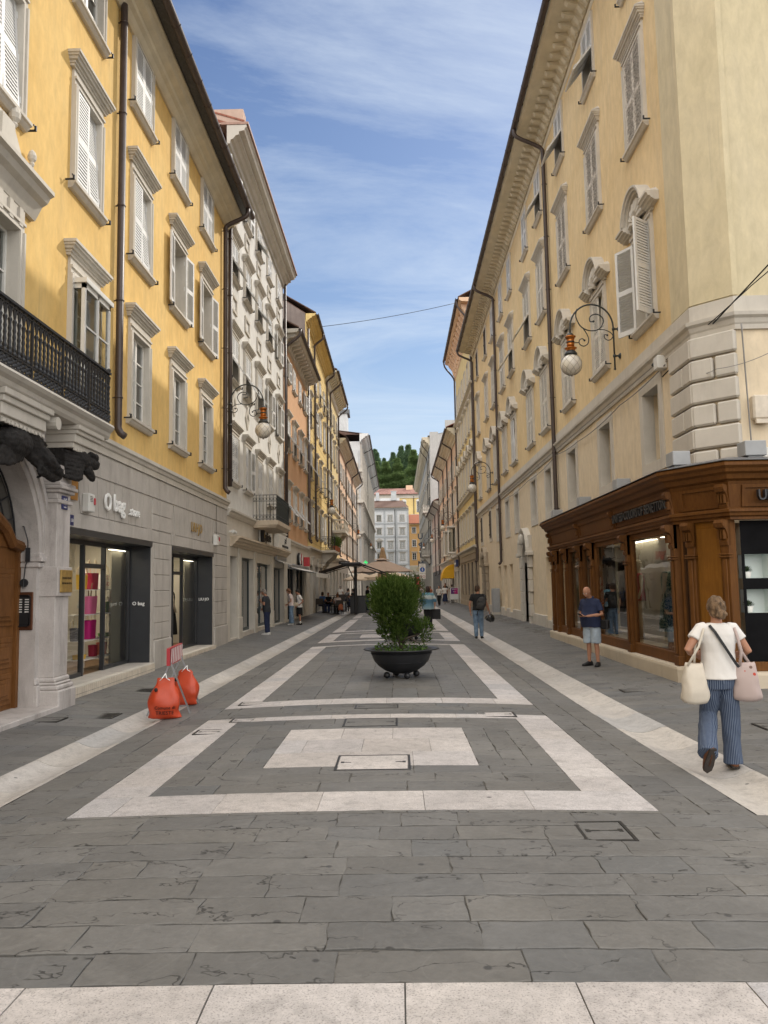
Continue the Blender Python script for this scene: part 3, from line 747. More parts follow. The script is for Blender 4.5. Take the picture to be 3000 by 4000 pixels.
def shutter_low(w,h,matname,flip):
    # lower leaf hinged at its top
    def mk():
        me=shutter_mesh(w,h,matname,flip,1).copy(); me.transform(Matrix.Translation((0,0,-h))); return me
    return kit(('shl',round(w,3),round(h,3),matname,flip),mk)
def ashlar(m,x0,x1,z0,z1,rows,lens,y=0,d=.02,g=.012,seed=1,b=.006,skip=(),bev=0):
    # coursed blocks standing proud of the backing wall
    q=random.Random(seed); n=len(rows) if isinstance(rows,(list,tuple)) else rows
    zs=[z0+(z1-z0)*i/n for i in range(n+1)] if not isinstance(rows,(list,tuple)) else [z0+sum(rows[:i]) for i in range(n+1)]
    for k in range(n):
        x=x0; a=[x0]
        if lens:
            x=x0+q.uniform(.3,1)*lens
            while x<x1-lens*.35: a.append(x); x+=lens*q.uniform(.85,1.15)
        a.append(x1)
        for p,r in zip(a,a[1:]):
            if any(p<s[1] and r>s[0] and zs[k]<s[3] and zs[k+1]>s[2] for s in skip): continue
            m.box(p+g/2,r-g/2,y-d,y+.01,zs[k]+g/2,zs[k+1]-g/2,0,b)
def cornice_prof(out,h,z): # classical eaves profile hanging under z
    return [(-out,z),(-out,z-h*.10),(-out*.93,z-h*.16),(-out*.86,z-h*.30),(-out*.60,z-h*.36),(-out*.60,z-h*.52),(-out*.42,z-h*.58),(-out*.30,z-h*.74),(-out*.16,z-h*.80),(-out*.12,z-h)]
# ------------------------------------------------------------------ voxel-merged organic shapes
def organic(mb,name,mats,vox=.02,smooth=6,wob=0,wsc=8,parent=None,loc=None,rot=None,mesh_only=False,dec=None,fold=None):
    me=mb.build('tmp',mats,mesh_only=True); o=bpy.data.objects.new('tmp',me); COL.objects.link(o)
    md=o.modifiers.new('r','REMESH'); md.mode='VOXEL'; md.voxel_size=vox; md.use_smooth_shade=True
    if smooth: s2=o.modifiers.new('s','SMOOTH'); s2.factor=.5; s2.iterations=smooth
    if dec: d=o.modifiers.new('d','DECIMATE'); d.ratio=dec
    m2=eval_mesh(o,name,mats)
    if wob or fold:
        m2.update()
        for v in m2.vertices:
            c=v.co; k=0
            if wob: k+=wob*(mnoise.fractal(c*wsc,.9,2,4))
            if fold: k+=fold(c)
            v.co=c+v.normal*k
        m2.update()
    m2.polygons.foreach_set('use_smooth',[True]*len(m2.polygons))
    if mesh_only: return m2
    return inst(name,m2,parent,loc or (0,0,0),rot or (0,0,0))
# ------------------------------------------------------------------ LEFT 1: ochre building with portal and two shops
A=Bld('corner_building','L',-6,23.75,'ochre yellow building with white shutters above a grey stone ground floor, wooden portal and balcony')
X=A.X
cols=[9.75,12.66,15.48,18.28,21.03]
for i,Y in enumerate(cols):
    if i==0:
        A.window(Y,4.32,1.15,2.35,'A',sill=False,recess=.12); A.window(Y,8.3,1.0,1.68,'A',hood='A',shut='low')
        A.window(Y,11.5,1.0,1.42,'A',shut='closed'); continue
    if i!=1: A.window(Y,5.03,1.0,1.74,'A',hood='A',recess=.06,inner=['','','dark','half','dark'][i])
    else: A.window(Y,5.03,1.0,1.74,'A',hood='A',sill=False,recess=.12)
    A.window(Y,8.3,1.0,1.68,'A',hood='A',shut='low' if i<3 else 'open',inner='curtain',recess=.2)
    if i==1: A.window(Y,11.5,1.0,1.42,'A',recess=.05,inner='dark')
    else: A.window(Y,11.5,1.0,1.42,'A',shut='closed')
upper=list(A.op); 
A.wall('wall','yellow',4.08,13.25,ops=upper)
G=[(X(7.9),X(11.30),-.1,3.85),(X(12.22),X(16.42),.17,2.68),(X(17.9),X(21.95),.13,2.67)]
A.wall('ground_floor','stone',-.2,4.08,ops=G,reveal=.45)
m=MB()   # rusticated courses
sk=[(X(7.9),X(11.5),0,4.2),(X(12.15),X(16.5),-.1,2.72),(X(17.82),X(22.03),-.1,2.72),(X(11.1),X(11.75),0,4)]
ashlar(m,X(16.62),X(17.82),.62,2.68,6,0,b=.008); m.box(X(16.6),X(17.84),-.05,.01,-.1,.60,0,.012)
ashlar(m,X(22.1),X(23.74),.62,2.68,6,0,b=.008); m.box(X(22.08),X(23.75),-.05,.01,-.1,.60,0,.012)
m.box(X(16.43),X(16.60),-.02,.01,0,2.68,0,.006); m.box(X(17.72),X(17.89),-.021,.01,.1,2.68,0,.006)
for a,b in ((12.25,14.2),(14.2,16.6),(17.84,19.9),(19.9,22.08)): m.box(X(a)+.004,X(b)-.004,-.028,.01,2.69,2.93,0,.006)
m.box(X(16.62),X(17.82),-.02,.01,2.69,2.93,0,.006); m.box(X(22.1),X(23.74),-.02,.01,2.69,2.93,0,.006)
def vouss(m,x0,x1,z0,z1,n,c,lean):
    for i in range(n):
        a,b=x0+(x1-x0)*i/n+.006,x0+(x1-x0)*(i+1)/n-.006
        def dx(x): return (x-c)*lean
        m.add([(a-dx(a),-.02,z0),(b-dx(b),-.02,z0),(b+dx(b),-.02,z1),(a+dx(a),-.02,z1),(a-dx(a),.01,z0),(b-dx(b),.01,z0),(b+dx(b),.01,z1),(a+dx(a),.01,z1)],[(0,1,2,3),(0,4,5,1),(1,5,6,2),(2,6,7,3),(3,7,4,0)])
vouss(m,X(12.6),X(16.2),2.95,3.62,9,X(14.4),.05); vouss(m,X(18.1),X(21.75),2.95,3.62,9,X(19.9),.05)
ashlar(m,X(16.45),X(17.85),2.95,3.62,2,.9,seed=4); ashlar(m,X(22.0),X(23.74),2.95,3.62,2,.9,seed=5)
ashlar(m,X(12.3),X(23.74),3.64,4.06,1,.85,seed=7)
A.part(m,'rusticated_blocks','stone')
A.course('string_course','stone2',[(-.13,4.36),(-.13,4.29),(-.09,4.27),(-.075,4.21),(-.045,4.19),(-.04,4.08)],X(11.5),X(23.75))
m=MB(); profx(m,[(-.5,13.42),(-.5,13.36),(-.44,13.30),(-.40,13.22),(-.26,13.17),(-.24,13.10),(-.16,13.06),(-.10,12.98),(-.05,12.94)],A.x0,A.x1)
x=A.x0
while x<A.x1: m.box(x,x+.05,-.19,-.0,13.11,13.16); x+=.10
A.part(m,'cornice','cornice_paint')
m=MB(); m.box(A.x0,A.x1,-.72,.3,13.425,13.45); A.part(m,'eaves_board','steel_dark')
A.gutter(13.42,-.80,.095); A.roof(13.46,.78,2.6,'brown_roof')
A.downpipe(14.08,4.52,13.0); A.downpipe(23.05,4.55,12.75,gut=(-.80,13.40)); 
# small box bay in the first floor window by the balcony
m=MB(); bx=X(12.66)
for a in (-.56,-.02,.50): m.box(bx+a,bx+a+.06,-.26,-.2,4.86,6.62)
m.box(bx-.56,bx+.56,-.26,-.2,4.78,4.86); m.box(bx-.6,bx+.6,-.30,.02,6.62,6.70); m.box(bx-.56,bx+.56,-.26,-.2,6.54,6.62); m.box(bx-.57,bx+.57,-.27,-.0,4.70,4.78)
for s in (-.56,.50): m.box(bx+s,bx+s+.06,-.2,-.0,4.78,4.86); m.box(bx+s,bx+s+.06,-.2,0,6.54,6.62)
for z in (5.35,5.92): m.box(bx-.5,bx-.02,-.245,-.215,z,z+.03); m.box(bx+.04,bx+.5,-.245,-.215,z,z+.03)
bay=A.part(m,'bay_window','frame')
m=MB(); m.quad((bx-.53,-.23,4.86),(bx+.53,-.23,4.86),(bx+.53,-.23,6.54),(bx-.53,-.23,6.54)); m.quad((bx-.53,-.02,4.86),(bx-.53,-.23,4.86),(bx-.53,-.23,6.54),(bx-.53,-.02,6.54))
m.build('pane',M['glass'],bay)
# pediment with pine-cone finials above the balcony door
m=MB(); px=X(9.75); m.box(px-.72,px+.72,-.05,.02,6.67,7.0); profx(m,[(-.34,7.42),(-.34,7.36),(-.28,7.33),(-.24,7.25),(-.16,7.2),(-.12,7.12),(-.06,7.0)],px-1.0,px+1.0)
for s in (-1,1):
    pts=[(px+s*1.0,7.42),(px+s*.80,7.42+.36),(px+s*.72,7.66),(px+s*.62,7.52),(px+s*.35,7.86),(px+s*.22,8.02),(px,8.02),(px,7.42)]
    m.prism(pts if s>0 else pts[::-1],-.10,.02,'y')
    m.prism([(px+s*.2,7.5),(px+s*.16,7.95),(px,7.95),(px,7.5)] if s<0 else [(px,7.5),(px,7.95),(px+s*.16,7.95),(px+s*.2,7.5)],-.16,-.1,'y')
    for q,(xx,zz,k) in enumerate(((.80,7.78,.75),(.27,8.05,1))):
        if s<0 and q==1: continue
        m.lathe([(.03*k,-.06),(.05*k,-.03),(.035*k,0),(.075*k,.05*k),(.085*k,.12*k),(.06*k,.2*k),(.01,.25*k)],10,(px+s*xx,-.09,zz))
for i in range(5): m.box(px-.6+i*.28,px-.5+i*.28,-.08,.0,6.72,6.98)
A.part(m,'pediment','stone2')
# portal: arch, pilaster, doors
pc=X(9.65); r=1.51; sp=2.2
m=MB()
for s in (-1,1):
    arc=[(pc+s*r*cos(a),sp+r*sin(a)) for a in [pi/2*i/14 for i in range(15)]]
    poly=[(pc+s*r,-.1),(pc+s*1.70,-.1),(pc+s*1.70,4.07),(pc,4.07)]+arc[::-1]
    m.prism(poly,-.02,.30,'y')
    m.box(*sorted((pc+s*1.515,pc+s*1.76)),-.07,.0,-.1,.34,0,.012); m.box(*sorted((pc+s*1.505,pc+s*1.75)),-.05,.0,.34,.44,0,.02)
    for z,o in ((2.02,.05),(2.1,.09),(2.16,.06)): m.box(*sorted((pc+s*(r-.03),pc+s*1.66)),-.02-o,.29,z,z+.07,0,.01)
N=22
for ra,rb,d in ((r,r+.10,.05),(r+.10,r+.22,.075),(r+.22,r+.30,.11)):
    rg=[]
    for i in range(N+1):
        a=pi*i/N; rg.append([(pc+q*cos(a),-y,sp+q*sin(a)) for q,y in ((ra,-.02),(ra,d),(rb,d),(rb,-.02))])
    m.loft(rg)
A.part(m,'portal_arch','stone3')
def pilaster(m,x0,x1):
    m.box(x0,x1,-.25,.0,.44,3.0,0,.008)
    for z0,z1,o in ((-.1,.26,.10),(.26,.33,.075),(.33,.37,.05),(.37,.44,.03)): m.box(x0-o*.35,x1+o,-.25-o,.0,z0,z1,0,.02)
    for z0,z1,o in ((2.96,3.02,.03),(3.02,3.12,.0),(3.12,3.17,.05),(3.17,3.22,.09),(3.22,3.27,.06),(3.27,3.46,.01),(3.46,3.52,.045)): m.box(x0-o*.6,x1+o*.8,-.25-o,.0,z0,z1,0,.01)
    m.box(x0-.02,x1+.02,-.285,0,1.60,2.03,0,.006)
    i=0
    while i<7: m.box(x0+.01+i*.066,x0+.05+i*.066,-.30,-.24,3.40,3.455); i+=1
m=MB(); pilaster(m,X(11.27),X(11.73)); m.box(X(11.42),X(11.54),-.255,-.24,.60,.78); A.part(m,'pilaster','stone3')
m=MB(); pilaster(m,X(7.5),X(7.97)); A.part(m,'pilaster','stone3')
m=MB(); m.box(pc-1.6,pc+1.6,-.35,.42,-.1,.05,0,.01); A.part(m,'threshold','stone3')
m=MB(); y=.25
m.box(pc-1.6,pc+1.6,y,y+.06,-.05,2.35)
for s in (-1,1):
    for z0,z1 in ((.12,.55),(.62,1.05),(1.2,2.0)):
        a,b=sorted((pc+s*.2,pc+s*1.36)); m.box(a,b,y-.02,y,z0,z1,0,.008); m.box(a+.07,b-.07,y-.04,y-.02,z0+.07,z1-.07,0,.015); m.box(a+.15,b-.15,y-.055,y-.04,z0+.13,z1-.13,0,.01)
    m.tube([(pc+s*1.5,y-.03,2.32),(pc+s*1.2,y-.05,2.36),(pc+s*1.0,y-.06,2.55),(pc+s*.6,y-.07,2.74),(pc,y-.07,2.8)],.085,8)
    m.box(*sorted((pc+s*1.42,pc+s*1.5)),y-.05,y,0,2.3)
m.box(pc-.05,pc+.05,y-.07,y,.05,2.75); m.prism([(pc-1.2,2.3),(pc+1.2,2.3),(pc+.8,2.68),(pc,2.8),(pc-.8,2.68)],y-.02,y+.03,'y')
A.part(m,'portal_door','door_wood')
m=MB(); m.box(pc-1.5,pc+1.5,.305,.32,2.3,3.75,1); y=.26
for i in range(13): a=pi*(i+.5)/13; m.tube([(pc+.3*cos(a),y,sp+.25+.3*sin(a)),(pc+1.42*cos(a),y,sp+1.42*sin(a))],.014,5)
for q in (.45,.8,1.15,1.42): m.tube([(pc+q*cos(a),y,sp+.1+q*sin(a)) for a in [pi*k/20 for k in range(21)]],.014,5)
for i in range(12):
    a=pi*(i+.5)/12; c0=(pc+1.0*cos(a),sp+.1+1.0*sin(a)); m.tube([(c0[0]+.11*(1-t/14)*cos(t*.9),y-.01,c0[1]+.11*(1-t/14)*sin(t*.9)) for t in range(13)],.010,5)
A.part(m,'fanlight_grille',['black_iron','dark_in'])
# balcony on corbels
bal=empty('balcony',(0,0,0)); bal.parent=A.root
m=MB(); b0,b1=X(6.9),X(12.42)
prof=[(-.64,4.33),(-.66,4.29),(-.62,4.25),(-.56,4.22),(-.54,4.17),(-.50,4.13)]
rings=[]
for yy,z in prof: rings.append([(b0,.0,z),(b0,yy,z),(b1+yy+.64,yy,z),(b1+yy+.64,.0,z)])
m.loft(rings[::-1]); m.build('slab',M['stone2'],bal)
m=MB()
for c in (11.8,7.7):
    m=MB(); x0,x1=X(c-.42),X(c+.42)
    for z0,z1,o in ((4.06,4.13,.54),(4.0,4.06,.50),(3.88,4.0,.46),(3.80,3.88,.42)): m.box(x0-(o-.42)*.6,x1+(o-.42)*.6,-o,.0,z0,z1,0,.008)
    for i in range(8): m.box(x0+.02+i*.105,x0+.08+i*.105,-.44,-.41,3.76,3.80)
    m.build('bracket',M['stone2'],bal)
m=MB(); x0,x1=X(9.2),X(10.3)
for z0,z1,o in ((4.05,4.13,.56),(3.97,4.05,.52),(3.82,3.97,.48),(3.78,3.82,.44)): m.box(x0-(o-.42)*.8,x1+(o-.42)*.8,-o,.0,z0,z1,0,.008)
for i in range(11): m.box(x0+.02+i*.105,x0+.08+i*.105,-.47,-.43,3.735,3.78)
m.tube([(x1+.25,-.3,3.98),(x1+.25,-.56,3.98)],.09,12); m.build('bracket',M['stone2'],bal)
m=MB(); zt=5.18; zb=4.36; ry=-.575
def rail_run(p0,p1):
    p0=Vector(p0); p1=Vector(p1); d=(p1-p0); n=round(d.length/.115); d/=n
    for i in range(n+1):
        c=p0+d*i; big=(i%8==0)
        if big: m.box(c.x-.018,c.x+.018,c.y-.018,c.y+.018,zb,zt); continue
        m.lathe([(.030,0),(.036,.02),(.022,.05),(.030,.08),(.02,.12),(.024,.16),(.017,.20),(.024,.24),(.017,.28),(.024,.32),(.017,.36),(.022,.40),(.03,.43),(.015,.46)],7,(c.x,c.y,zb+.17))
        h=d*.5     # pointed tracery between neighbouring balusters
        m.tube([tuple(c+Vector((0,0,.62))),tuple(c+h*.5+Vector((0,0,.72))),tuple(c+h+Vector((0,0,.77)))],.014,5); m.tube([tuple(c+Vector((0,0,.62))),tuple(c-h*.5+Vector((0,0,.72))),tuple(c-h+Vector((0,0,.77)))],.014,5)
        m.tube([tuple(c+Vector((0,0,.60))),tuple(c+Vector((0,0,.80)))],.012,5)
        for z in (.03,.085): m.sphere((c.x,c.y,zb+z+.015),(.035,.02,.034),6,4); m.sphere((c.x+h.x,c.y+h.y,zb+z+.04),(.033,.018,.03),6,4)
for a,b in (((b0,ry,0),(b1-.08,ry,0)),((b1-.08,ry+.02,0),(b1-.08,0,0))):
    z=zb; rail_run(Vector(a)+Vector((0,0,zb)),Vector(b)+Vector((0,0,zb)))
for z0,z1,o in ((zt-.02,zt+.015,.035),(zt-.06,zt-.045,.015),(zb,zb+.02,.02),(zb+.145,zb+.165,.02)):
    m.box(b0,b1-.08+o,ry-o,ry+o,z0,z1); m.box(b1-.08-o,b1-.08+o,ry+o,.0,z0,z1)
m.sphere((b1-.08,ry,zt+.05),.035,8,6)
m.build('railing',M['black_iron'],bal)
# sooty carved figures under the balcony
m=MB(); cx=X(11.75)     # lion-like head with mane and open jaw
m.box(cx-.36,cx+.30,-.26,0,3.50,3.80); m.sphere((cx+.05,-.36,3.66),(.24,.15,.15),14,10); m.tube([(cx+.15,-.42,3.66),(cx+.34,-.47,3.64),(cx+.46,-.45,3.66)],[.11,.085,.05],10); m.tube([(cx+.12,-.42,3.56),(cx+.24,-.46,3.44),(cx+.33,-.44,3.40)],[.085,.065,.04],10)
m.sphere((cx+.24,-.50,3.71),(.045,.03,.035),8,6); m.tube([(cx+.10,-.48,3.78),(cx+.26,-.52,3.76),(cx+.38,-.50,3.72)],[.04,.04,.02],8)
for i in range(7): z=3.76-i*.062; m.tube([(cx+.02-.02*i,-.44,z),(cx-.16,-.40,z-.03),(cx-.36,-.28,z-.01)],[.045,.05,.03],7)
for i in range(5): m.tube([(cx-.30+i*.12,-.22,3.52),(cx-.26+i*.12,-.30,3.44),(cx-.22+i*.12,-.24,3.37)],[.05,.045,.015],7)
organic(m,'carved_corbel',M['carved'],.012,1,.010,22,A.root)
m=MB(); cx=X(10.2)      # great bird: spread wing feathers, leg and talon
m.box(cx-.9,cx+.25,-.22,0,3.58,3.82); m.sphere((cx-.45,-.34,3.58),(.38,.18,.20),14,10)
for i in range(9):
    t=i/8; m.tube([(cx-.5+.05*i,-.30,3.76-.03*i),(cx-.05+.04*i,-.42,3.74-.055*i),(cx+.42-.03*i,-.36,3.68-.06*i)],[.05,.055,.022],7)
for i in range(6): m.tube([(cx-.3,-.36,3.50-.02*i),(cx-.62,-.38,3.44-.03*i),(cx-.98,-.30,3.42-.035*i)],[.05,.05,.03],7)
m.tube([(cx+.10,-.38,3.60),(cx+.22,-.48,3.46),(cx+.36,-.52,3.36)],[.10,.10,.075],9); m.tube([(cx+.36,-.52,3.36),(cx+.56,-.50,3.34),(cx+.70,-.46,3.30)],[.07,.055,.03],9); m.tube([(cx+.1,-.44,3.30),(cx+.45,-.44,3.24),(cx+.85,-.36,3.30)],[.06,.065,.045],9)
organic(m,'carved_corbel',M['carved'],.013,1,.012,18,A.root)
# shop recesses and their glazing
def shop_room(root_name,x0,x1,z0,zt,label,depth=2.6,wallm='beige_int'):
    m=MB(); y0=.48; y1=y0+depth
    m.quad((x0-.5,y1,z0),(x1+.95,y1,z0),(x1+.95,y1,zt+.2),(x0-.5,y1,zt+.2)); m.quad((x0-.5,y0,z0),(x0-.5,y1,z0),(x0-.5,y1,zt+.2),(x0-.5,y0,zt+.2)); m.quad((x1+.95,y1,z0),(x1+.95,y0,z0),(x1+.95,y0,zt+.2),(x1+.95,y1,zt+.2))
    m.quad((x0-.5,y0,z0),(x1+.95,y0,z0),(x1+.95,y1,z0),(x0-.5,y1,z0),1); m.quad((x0-.5,y1,zt+.2),(x1+.95,y1,zt+.2),(x1+.95,y0,zt+.2),(x0-.5,y0,zt+.2))
    return m.build('shop_interior',[M[wallm],M['floor_wood']],A.root)
M['floor_wood']=wood('floor_boards',(.16,.09,.045),(.24,.15,.08),.5,.1,(1.2,14,14))
M['int_pale']=pm('pale_interior_wall',(.50,.47,.40),.8,.06,1)
for x0,x1,z0,z1 in ((X(12.22),X(16.42),.17,2.68),(X(17.9),X(21.95),.13,2.67)):
    shop_room('',x0,x1,z0,z1,'',2.6,'int_pale')
    sf=empty('shopfront'); sf.parent=A.root
    f=MB(); f.box(x1-.03,x1,.0,.46,z0,z1); f.box(x0,x1,-.035,.46,z1-.10,z1-.002,0); f.box(x0,x0+.03,.05,.46,z0,z1-.1); f.box(x0+.03,x1-.03,.43,.49,z1-.18,z1-.10)
    f.build('reveal_panel',M['anthracite'],sf)
    W=x1-x0; big=W
    f=MB(); ms=[x0+.03,x0+W*.41,x0+W*.65,x1-.09] if z0>.15 else [x0+.03,x0+W*.40,x0+W*.62,x1-.09]
    for a in ms: f.box(a,a+.06,.42,.50,z0,z1-.18)
    for i,(a,b) in enumerate(zip(ms,ms[1:])):
        if i!=1: f.box(a+.06,b,.43,.49,z0,z0+.07)
    f.box(ms[1]+.06,ms[2],.43,.49,z0+1.92,z0+2.0)
    f.build('frame',M['anthracite'],sf)
    f=MB()
    for i,(a,b) in enumerate(zip(ms,ms[1:])):
        lo=z0+.07
        if i==1: lo=z0+2.0
        f.quad((a+.06,.46,lo),(b,.46,lo),(b,.46,z1-.18),(a+.06,.46,z1-.18))
    f.build('glazing',M['shop_glass'],sf)
    f=MB(); f.box(x0-.0,x1+.0,-.10,.5,-.1,z0-.004,0,.006); f.build('step',M['stone2'],sf)
    f=MB(); n=int((x1-x0)/.085)
    for i in range(n):
        for k in range(2): a=x0+(x1-x0)*i/n; f.box(a+.005,a+(x1-x0)/n-.005,-.112,-.09,-.06+k*(z0+.045)/2,-.068+(k+1)*(z0+.045)/2)
    f.build('tile_riser',M['tile_cream'],sf); f=MB(); f.box(x0,x1,-.1035,-.101,-.1,z0-.03); f.build('riser_grout',M['joint'],sf)
# ------------------------------------------------------------------ LEFT 2: pale grey building
B=Bld('town_house','L',23.78,36.0,'pale grey building with plaster lozenges and white shutters, second on the left')
X=B.X
bc=[24.75,27.0,29.35,31.8,34.35]
r1=['closed','half','closed','closed','closed']; r2=['tilt','tilt','tilt','open','open']; r3=['tiltopen','tiltopen','tiltopen','tiltopen','open']; r4=['open','open','tiltopen','closed','closed']
for i,Y in enumerate(bc):
    if i==2: B.window(Y,4.25,.95,2.2,'E',hood='A',sill=False,shut='closed',nh=2)
    else: B.window(Y,5.05,.95,1.5,'E',hood='A',shut=r1[i])
    B.window(Y,8.35,.95,1.45,'E',hood='A',shut=r2[i]); B.window(Y,11.8,.92,1.15,'E',hood='A',shut=r3[i]); B.window(Y,14.6,.9,1.02,'plain',shut=r4[i],sill_e=.1)
B.wall('wall','white',4.0,15.95)
m=MB()
def plaque(x,z,w,h,dia=False):
    if dia:
        q=[(0,-h),(w,0),(0,h),(-w,0)]; q2=[(a*.55,b*.55) for a,b in q]
        for i in range(4):
            j=(i+1)%4; m.add([(x+q[i][0],-.045,z+q[i][1]),(x+q[j][0],-.045,z+q[j][1]),(x+q2[j][0],-.045,z+q2[j][1]),(x+q2[i][0],-.045,z+q2[i][1]),(x+q[i][0],.0,z+q[i][1]),(x+q[j][0],.0,z+q[j][1]),(x+q2[j][0],.0,z+q2[j][1]),(x+q2[i][0],0,z+q2[i][1])],[(0,1,2,3),(0,4,5,1),(2,6,7,3)])
    else:
        t=.11
        for a in ((-w,w,h-t,h),(-w,w,-h,-h+t),(-w,-w+t,-h+t,h-t),(w-t,w,-h+t,h-t)): m.box(x+a[0],x+a[1],-.05,.0,z+a[2],z+a[3],0,.012)
for Y in bc:
    for a in ((X(Y),13.98,.40,.27),(X(Y),10.95,.42,.29),(X(Y),7.62,.36,.42,True)): m=MB(); plaque(*a); B.part(m,'plaster_panel','stone2')
B.course('string_course','stone2',[(-.16,4.14),(-.16,4.08),(-.10,4.04),(-.08,3.98),(-.03,3.92)])
m=MB(); m.prism([(0.02,16.55)]+cornice_prof(.62,.62,16.55)+[(0.02,15.93)],B.x0,B.x1+.12,'x'); B.part(m,'cornice','stone2')
m=MB(); m.box(B.x0-.02,B.x1+.15,-.68,.2,16.56,16.64); B.part(m,'eaves_capping','copper_dull')
B.roof(16.65,.55,1.8,'tile_roof'); B.downpipe(23.72,4.6,13.3,kick=False); B.downpipe(35.95,3.5,16.2,kick=False,r=.06)
m=MB(); m.box(B.x0+.02,B.x0+.5,-.5,3,16.6,17.1); B.part(m,'chimney_stack','pink')
# ground floor
sh=[(24.28,25.35,.12,2.7),(26.0,28.2,.22,2.72),(28.85,32.1,.22,2.62),(32.7,35.6,.14,2.55)]
ops=[(X(a),X(b),c,d) for a,b,c,d in sh]
B.wall('ground_floor','stone2',-.1,4.0,reveal=.35,ops=ops)
m=MB()
for Y in (25.68,28.52,32.4,35.8):
    m=MB(); m.box(X(Y)-.30,X(Y)+.30,-.06,.01,0,.75,0,.012) if Y<30 else m.box(X(Y)-.26,X(Y)+.26,-.06,.01,0,.75,0,.012)
    m.box(X(Y)-.22,X(Y)+.22,-.04,.01,.75,3.0,0,.01); B.part(m,'pier','stone2')
m=MB(); profx(m,[(-.34,3.32),(-.34,3.26),(-.27,3.24),(-.25,3.18),(-.18,3.15),(-.15,3.08),(-.08,3.05),(-.06,3.0)],X(24.25),X(36.0)); B.part(m,'shop_cornice','beige')
m=MB()
for a,b,c,d in ops:
    if c<.13: m.box(a,b,.25,.3,c,d,0)
    else: m.quad((a,1.8,c),(b,1.8,c),(b,1.8,d),(a,1.8,d)); m.quad((a,.36,c),(b,.36,c),(b,1.8,c),(a,1.8,c)); m.quad((a,1.8,d),(b,1.8,d),(b,.36,d),(a,.36,d)); m.quad((a,.36,c),(a,1.8,c),(a,1.8,d),(a,.36,d)); m.quad((b,1.8,c),(b,.36,c),(b,.36,d),(b,1.8,d))
    # goods displayed inside
    if c>.13:
        for k in range(9):
            xx=a+(b-a)*wr.random(); zz=c+wr.choice([.3,.75,1.2,1.6]); hh=wr.uniform(.1,.3)
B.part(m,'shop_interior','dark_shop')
for (a,b,c,d) in ops[1:]:
    sf=empty('shopfront'); sf.parent=B.root; f=MB()
    for x in (a,(a+b)/2-.04 if b-a>2.5 else a+(b-a)*.42,b-.06): f.box(x,x+.06 if x!=a+(b-a)*.42 else x+.12,.16,.22,c,d)
    f.box(a+.06,b-.06,.165,.215,d-.08,d); f.box(a+.06,b-.06,.165,.215,c,c+.1); f.build('frame',M['teal_frame'],sf)
    f=MB(); f.quad((a,.19,c),(b,.19,c),(b,.19,d),(a,.19,d)); f.build('glazing',M['shop_glass'],sf)
# balcony with iron railing
bal=empty('balcony'); bal.parent=B.root; x0,x1=X(28.1),X(31.35)
m=MB(); m.loft([[(x0,.02,z),(x0+o,-.92+o,z),(x1-o,-.92+o,z),(x1,.02,z)] for z,o in ((3.86,.12),(3.93,.05),(3.97,0),(4.12,0))]); m.build('slab',M['beige'],bal)
m=MB(); y=-.86
def run(p,q):
    p=Vector(p);q=Vector(q);n=max(2,round((q-p).length/.12));d=(q-p)/n
    for i in range(n+1):
        c=p+d*i; m.tube([tuple(c+Vector((0,0,0))),tuple(c+Vector((0,0,.93)))],.009,4)
        for z in (.12,.78): m.tube([tuple(c+d*.5+d*.42*cos(t*pi/4)+Vector((0,0,z+.05*sin(t*pi/4)))) for t in range(9)],.007,4)
    for z in (0.04,.2,.7,.93): m.tube([tuple(p+Vector((0,0,z))),tuple(q+Vector((0,0,z)))],.014 if z>.9 else .009,5)
run((x0+.06,y,4.12),(x1-.06,y,4.12)); run((x0+.06,0,4.12),(x0+.06,y,4.12)); run((x1-.06,0,4.12),(x1-.06,y,4.12)); m.build('railing',M['lamp_iron'],bal)
# ------------------------------------------------------------------ LEFT 3: orange building
C=Bld('town_house','L',36.05,45.5,'orange building with bracketed eaves and tilted white blinds, third on the left')
X=C.X
for i,Y in enumerate((37.25,39.65,42.1,44.3)):
    C.window(Y,4.95,.9,1.45,'E',hood='A',shut='tilt' if i<3 else 'closed'); C.window(Y,8.35,.9,1.42,'E',hood='A',shut=['tiltopen','tiltopen','tiltopen','closed'][i]); C.window(Y,11.75,.9,1.05,'plain',shut=['open','closed','closed','open'][i],sill_e=.1)
C.wall('wall','orange',3.9,13.35)
sops=[(X(37.0),X(39.6),.15,2.6),(X(40.0),X(43.6),.15,2.7)]
C.wall('ground_floor','stone2',-.1,3.9,ops=sops,reveal=.3)
m=MB()
for a,b,c,d in sops: m.quad((a,.9,c),(b,.9,c),(b,.9,d),(a,.9,d)); m.quad((a,.31,c),(b,.31,c),(b,.9,c),(a,.9,c))
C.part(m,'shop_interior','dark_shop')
for a,b,c,d in sops:
    sf=empty('shopfront'); sf.parent=C.root; f=MB()
    for x in (a,a+(b-a)*.48,b-.25): f.box(x,x+(.1 if x==a else .25),.1,.18,c,d)
    f.build('frame',M['black'],sf); f=MB(); f.quad((a,.15,c),(b,.15,c),(b,.15,d),(a,.15,d)); f.build('glazing',M['shop_glass'],sf)
C.course('string_course','stone2',[(-.14,3.98),(-.14,3.9),(-.08,3.86),(-.04,3.78)])
m=MB(); m.prism([(0.02,13.95)]+[(-.72,13.95),(-.72,13.84),(-.62,13.78),(-.15,13.74),(-.1,13.35)]+[(0.02,13.3)],C.x0,C.x1,'x')
n=15
for i in range(n): x=C.x0+(C.x1-C.x0)*(i+.5)/n; m.prism([(-.05,13.36),(-.14,13.42),(-.2,13.56),(-.55,13.64),(-.58,13.76),(-.05,13.76)],x-.1,x+.1,'x')
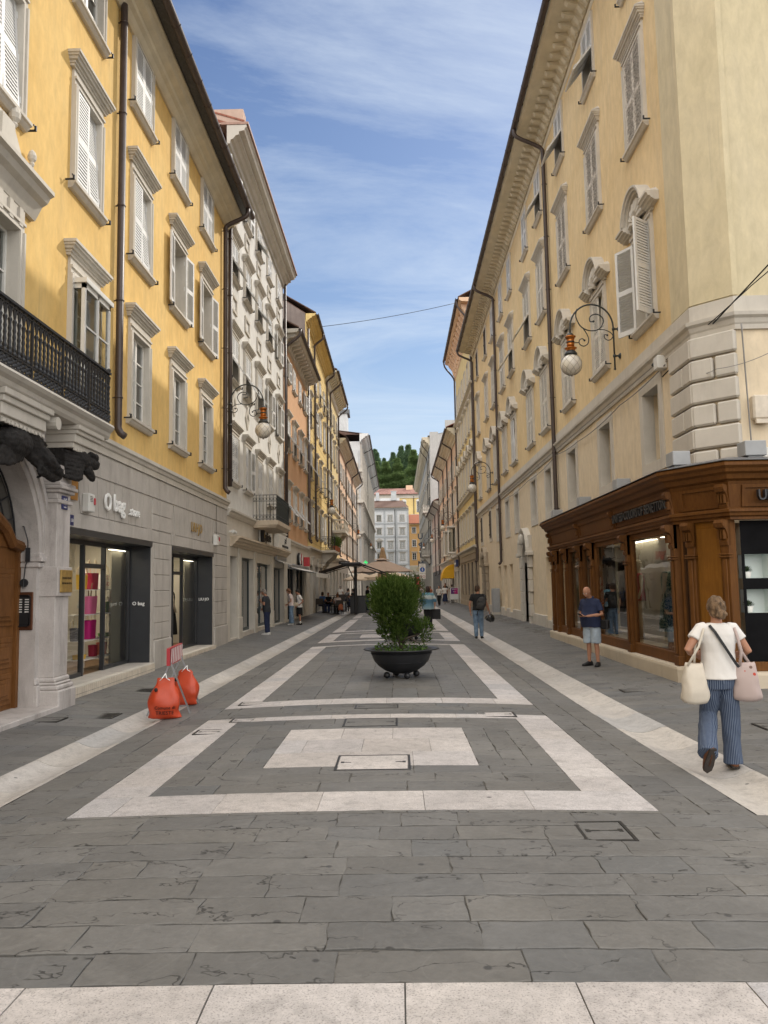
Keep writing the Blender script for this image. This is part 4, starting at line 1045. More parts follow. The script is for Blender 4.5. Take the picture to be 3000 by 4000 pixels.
C.part(m,'cornice','stone2'); C.gutter(13.98,-.80); C.roof(14.0,.74,3.0,'brown_roof'); C.downpipe(36.12,3.6,13.0,gut=(-.8,13.95),kick=False); C.downpipe(45.4,4.4,13.0)
m=MB(); m.box(X(36.3),X(41.5),2.2,5.0,13.5,16.6); m.prism([(1.7,16.55),(5.4,16.55),(3.6,17.6)],X(36.1),X(41.7),'x',1); C.part(m,'attic',['orange','brown_roof'])
# ------------------------------------------------------------------ LEFT 4: gold building with scored render
def scored(Bd,mat,z0,z1,step=.42):
    m=MB(); z=z0
    while z<z1: m.box(Bd.x0,Bd.x1,-.006,.002,z,z+.018); z+=step
    return Bd.part(m,'scored_joints',mat)
D=Bld('town_house','L',45.55,58.3,'tall gold building with scored courses and a sooty bare gable, fourth on the left')
X=D.X
for i,Y in enumerate((47.2,50.6,53.4,56.4)):
    for k,z in enumerate((4.9,8.3,11.6,14.4)):
        D.window(Y,z,.95,1.65 if k<3 else 1.35,'E',hood='A' if k<3 else None,shut=wr.choice([None,'closed','closed','tiltopen','open']) ,smat='dark_shut' if k==2 and i==0 else 'white_paint')
D.wall('wall','gold',4.0,17.75); scored(D,'gold_joint',4.4,17.4)
gf=[(X(46.4),X(48.0),.1,3.0),(X(49.6),X(51.5),.1,3.0),(X(52.5),X(54.3),.1,3.0),(X(55.6),X(57.3),.1,3.0)]
D.wall('ground_floor','stone2',-.1,4.0,ops=gf,reveal=.4)
m=MB(); ashlar(m,D.x0,D.x1,.1,3.9,9,1.6,skip=gf,b=.008)
for a,b,c,d in gf: m.lathe([(.1,0),(.12,.3),(.2,.5)],8,((a+b)/2,-.05,d))
D.part(m,'rusticated_blocks','stone2')
m=MB()
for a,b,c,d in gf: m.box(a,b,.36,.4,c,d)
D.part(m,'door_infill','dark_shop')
D.course('string_course','stone2',[(-.18,4.1),(-.18,4.0),(-.08,3.95),(-.04,3.85)])
m=MB(); m.prism([(0.02,18.1)]+cornice_prof(.6,.5,18.1)+[(0.02,17.6)],D.x0,D.x1,'x'); D.part(m,'cornice','gold'); D.gutter(18.1,-.68); D.roof(18.12,.6,3.4,'brown_roof')
D.downpipe(45.75,4.3,17.2); D.downpipe(49.3,4.6,17.2,gut=(-.68,18.05)); D.downpipe(58.2,4.6,17.2,gut=(-.68,18.05))
m=MB(); m.quad((D.x0-.01,.05,3),(D.x0-.01,10,3),(D.x0-.01,10,18.1),(D.x0-.01,.05,18.1)); m.add([(D.x0-.012,.05,18.1),(D.x0-.012,10,18.1),(D.x0-.012,5,21.4)],[(2,1,0)])
D.part(m,'bare_gable','dirty')
bal=empty('balcony'); bal.parent=D.root; x0,x1=X(53.0),X(57.0)
m=MB(); m.box(x0,x1,-1.0,0,4.0,4.18,0,.02)
for x in (x0+.4,x1-.6): m.prism([(0,3.1),(-.25,3.15),(-.35,3.4),(-.8,3.75),(-.9,4.0),(0,4.0)],x,x+.22,'x')
m.build('slab',M['stone2'],bal)
m=MB(); run2=run
run((x0+.06,-.93,4.18),(x1-.06,-.93,4.18)); run((x0+.06,0,4.18),(x0+.06,-.93,4.18)); run((x1-.06,0,4.18),(x1-.06,-.93,4.18)); m.build('railing',M['black_iron'],bal)
# ------------------------------------------------------------------ LEFT 5: pale gold palace with stone balcony
D2=Bld('town_house','L',58.35,70.0,'pale gold building with bracketed eaves and a white stone balcony, fifth on the left')
X=D2.X
for i,Y in enumerate((59.9,62.8,65.6,68.4)):
    for k,z in enumerate((5.0,8.5,11.9,14.9)):
        D2.window(Y,z,.95,1.75 if k<3 else 1.2,'E',hood='A' if k<3 else None,shut=wr.choice([None,'closed','half',None]),sill_e=.12)
D2.wall('wall','gold2',4.0,17.3); scored(D2,'gold_joint',4.4,7.9,.5)
D2.wall('ground_floor','stone2',-.1,4.0,ops=[(X(60.2),X(62),.1,3.1),(X(63.6),X(65.4),.1,3.1),(X(66.9),X(68.6),.1,3.1)],reveal=.5)
m=MB(); m.box(D2.x0,D2.x1,.45,.5,0,3.5); D2.part(m,'door_infill','dark_shop')
D2.course('string_course','stone2',[(-.2,8.0),(-.2,7.9),(-.08,7.85),(-.04,7.75)]); D2.course('string_course','stone2',[(-.2,4.1),(-.2,4.0),(-.08,3.95),(-.04,3.85)])
m=MB(); m.prism([(0.02,18.2)]+[(-.85,18.2),(-.85,18.1),(-.75,18.02),(-.3,17.98),(-.1,17.2)]+[(0.02,17.1)],D2.x0,D2.x1+.3,'x')
for i in range(16): x=D2.x0+(D2.x1-D2.x0)*(i+.5)/16; m.prism([(-.05,17.4),(-.2,17.5),(-.65,17.85),(-.68,18.0),(-.05,18.0)],x-.1,x+.1,'x')
D2.part(m,'cornice','cornice_paint'); D2.gutter(18.22,-.95); D2.roof(18.25,.9,2.6,'brown_roof'); D2.downpipe(61.2,4.4,17,gut=(-.95,18.15)); D2.downpipe(69.9,4.4,17,gut=(-.95,18.15))
bal=empty('balcony'); bal.parent=D2.root; x0,x1=X(62.6),X(67.4)
m=MB(); m.box(x0,x1,-1.1,0,6.0,6.25,0,.03)
for x in (x0+.3,x1-.7): m.prism([(0,5.0),(-.25,5.1),(-.5,5.5),(-.95,6.0),(0,6.0)],x,x+.35,'x')
m.build('slab',M['stone2'],bal)
m=MB(); m.box(x0,x1,-1.08,-.9,7.0,7.14,0,.02); m.box(x0,x0+.18,-.9,0,7.0,7.14); m.box(x1-.18,x1,-.9,0,7.0,7.14)
for i in range(17): x=x0+.15+(x1-x0-.3)*i/16; m.lathe([(.06,0),(.04,.08),(.09,.25),(.07,.4),(.035,.6),(.06,.75)],6,(x,-.99,6.25))
for x in (x0+.09,x1-.09):
    for y in (-.25,-.5,-.75): m.lathe([(.06,0),(.04,.08),(.09,.25),(.07,.4),(.035,.6),(.06,.75)],6,(x,y,6.25))
m.build('railing',M['stone2'],bal)
# ------------------------------------------------------------------ LEFT 6, 7
E_=Bld('town_house','L',70.05,101.0,'long peach building with many narrow windows, sixth on the left')
X=E_.X
for i in range(11):
    Y=71.7+i*2.78
    for k,z in enumerate((5.0,8.6,11.6)): E_.window(Y,z,.95,1.9 if k==0 else 1.6,'E',hood='A' if k<2 else None,shut=wr.choice(['closed',None,'open','closed']),sill_e=.12)
E_.wall('wall','peach',4.2,14.6)
gf=[(X(72+i*4.1)-1.1,X(72+i*4.1)+1.1,.1,3.0) for i in range(7)]
E_.wall('ground_floor','stone2',-.1,4.2,ops=gf,reveal=.4); m=MB(); m.box(E_.x0,E_.x1,.35,.4,0,3.2); E_.part(m,'shop_infill','dark_shop')
E_.course('string_course','stone2',[(-.2,4.3),(-.2,4.2),(-.08,4.15),(-.04,4.05)])
m=MB(); m.prism([(0.02,15.2)]+cornice_prof(.75,.75,15.2)+[(0.02,14.5)],E_.x0,E_.x1,'x'); E_.part(m,'cornice','cornice_paint'); E_.gutter(15.24,-.84); E_.roof(15.3,.8,3,'brown_roof')
for Y in (79.5,90.3,100.9): E_.downpipe(Y,4.4,14.2,gut=(-.84,15.15),mat='steel_dark' if Y>80 else 'pipe')
F_=Bld('palace','L',115,180,'tall ornate grey stone palace with loggia end, last on the left')
X=F_.X
for i in range(15):
    Y=118+i*4.2
    for k,z in enumerate((6.0,10.6,15.2,19.4)): F_.window(Y,z,1.3,2.6 if k<3 else 1.8,'E',hood='A' if k<3 else None,sill_e=.2)
F_.wall('wall','bluegrey',4.8,23.3); F_.wall('ground_floor','stone2',-.1,4.8,ops=[(X(119+i*4.2)-1.2,X(119+i*4.2)+1.2,.1,3.6) for i in range(14)],reveal=.5)
m=MB(); m.box(F_.x0,F_.x1,.4,.5,0,4); F_.part(m,'shop_infill','dark_shop')
for z in (5.0,9.6,14.2): F_.course('string_course','stone2',[(-.5,z+.15),(-.5,z),(-.3,z-.1),(-.1,z-.35)],e=.3)
m=MB()
for i in range(16): x=F_.x0+i*4.2*1.0+.2; m.box(x,x+.5,-.22,0,5.2,23); 
F_.part(m,'pilaster','stone2')
m=MB(); m.prism([(0.02,24.3)]+cornice_prof(1.3,1.2,24.3)+[(0.02,23.1)],F_.x0-1,F_.x1,'x')
for i in range(60): x=F_.x0+i*1.08; m.box(x,x+.4,-.95,-.1,23.55,23.85)
F_.part(m,'cornice','white_paint'); F_.roof(24.35,1.3,.9,'brown_roof'); F_.gutter(24.3,-1.4,.1)
for Y in (125,140,155,172): F_.downpipe(Y,5.5,23,gut=(-1.4,24.2),mat='steel_dark')
# end face with glazed loggia towards the viewer
m=MB(); x=F_.x0
for y0 in (.3,2.6,4.9): m.box(x-.5,x-.02,y0,y0+.5,5.2,20)
for z in (4.8,9.4,14.0,18.6): m.box(x-.9,x-.02,-.3,6.5,z,z+.4)
for z in (9.8,14.4):
    m.box(x-.85,x-.7,.0,6,z+.95,z+1.1)
    for i in range(14): m.lathe([(.09,0),(.06,.1),(.13,.4),(.06,.8),(.1,.95)],6,(x-.77,.3+i*.4,z))
F_.part(m,'loggia','stone2'); m=MB(); m.box(x-.3,x-.03,.8,2.6,14.4,18.2); m.box(x-.3,x-.03,3.1,4.9,14.4,18.2); m.box(x-.3,x-.03,.3,5.5,19.2,22); F_.part(m,'loggia_glazing','bluegrey')
m=MB(); m.box(x+2,x+5,2,5,25,28); m.prism([(x+1.8,28),(x+5.2,28),(x+3.5,29)],1.7,5.3,'y',1); F_.part(m,'dormer',['bluegrey','steel_dark'])
# ------------------------------------------------------------------ RIGHT 1: long cream building with the corner shop
S1=Bld('corner_building','R',13.66,51.2,'long cream building with shell hoods over its windows, chamfered corner and wooden corner shop')
X=S1.X
rc=[16.05,19.65,23.4,27.1,30.1,34.45,37.4,40.9,44.2,48.7]
pst=['wide','low','closed','closed','closed','low','closed','closed','closed','closed']
for i,Y in enumerate(rc):
    S1.window(Y,4.12,1.02,1.52,'mezz',sill=False,recess=.30,inner='frost',bars=0,case='frame') if i<8 else S1.window(Y,4.3,.7,1.5,'mezz',sill=False,shut='closed',smat='dark_shut')
    S1.window(Y,7.06,1.06,1.95,'R',hood='S',shut=pst[i],smat='old_paint' if i not in(0,5) else 'white_paint',inner='half',bars=1)
    S1.window(Y,11.15,1.04,2.0,'R',hood='R',shut='tilt' if i in(4,5) else 'closed',smat='worn_shut' if i<3 else 'old_paint')
    S1.window(Y,14.78,.95,1.62,'plain',shut=['closed','tiltopen','tilt','tiltopen','closed','closed','closed','closed','closed','closed'][i],smat='white_paint' if i<8 else 'dark_shut',sill_e=.12)
top=[o for o in S1.op if o[2]>5.9]; low=[o for o in S1.op if o[2]<5.9]
S1.wall('wall','cream',6.0,17.2,ops=top)
gops=low+[(X(Y)-.55,X(Y)+.55,-.3,2.6) for Y in (25.6,27.7,36.9,38.9,41.0)]+[(X(32.1)-.8,X(32.1)+.8,-.3,3.35),(X(47.0)-.8,X(47.0)+.8,-.3,3.3)]
gops+= [(X(24.05),X(13.66)-.05,.5,2.6)]
S1.wall('lower_wall','cream2',-.3,6.0,ops=gops,reveal=.35)
m=MB()
for Y in (25.6,27.7,36.9,38.9,41.0): m.box(X(Y)-.55,X(Y)+.55,.33,.38,.3,2.6); 
m.box(S1.x0,X(24.0),.36,.42,-.1,3.4,1); S1.part(m,'blind_bays',['cream2','dark_shop'])
m=MB()
xs=[S1.x0]+sorted([X(Y)-.55 for Y in (25.6,27.7,36.9,38.9,41.0)]+[X(Y)+.55 for Y in (25.6,27.7,36.9,38.9,41.0)]+[X(32.1)-1.0,X(32.1)+1.0,X(47)-1.0,X(47)+1.0])+[X(24.0)]
for a,b in zip(xs[::2],xs[1::2]): m=MB(); m.box(a,b,-.07,.01,-.2,.52,0,.015); S1.part(m,'plinth','stone2')
m=MB()
for Y in (25.6,27.7,36.9,38.9,41.0): m.box(X(Y)-.55,X(Y)+.55,-.02,.3,-.2,.36)
S1.part(m,'bay_sill','stone2')
# chamfered corner and the return along the side street
x1=S1.x1; m=MB(); C0,C1=(x1,0),(x1+.52,.52)
for z0,z1,k in ((-.2,6.0,0),(6.0,17.2,1)):
    m.quad((x1,0,z0),(x1+.52,.52,z0),(x1+.52,.52,z1),(x1,0,z1),k); m.quad((x1+.52,.52,z0),(x1+.52,14,z0),(x1+.52,14,z1),(x1+.52,.52,z1),k)
S1.part(m,'corner_wall',['cream2','cream_pale'])
m=MB()   # flat pilaster strip wrapping the corner
m.loft([[(x1-.92,-.035,z),(x1+.014,-.035,z),(x1+.55,.50,z),(x1+.55,.60,z),(x1-.92,.02,z)] for z in (6.55,16.6)]); S1.part(m,'corner_pilaster','cream_pale')
m=MB(); z=3.52; k=0
while z<5.9:
    h=.39; b=.045
    def q(x0,x1_,side):
        if side==0: m.box(x0,x1_,-.11,.0,z+.02,z+h,0,.03)
        else:
            m.M=Matrix.Translation((x1,0,0))@Matrix.Rotation(pi/4,4,'Z'); m.box(x0,x1_,-.11,.0,z+.02,z+h,0,.03); m.M=Matrix()
    w=1.02 if k%2 else 1.0
    if k%2: q(x1-w,x1+.045,0); q(-.045,.76,1)
    else: q(x1-w,x1-.36,0); q(x1-.34,x1+.045,0); q(-.045,.36,1); q(.39,.76,1)
    z+=.405; k+=1
S1.part(m,'quoins','stone2')
# string course carried round the corner
def wrap(m,prof,x0,e=0):
    rg=[[(x0,y,z) for y,z in [(.02,prof[0][1])]+prof+[(.02,prof[-1][1])]]]
    t=math.tan(pi/8)
    for px,py,nx,ny in ((x1,0,t,1),(x1+.52,.52,1,t)):
        rg.append([(px-y*nx,py+y*ny if (nx<1) else py+y*ny,z) for y,z in [(.02,prof[0][1])]+prof+[(.02,prof[-1][1])]])
    rg.append([(x1+.52-y,9,z) for y,z in [(.02,prof[0][1])]+prof+[(.02,prof[-1][1])]]); m.loft(rg)
m=MB(); wrap(m,[(-.055,6.52),(-.055,6.24),(-.15,6.22),(-.14,6.16),(-.09,6.12),(-.07,6.05),(-.05,6.02),(-.045,5.94)],S1.x0); S1.part(m,'string_course','stone2')
m=MB(); wrap(m,[(-.03,16.78),(-.03,16.66),(-.01,16.62)],S1.x0); wrap(m,[(-.95,17.32),(-.95,17.22),(-.86,17.16),(-.28,17.12),(-.22,17.02),(-.10,16.94),(-.06,16.85)],S1.x0)
n=92
for i in range(n):
    x=S1.x0+(x1-S1.x0)*(i+.5)/n; m.prism([(-.06,16.80),(-.14,16.82),(-.20,16.90),(-.26,17.0),(-.52,17.03),(-.60,17.12),(-.06,17.12)],x-.075,x+.075,'x')
S1.part(m,'cornice','cornice_paint'); m=MB(); m.box(S1.x0,x1,-1.0,.3,17.325,17.36); S1.part(m,'eaves_board','steel_dark')
S1.gutter(17.28,-1.06,.10); S1.roof(17.36,1.0,3.5,'brown_roof')
for Y in (25.5,39.45): S1.downpipe(Y,3.4 if Y<30 else 2.7,16.4,gut=(-1.06,17.25))
S1.downpipe(50.9,3.2,16.4,gut=(-1.06,17.25))
# stone doorways with arched hoods
for Y,h in ((32.1,3.35),(47.0,3.3)):
    m=MB(); x=X(Y); r=.8; sp=h-.8-.02
    for s in (-1,1):
        arc=[(x+s*r*cos(a),sp+r*sin(a)) for a in [pi/2*i/10 for i in range(11)]]
        m.prism([(x+s*r,-.2),(x+s*1.08,-.2),(x+s*1.08,h+.25),(x,h+.25)]+arc[::-1],-.12,.36,'y')
        for k in range(6):
            z=-.1+k*.48; m.box(*sorted((x+s*.79,x+s*(1.22 if k%2 else 1.12))),-.17,.0,z+.01,z+.47,0,.02)
    rg=[]
    for i in range(13): a=pi*i/12; rg.append([(x+q*cos(a)*1.0,y,sp+.32+q*sin(a)) for q,y in ((.85,.0),(.85,-.14),(1.0,-.24),(1.08,-.26),(1.12,0))])
    m.loft(rg); m.box(x-1.42,x-.98,-.28,0,sp+.25,sp+.42,0,.02); m.box(x+.98,x+1.42,-.28,0,sp+.25,sp+.42,0,.02); m.sphere((x,-.24,h+.12),(.17,.14,.24),10,8); m.sphere((x,-.30,h+.02),(.1,.1,.12),8,6)
    S1.part(m,'stone_doorway','brownstone' if Y>40 else 'stone2'); m=MB(); m.box(x-.85,x+.85,.30,.35,-.1,h+.05)
    for s in (-1,1): m.box(*sorted((x+s*.08,x+s*.7)),.27,.30,.2,1.2,0,.01); m.box(*sorted((x+s*.08,x+s*.7)),.27,.30,1.35,2.4,0,.01)
    S1.part(m,'street_door','dark_shop')
# ---- wooden corner shopfront (its own frame: plan polyline from far end to the side street)
SF=empty('wooden_shopfront'); SF.parent=S1.root
P=[(X(24.0),-.63),(X(13.2),-.63),(X(12.3),-.10),(X(12.3),5.0)]   # local plan: straight run, chamfer, return
def seg(i):
    a,b=Vector(P[i]+(0,)),Vector(P[i+1]+(0,)); d=(b-a).normalized(); return a,d,(b-a).length
def segM(i):
    a,d,l=seg(i); inn=Vector((0,0,1)).cross(d); M4=Matrix.Identity(4)
    M4.col[0][:3]=d; M4.col[1][:3]=inn; M4.col[2][:3]=(0,0,1); M4.col[3][:3]=a; return M4,l
def offs(o):
    # plan polyline pushed outwards by o (mitred)
    pts=[]
    for i,p in enumerate(P):
        p=Vector(p); ns=[]
        for j in (i-1,i):
            if 0<=j<3: d=(Vector(P[j+1])-Vector(P[j])).normalized(); ns.append(Vector((d.y,-d.x)))
        if len(ns)==1: q=p+ns[0]*o
        else: b=(ns[0]+ns[1]).normalized(); q=p+b*o/max(.3,b.dot(ns[0]))
        pts.append(q)
    return pts
def sweepP(m,prof,mi=0,end=True):
    # moulding along the shopfront: prof list of (out,z); closed to the wall side
    rgs=[]
    cols=[offs(o) for o,z in prof]
    for i in range(4): rgs.append([(cols[k][i].x,cols[k][i].y,prof[k][1]) for k in range(len(prof))])
    m.loft(rgs,mi)
m=MB(); sweepP(m,[(-.10,3.60),(.30,3.50),(.33,3.47),(.33,3.43),(.28,3.39),(.26,3.34),(.20,3.31),(.17,3.24),(.10,3.21),(.09,3.17),(-.10,3.17)]); 
sweepP(m,[(-.1,2.79),(.07,2.79),(.13,2.77),(.13,2.73),(.10,2.71),(.09,2.67),(.05,2.65),(.05,2.61),(-.1,2.61)])
m.build('cornice',M['wood'],SF)
m=MB(); sweepP(m,[(-.1,3.615),(.34,3.512),(.34,3.503),(-.1,3.605)]); m.build('lead_cap',M['lead'],SF)
m=MB(); sweepP(m,[(-.1,3.18),(.085,3.18),(.02,2.785),(-.1,2.785)])
def panel(i,a,b,z0,z1,o0,o1):
    M4,l=segM(i); m.M=M4
    for (u0,u1,w0,w1) in ((a,b,z0,z0+.05),(a,b,z1-.05,z1),(a,a+.05,z0+.05,z1-.05),(b-.05,b,z0+.05,z1-.05)):
        def y(z): return -(o0+(o1-o0)*(z-z0)/(z1-z0))
        m.add([(u0,y(w0)-.03,w0),(u1,y(w0)-.03,w0),(u1,y(w1)-.03,w1),(u0,y(w1)-.03,w1),(u0,y(w0)+.01,w0),(u1,y(w0)+.01,w0),(u1,y(w1)+.01,w1),(u0,y(w1)+.01,w1)],[(0,1,2,3),(0,4,5,1),(1,5,6,2),(2,6,7,3),(3,7,4,0)])
    m.M=Matrix()
cons=[0.2,3.9,7.2,10.72]
for a,b in zip(cons,cons[1:]): panel(0,a+.14,b-.14,2.81,3.15,.022,.08)
panel(1,.16,.88,2.81,3.15,.022,.08); panel(2,.16,2.4,2.81,3.15,.022,.08)
m.build('fascia',M['wood'],SF)
def scroll(m,M4,u,w,z1,out,h):
    # carved console: S profile
    m.M=M4; pts=[(0,z1),(-out,z1),(-out-.02,z1-.05),(-out+.01,z1-.12),(-out*.62,z1-h*.35),(-out*.42,z1-h*.55),(-out*.36,z1-h*.72),(-out*.5,z1-h*.86),(-out*.42,z1-h),(0,z1-h)]
    m.prism(pts,u-w/2,u+w/2,'x'); m.tube([(u-w/2-.012,-out+.045,z1-.065),(u+w/2+.012,-out+.045,z1-.065)],.055,10)
    for k in range(3): m.box(u-w/2+.015+k*w/3.2,u-w/2+.035+k*w/3.2,-out*.75,-out*.4,z1-.3 if h<.36 else z1-.3,z1-.16)
    m.M=Matrix()
for i_,c in [(0,c) for c in cons]+[(1,.98),(2,2.5)]: m=MB(); scroll(m,segM(i_)[0],c,.15,3.17,.17,.38); m.build('console',M['wood'],SF)
pil=[.35,1.0,2.25,3.9,5.1,8.0,10.68]      # pilaster positions along the straight run
def post(M4,u,w=.19):
    m=MB(); m.M=M4; m.box(u-w/2,u+w/2,-.06,.12,.26,2.62,0,.008); m.box(u-w/2+.04,u+w/2-.04,-.085,-.06,.45,2.0,0,.01); m.box(u-w/2-.015,u+w/2+.015,-.08,.12,.26,.42,0,.008)
    for z in (2.02,2.06): m.box(u-w/2-.02,u+w/2+.02,-.10,.0,z,z+.025,0,.006)
    scroll(m,M4,u,w,2.61,.19,.40); m.build('pilaster',M['wood'],SF)
for u in pil: post(segM(0)[0],u)
post(segM(1)[0],.30,.15); post(segM(1)[0],.95,.15); post(segM(2)[0],2.5)
m=MB(); M4,l=segM(1); m.M=M4; m.box(.36,.88,-.0,.05,.26,2.62); m.box(.40,.84,-.02,.0,.75,2.5,0,.012); m.box(.36,.88,-.03,.0,.26,.6,0,.01); m.M=Matrix(); m.build('wood_panel',M['wood2'],SF)
# window frames, sills, glass
m=MB(); gl=MB(); pa=MB()
def bay(i,a,b,back=None):
    M4,l=segM(i); m.M=M4; gl.M=M4; pa.M=M4
    m.box(a,b,.0,.12,.26,.46,0,.01); m.box(a,a+.05,.01,.1,.46,2.6); m.box(b-.05,b,.01,.1,.46,2.6); m.box(a+.05,b-.05,.01,.1,2.5,2.62)
    gl.quad((a+.05,.06,.46),(b-.05,.06,.46),(b-.05,.06,2.5),(a+.05,.06,2.5))
    if back is not None: pa.box(a+.02,b-.02,.5 if back==0 else .9,.55 if back==0 else .95,.3,2.6,back)
    m.M=gl.M=pa.M=Matrix()
for k,(a,b) in enumerate(zip(pil,pil[1:])): bay(0,a+.095,b-.095,[1,1,1,0,1,1][k])
bay(1,.05,.225,0)
m.build('window_frame',M['wood'],SF); gl.build('glazing',M['shop_glass'],SF)
pa.M=Matrix(); M4,l=segM(0); pa.M=M4
pa.quad((.1,.1,.42),(10.8,.1,.42),(10.8,1.6,.42),(.1,1.6,.42),2); pa.quad((.1,1.6,2.62),(10.8,1.6,2.62),(10.8,.1,2.62),(.1,.1,2.62),1)
pa.M=Matrix(); pa.build('display_back',[M['velvet'],M['beige_int'],M['cream2']],SF)
# black side window with two lit-white niches
m=MB(); M4,l=segM(2); m.M=M4
def plate(xa,xb,holes,z0,z1,y):
    xs=sorted({xa,xb}|{v for h in holes for v in h[:2]}); zs=sorted({z0,z1}|{v for h in holes for v in h[2:]})
    for i in range(len(xs)-1):
        for k in range(len(zs)-1):
            cx,cz=(xs[i]+xs[i+1])/2,(zs[k]+zs[k+1])/2
            if not any(h[0]<cx<h[1] and h[2]<cz<h[3] for h in holes): m.quad((xs[i],y,zs[k]),(xs[i+1],y,zs[k]),(xs[i+1],y,zs[k+1]),(xs[i],y,zs[k+1]))
hs=[(.22,.60,1.69,2.065),(.22,.60,1.15,1.517),(1.0,1.38,1.69,2.065),(1.0,1.38,1.15,1.517)]
plate(.17,2.4,hs,.40,2.6,.10)
for a,b,c,d in hs:
    m.quad((a,.34,c),(b,.34,c),(b,.34,d),(a,.34,d),1); m.quad((a,.1,c),(b,.1,c),(b,.34,c),(a,.34,c),1); m.quad((a,.34,d),(b,.34,d),(b,.1,d),(a,.1,d),1); m.quad((a,.1,c),(a,.34,c),(a,.34,d),(a,.1,d),1); m.quad((b,.34,c),(b,.1,c),(b,.1,d),(b,.34,d),1)
m.M=Matrix(); m.build('niche_panel',[M['velvet'],M['niche_white']],SF)
m=MB(); m.M=M4; m.box(.17,2.4,-.03,.06,.26,.40,0,.01); m.M=Matrix(); m.build('bottom_rail',M['wood'],SF)
m=MB(); sweepP(m,[(.0,.262),(.12,.25),(.13,.21),(.115,-.15),(-.3,-.15),(-.3,.262)]); m.build('plinth',M['cream_stone'],SF)
m=MB(); 
for i_,u in ((0,.25),(0,3.7),(0,7.1),(0,10.5),(2,.28)): m=MB(); m.M=segM(i_)[0]; m.box(u,u+.34,-.02,.28,3.62,3.86,0,.01); m.box(u+.06,u+.28,.02,.24,3.54,3.62); m.build('floodlight_box',M['grey_box'],SF)
# ------------------------------------------------------------------ RIGHT 2..5
S2=Bld('palace','R',51.25,66.4,'tall golden palace with carved hoods and heavy bracketed eaves, second on the right')
X=S2.X
for i in range(6):
    Y=52.7+i*2.45
    for k,z in enumerate((4.9,8.6,12.4,15.8)): S2.window(Y,z,.95,[1.9,2.1,1.9,1.6][k],'E',hood=['A','S','R',None][k],shut=wr.choice(['closed',None,'closed']),smat='old_paint',sill_e=.12)
S2.wall('wall','gold2',4.1,20.3); S2.course('string_course','stone2',[(-.3,15.3),(-.3,15.2),(-.1,15.1),(-.06,14.9)]); S2.course('string_course','stone2',[(-.25,8.2),(-.25,8.1),(-.1,8.05),(-.05,7.9)]); S2.course('string_course','stone2',[(-.3,4.3),(-.3,4.2),(-.1,4.1),(-.05,3.9)])
gf=[(X(53.2+i*2.9)-.75,X(53.2+i*2.9)+.75,.9,3.3) for i in range(5)]
S2.wall('ground_floor','brownstone',-.2,4.1,ops=gf,reveal=.5); m=MB(); ashlar(m,S2.x0,S2.x1,.0,3.9,8,1.5,d=.06,skip=gf,b=.02,g=.03); S2.part(m,'rusticated_blocks','brownstone')
m=MB()
for a,b,c,d in gf:
    m.box(a,b,.45,.5,c,d,1)
    for k in range(5): m.tube([(a+(b-a)*(k+.5)/5,.1,c),(a+(b-a)*(k+.5)/5,.1,d)],.02,5)
    for k in range(4): m.box(a,b,.08,.12,c+.3+k*.6,c+.33+k*.6)
S2.part(m,'window_grilles',['black_iron','dark_in'])
m=MB(); m.prism([(0.02,21.0),(-.85,21.0),(-.85,20.85),(-.7,20.75),(-.15,20.7),(-.08,19.4),(0.02,19.3)],S2.x0-.3,S2.x1+.1,'x')
for i in range(13): x=S2.x0+(S2.x1-S2.x0)*(i+.5)/13; m.prism([(-.06,19.5),(-.22,19.6),(-.3,20.0),(-.6,20.4),(-.68,20.7),(-.06,20.7)],x-.16,x+.16,'x')
S2.part(m,'cornice','peach'); S2.gutter(21.0,-.98,.1); S2.roof(21.05,.9,3,'brown_roof'); S2.downpipe(51.5,3.2,19.2,gut=(-.98,20.95)); S2.downpipe(66.2,3.2,19.2,gut=(-.98,20.95))
m=MB(); m.quad((S2.x1+.01,0,10),(S2.x1+.01,0,20.9),(S2.x1+.01,10,20.9),(S2.x1+.01,10,10)); m.add([(S2.x1+.012,0,20.9),(S2.x1+.012,10,20.9),(S2.x1+.012,5,23.9)],[(0,2,1)]); S2.part(m,'bare_gable','pink')
S3=Bld('town_house','R',66.45,95.0,'peach building with slatted eaves and glazed box windows, third on the right')
X=S3.X
for i in range(9):
    Y=68+i*3.1
    for k,z in enumerate((4.9,8.2,11.3)): S3.window(Y,z,1.0,[1.9,1.7,1.5][k],'E',hood='A' if k<2 else None,shut=wr.choice(['closed',None,'open']),smat='old_paint',sill_e=.15)
S3.wall('wall','peach',4.0,14.6); gf=[(X(68.6+i*3.4)-1.0,X(68.6+i*3.4)+1.0,.0,2.9) for i in range(8)]
S3.wall('ground_floor','stone2',-.2,4.0,ops=gf,reveal=.5); m=MB(); m.box(S3.x0,S3.x1,.45,.5,-.1,3.2); S3.part(m,'shop_infill','dark_shop')
S3.course('string_course','stone2',[(-.3,4.2),(-.3,4.1),(-.1,4.0),(-.05,3.85)])
m=MB(); m.prism([(0.02,15.2)]+cornice_prof(.85,.9,15.2)+[(0.02,14.3)],S3.x0,S3.x1,'x')
for i in range(60): x=S3.x0+(S3.x1-S3.x0)*i/60; m.box(x,x+.2,-.62,-.1,14.72,14.86)
S3.part(m,'cornice','cornice_paint'); S3.gutter(15.2,-.95,.1); S3.roof(15.25,.9,2.5,'tile_roof')
for Y in (72,79,86,94.5): S3.downpipe(Y,4.3,14.2,gut=(-.95,15.15))
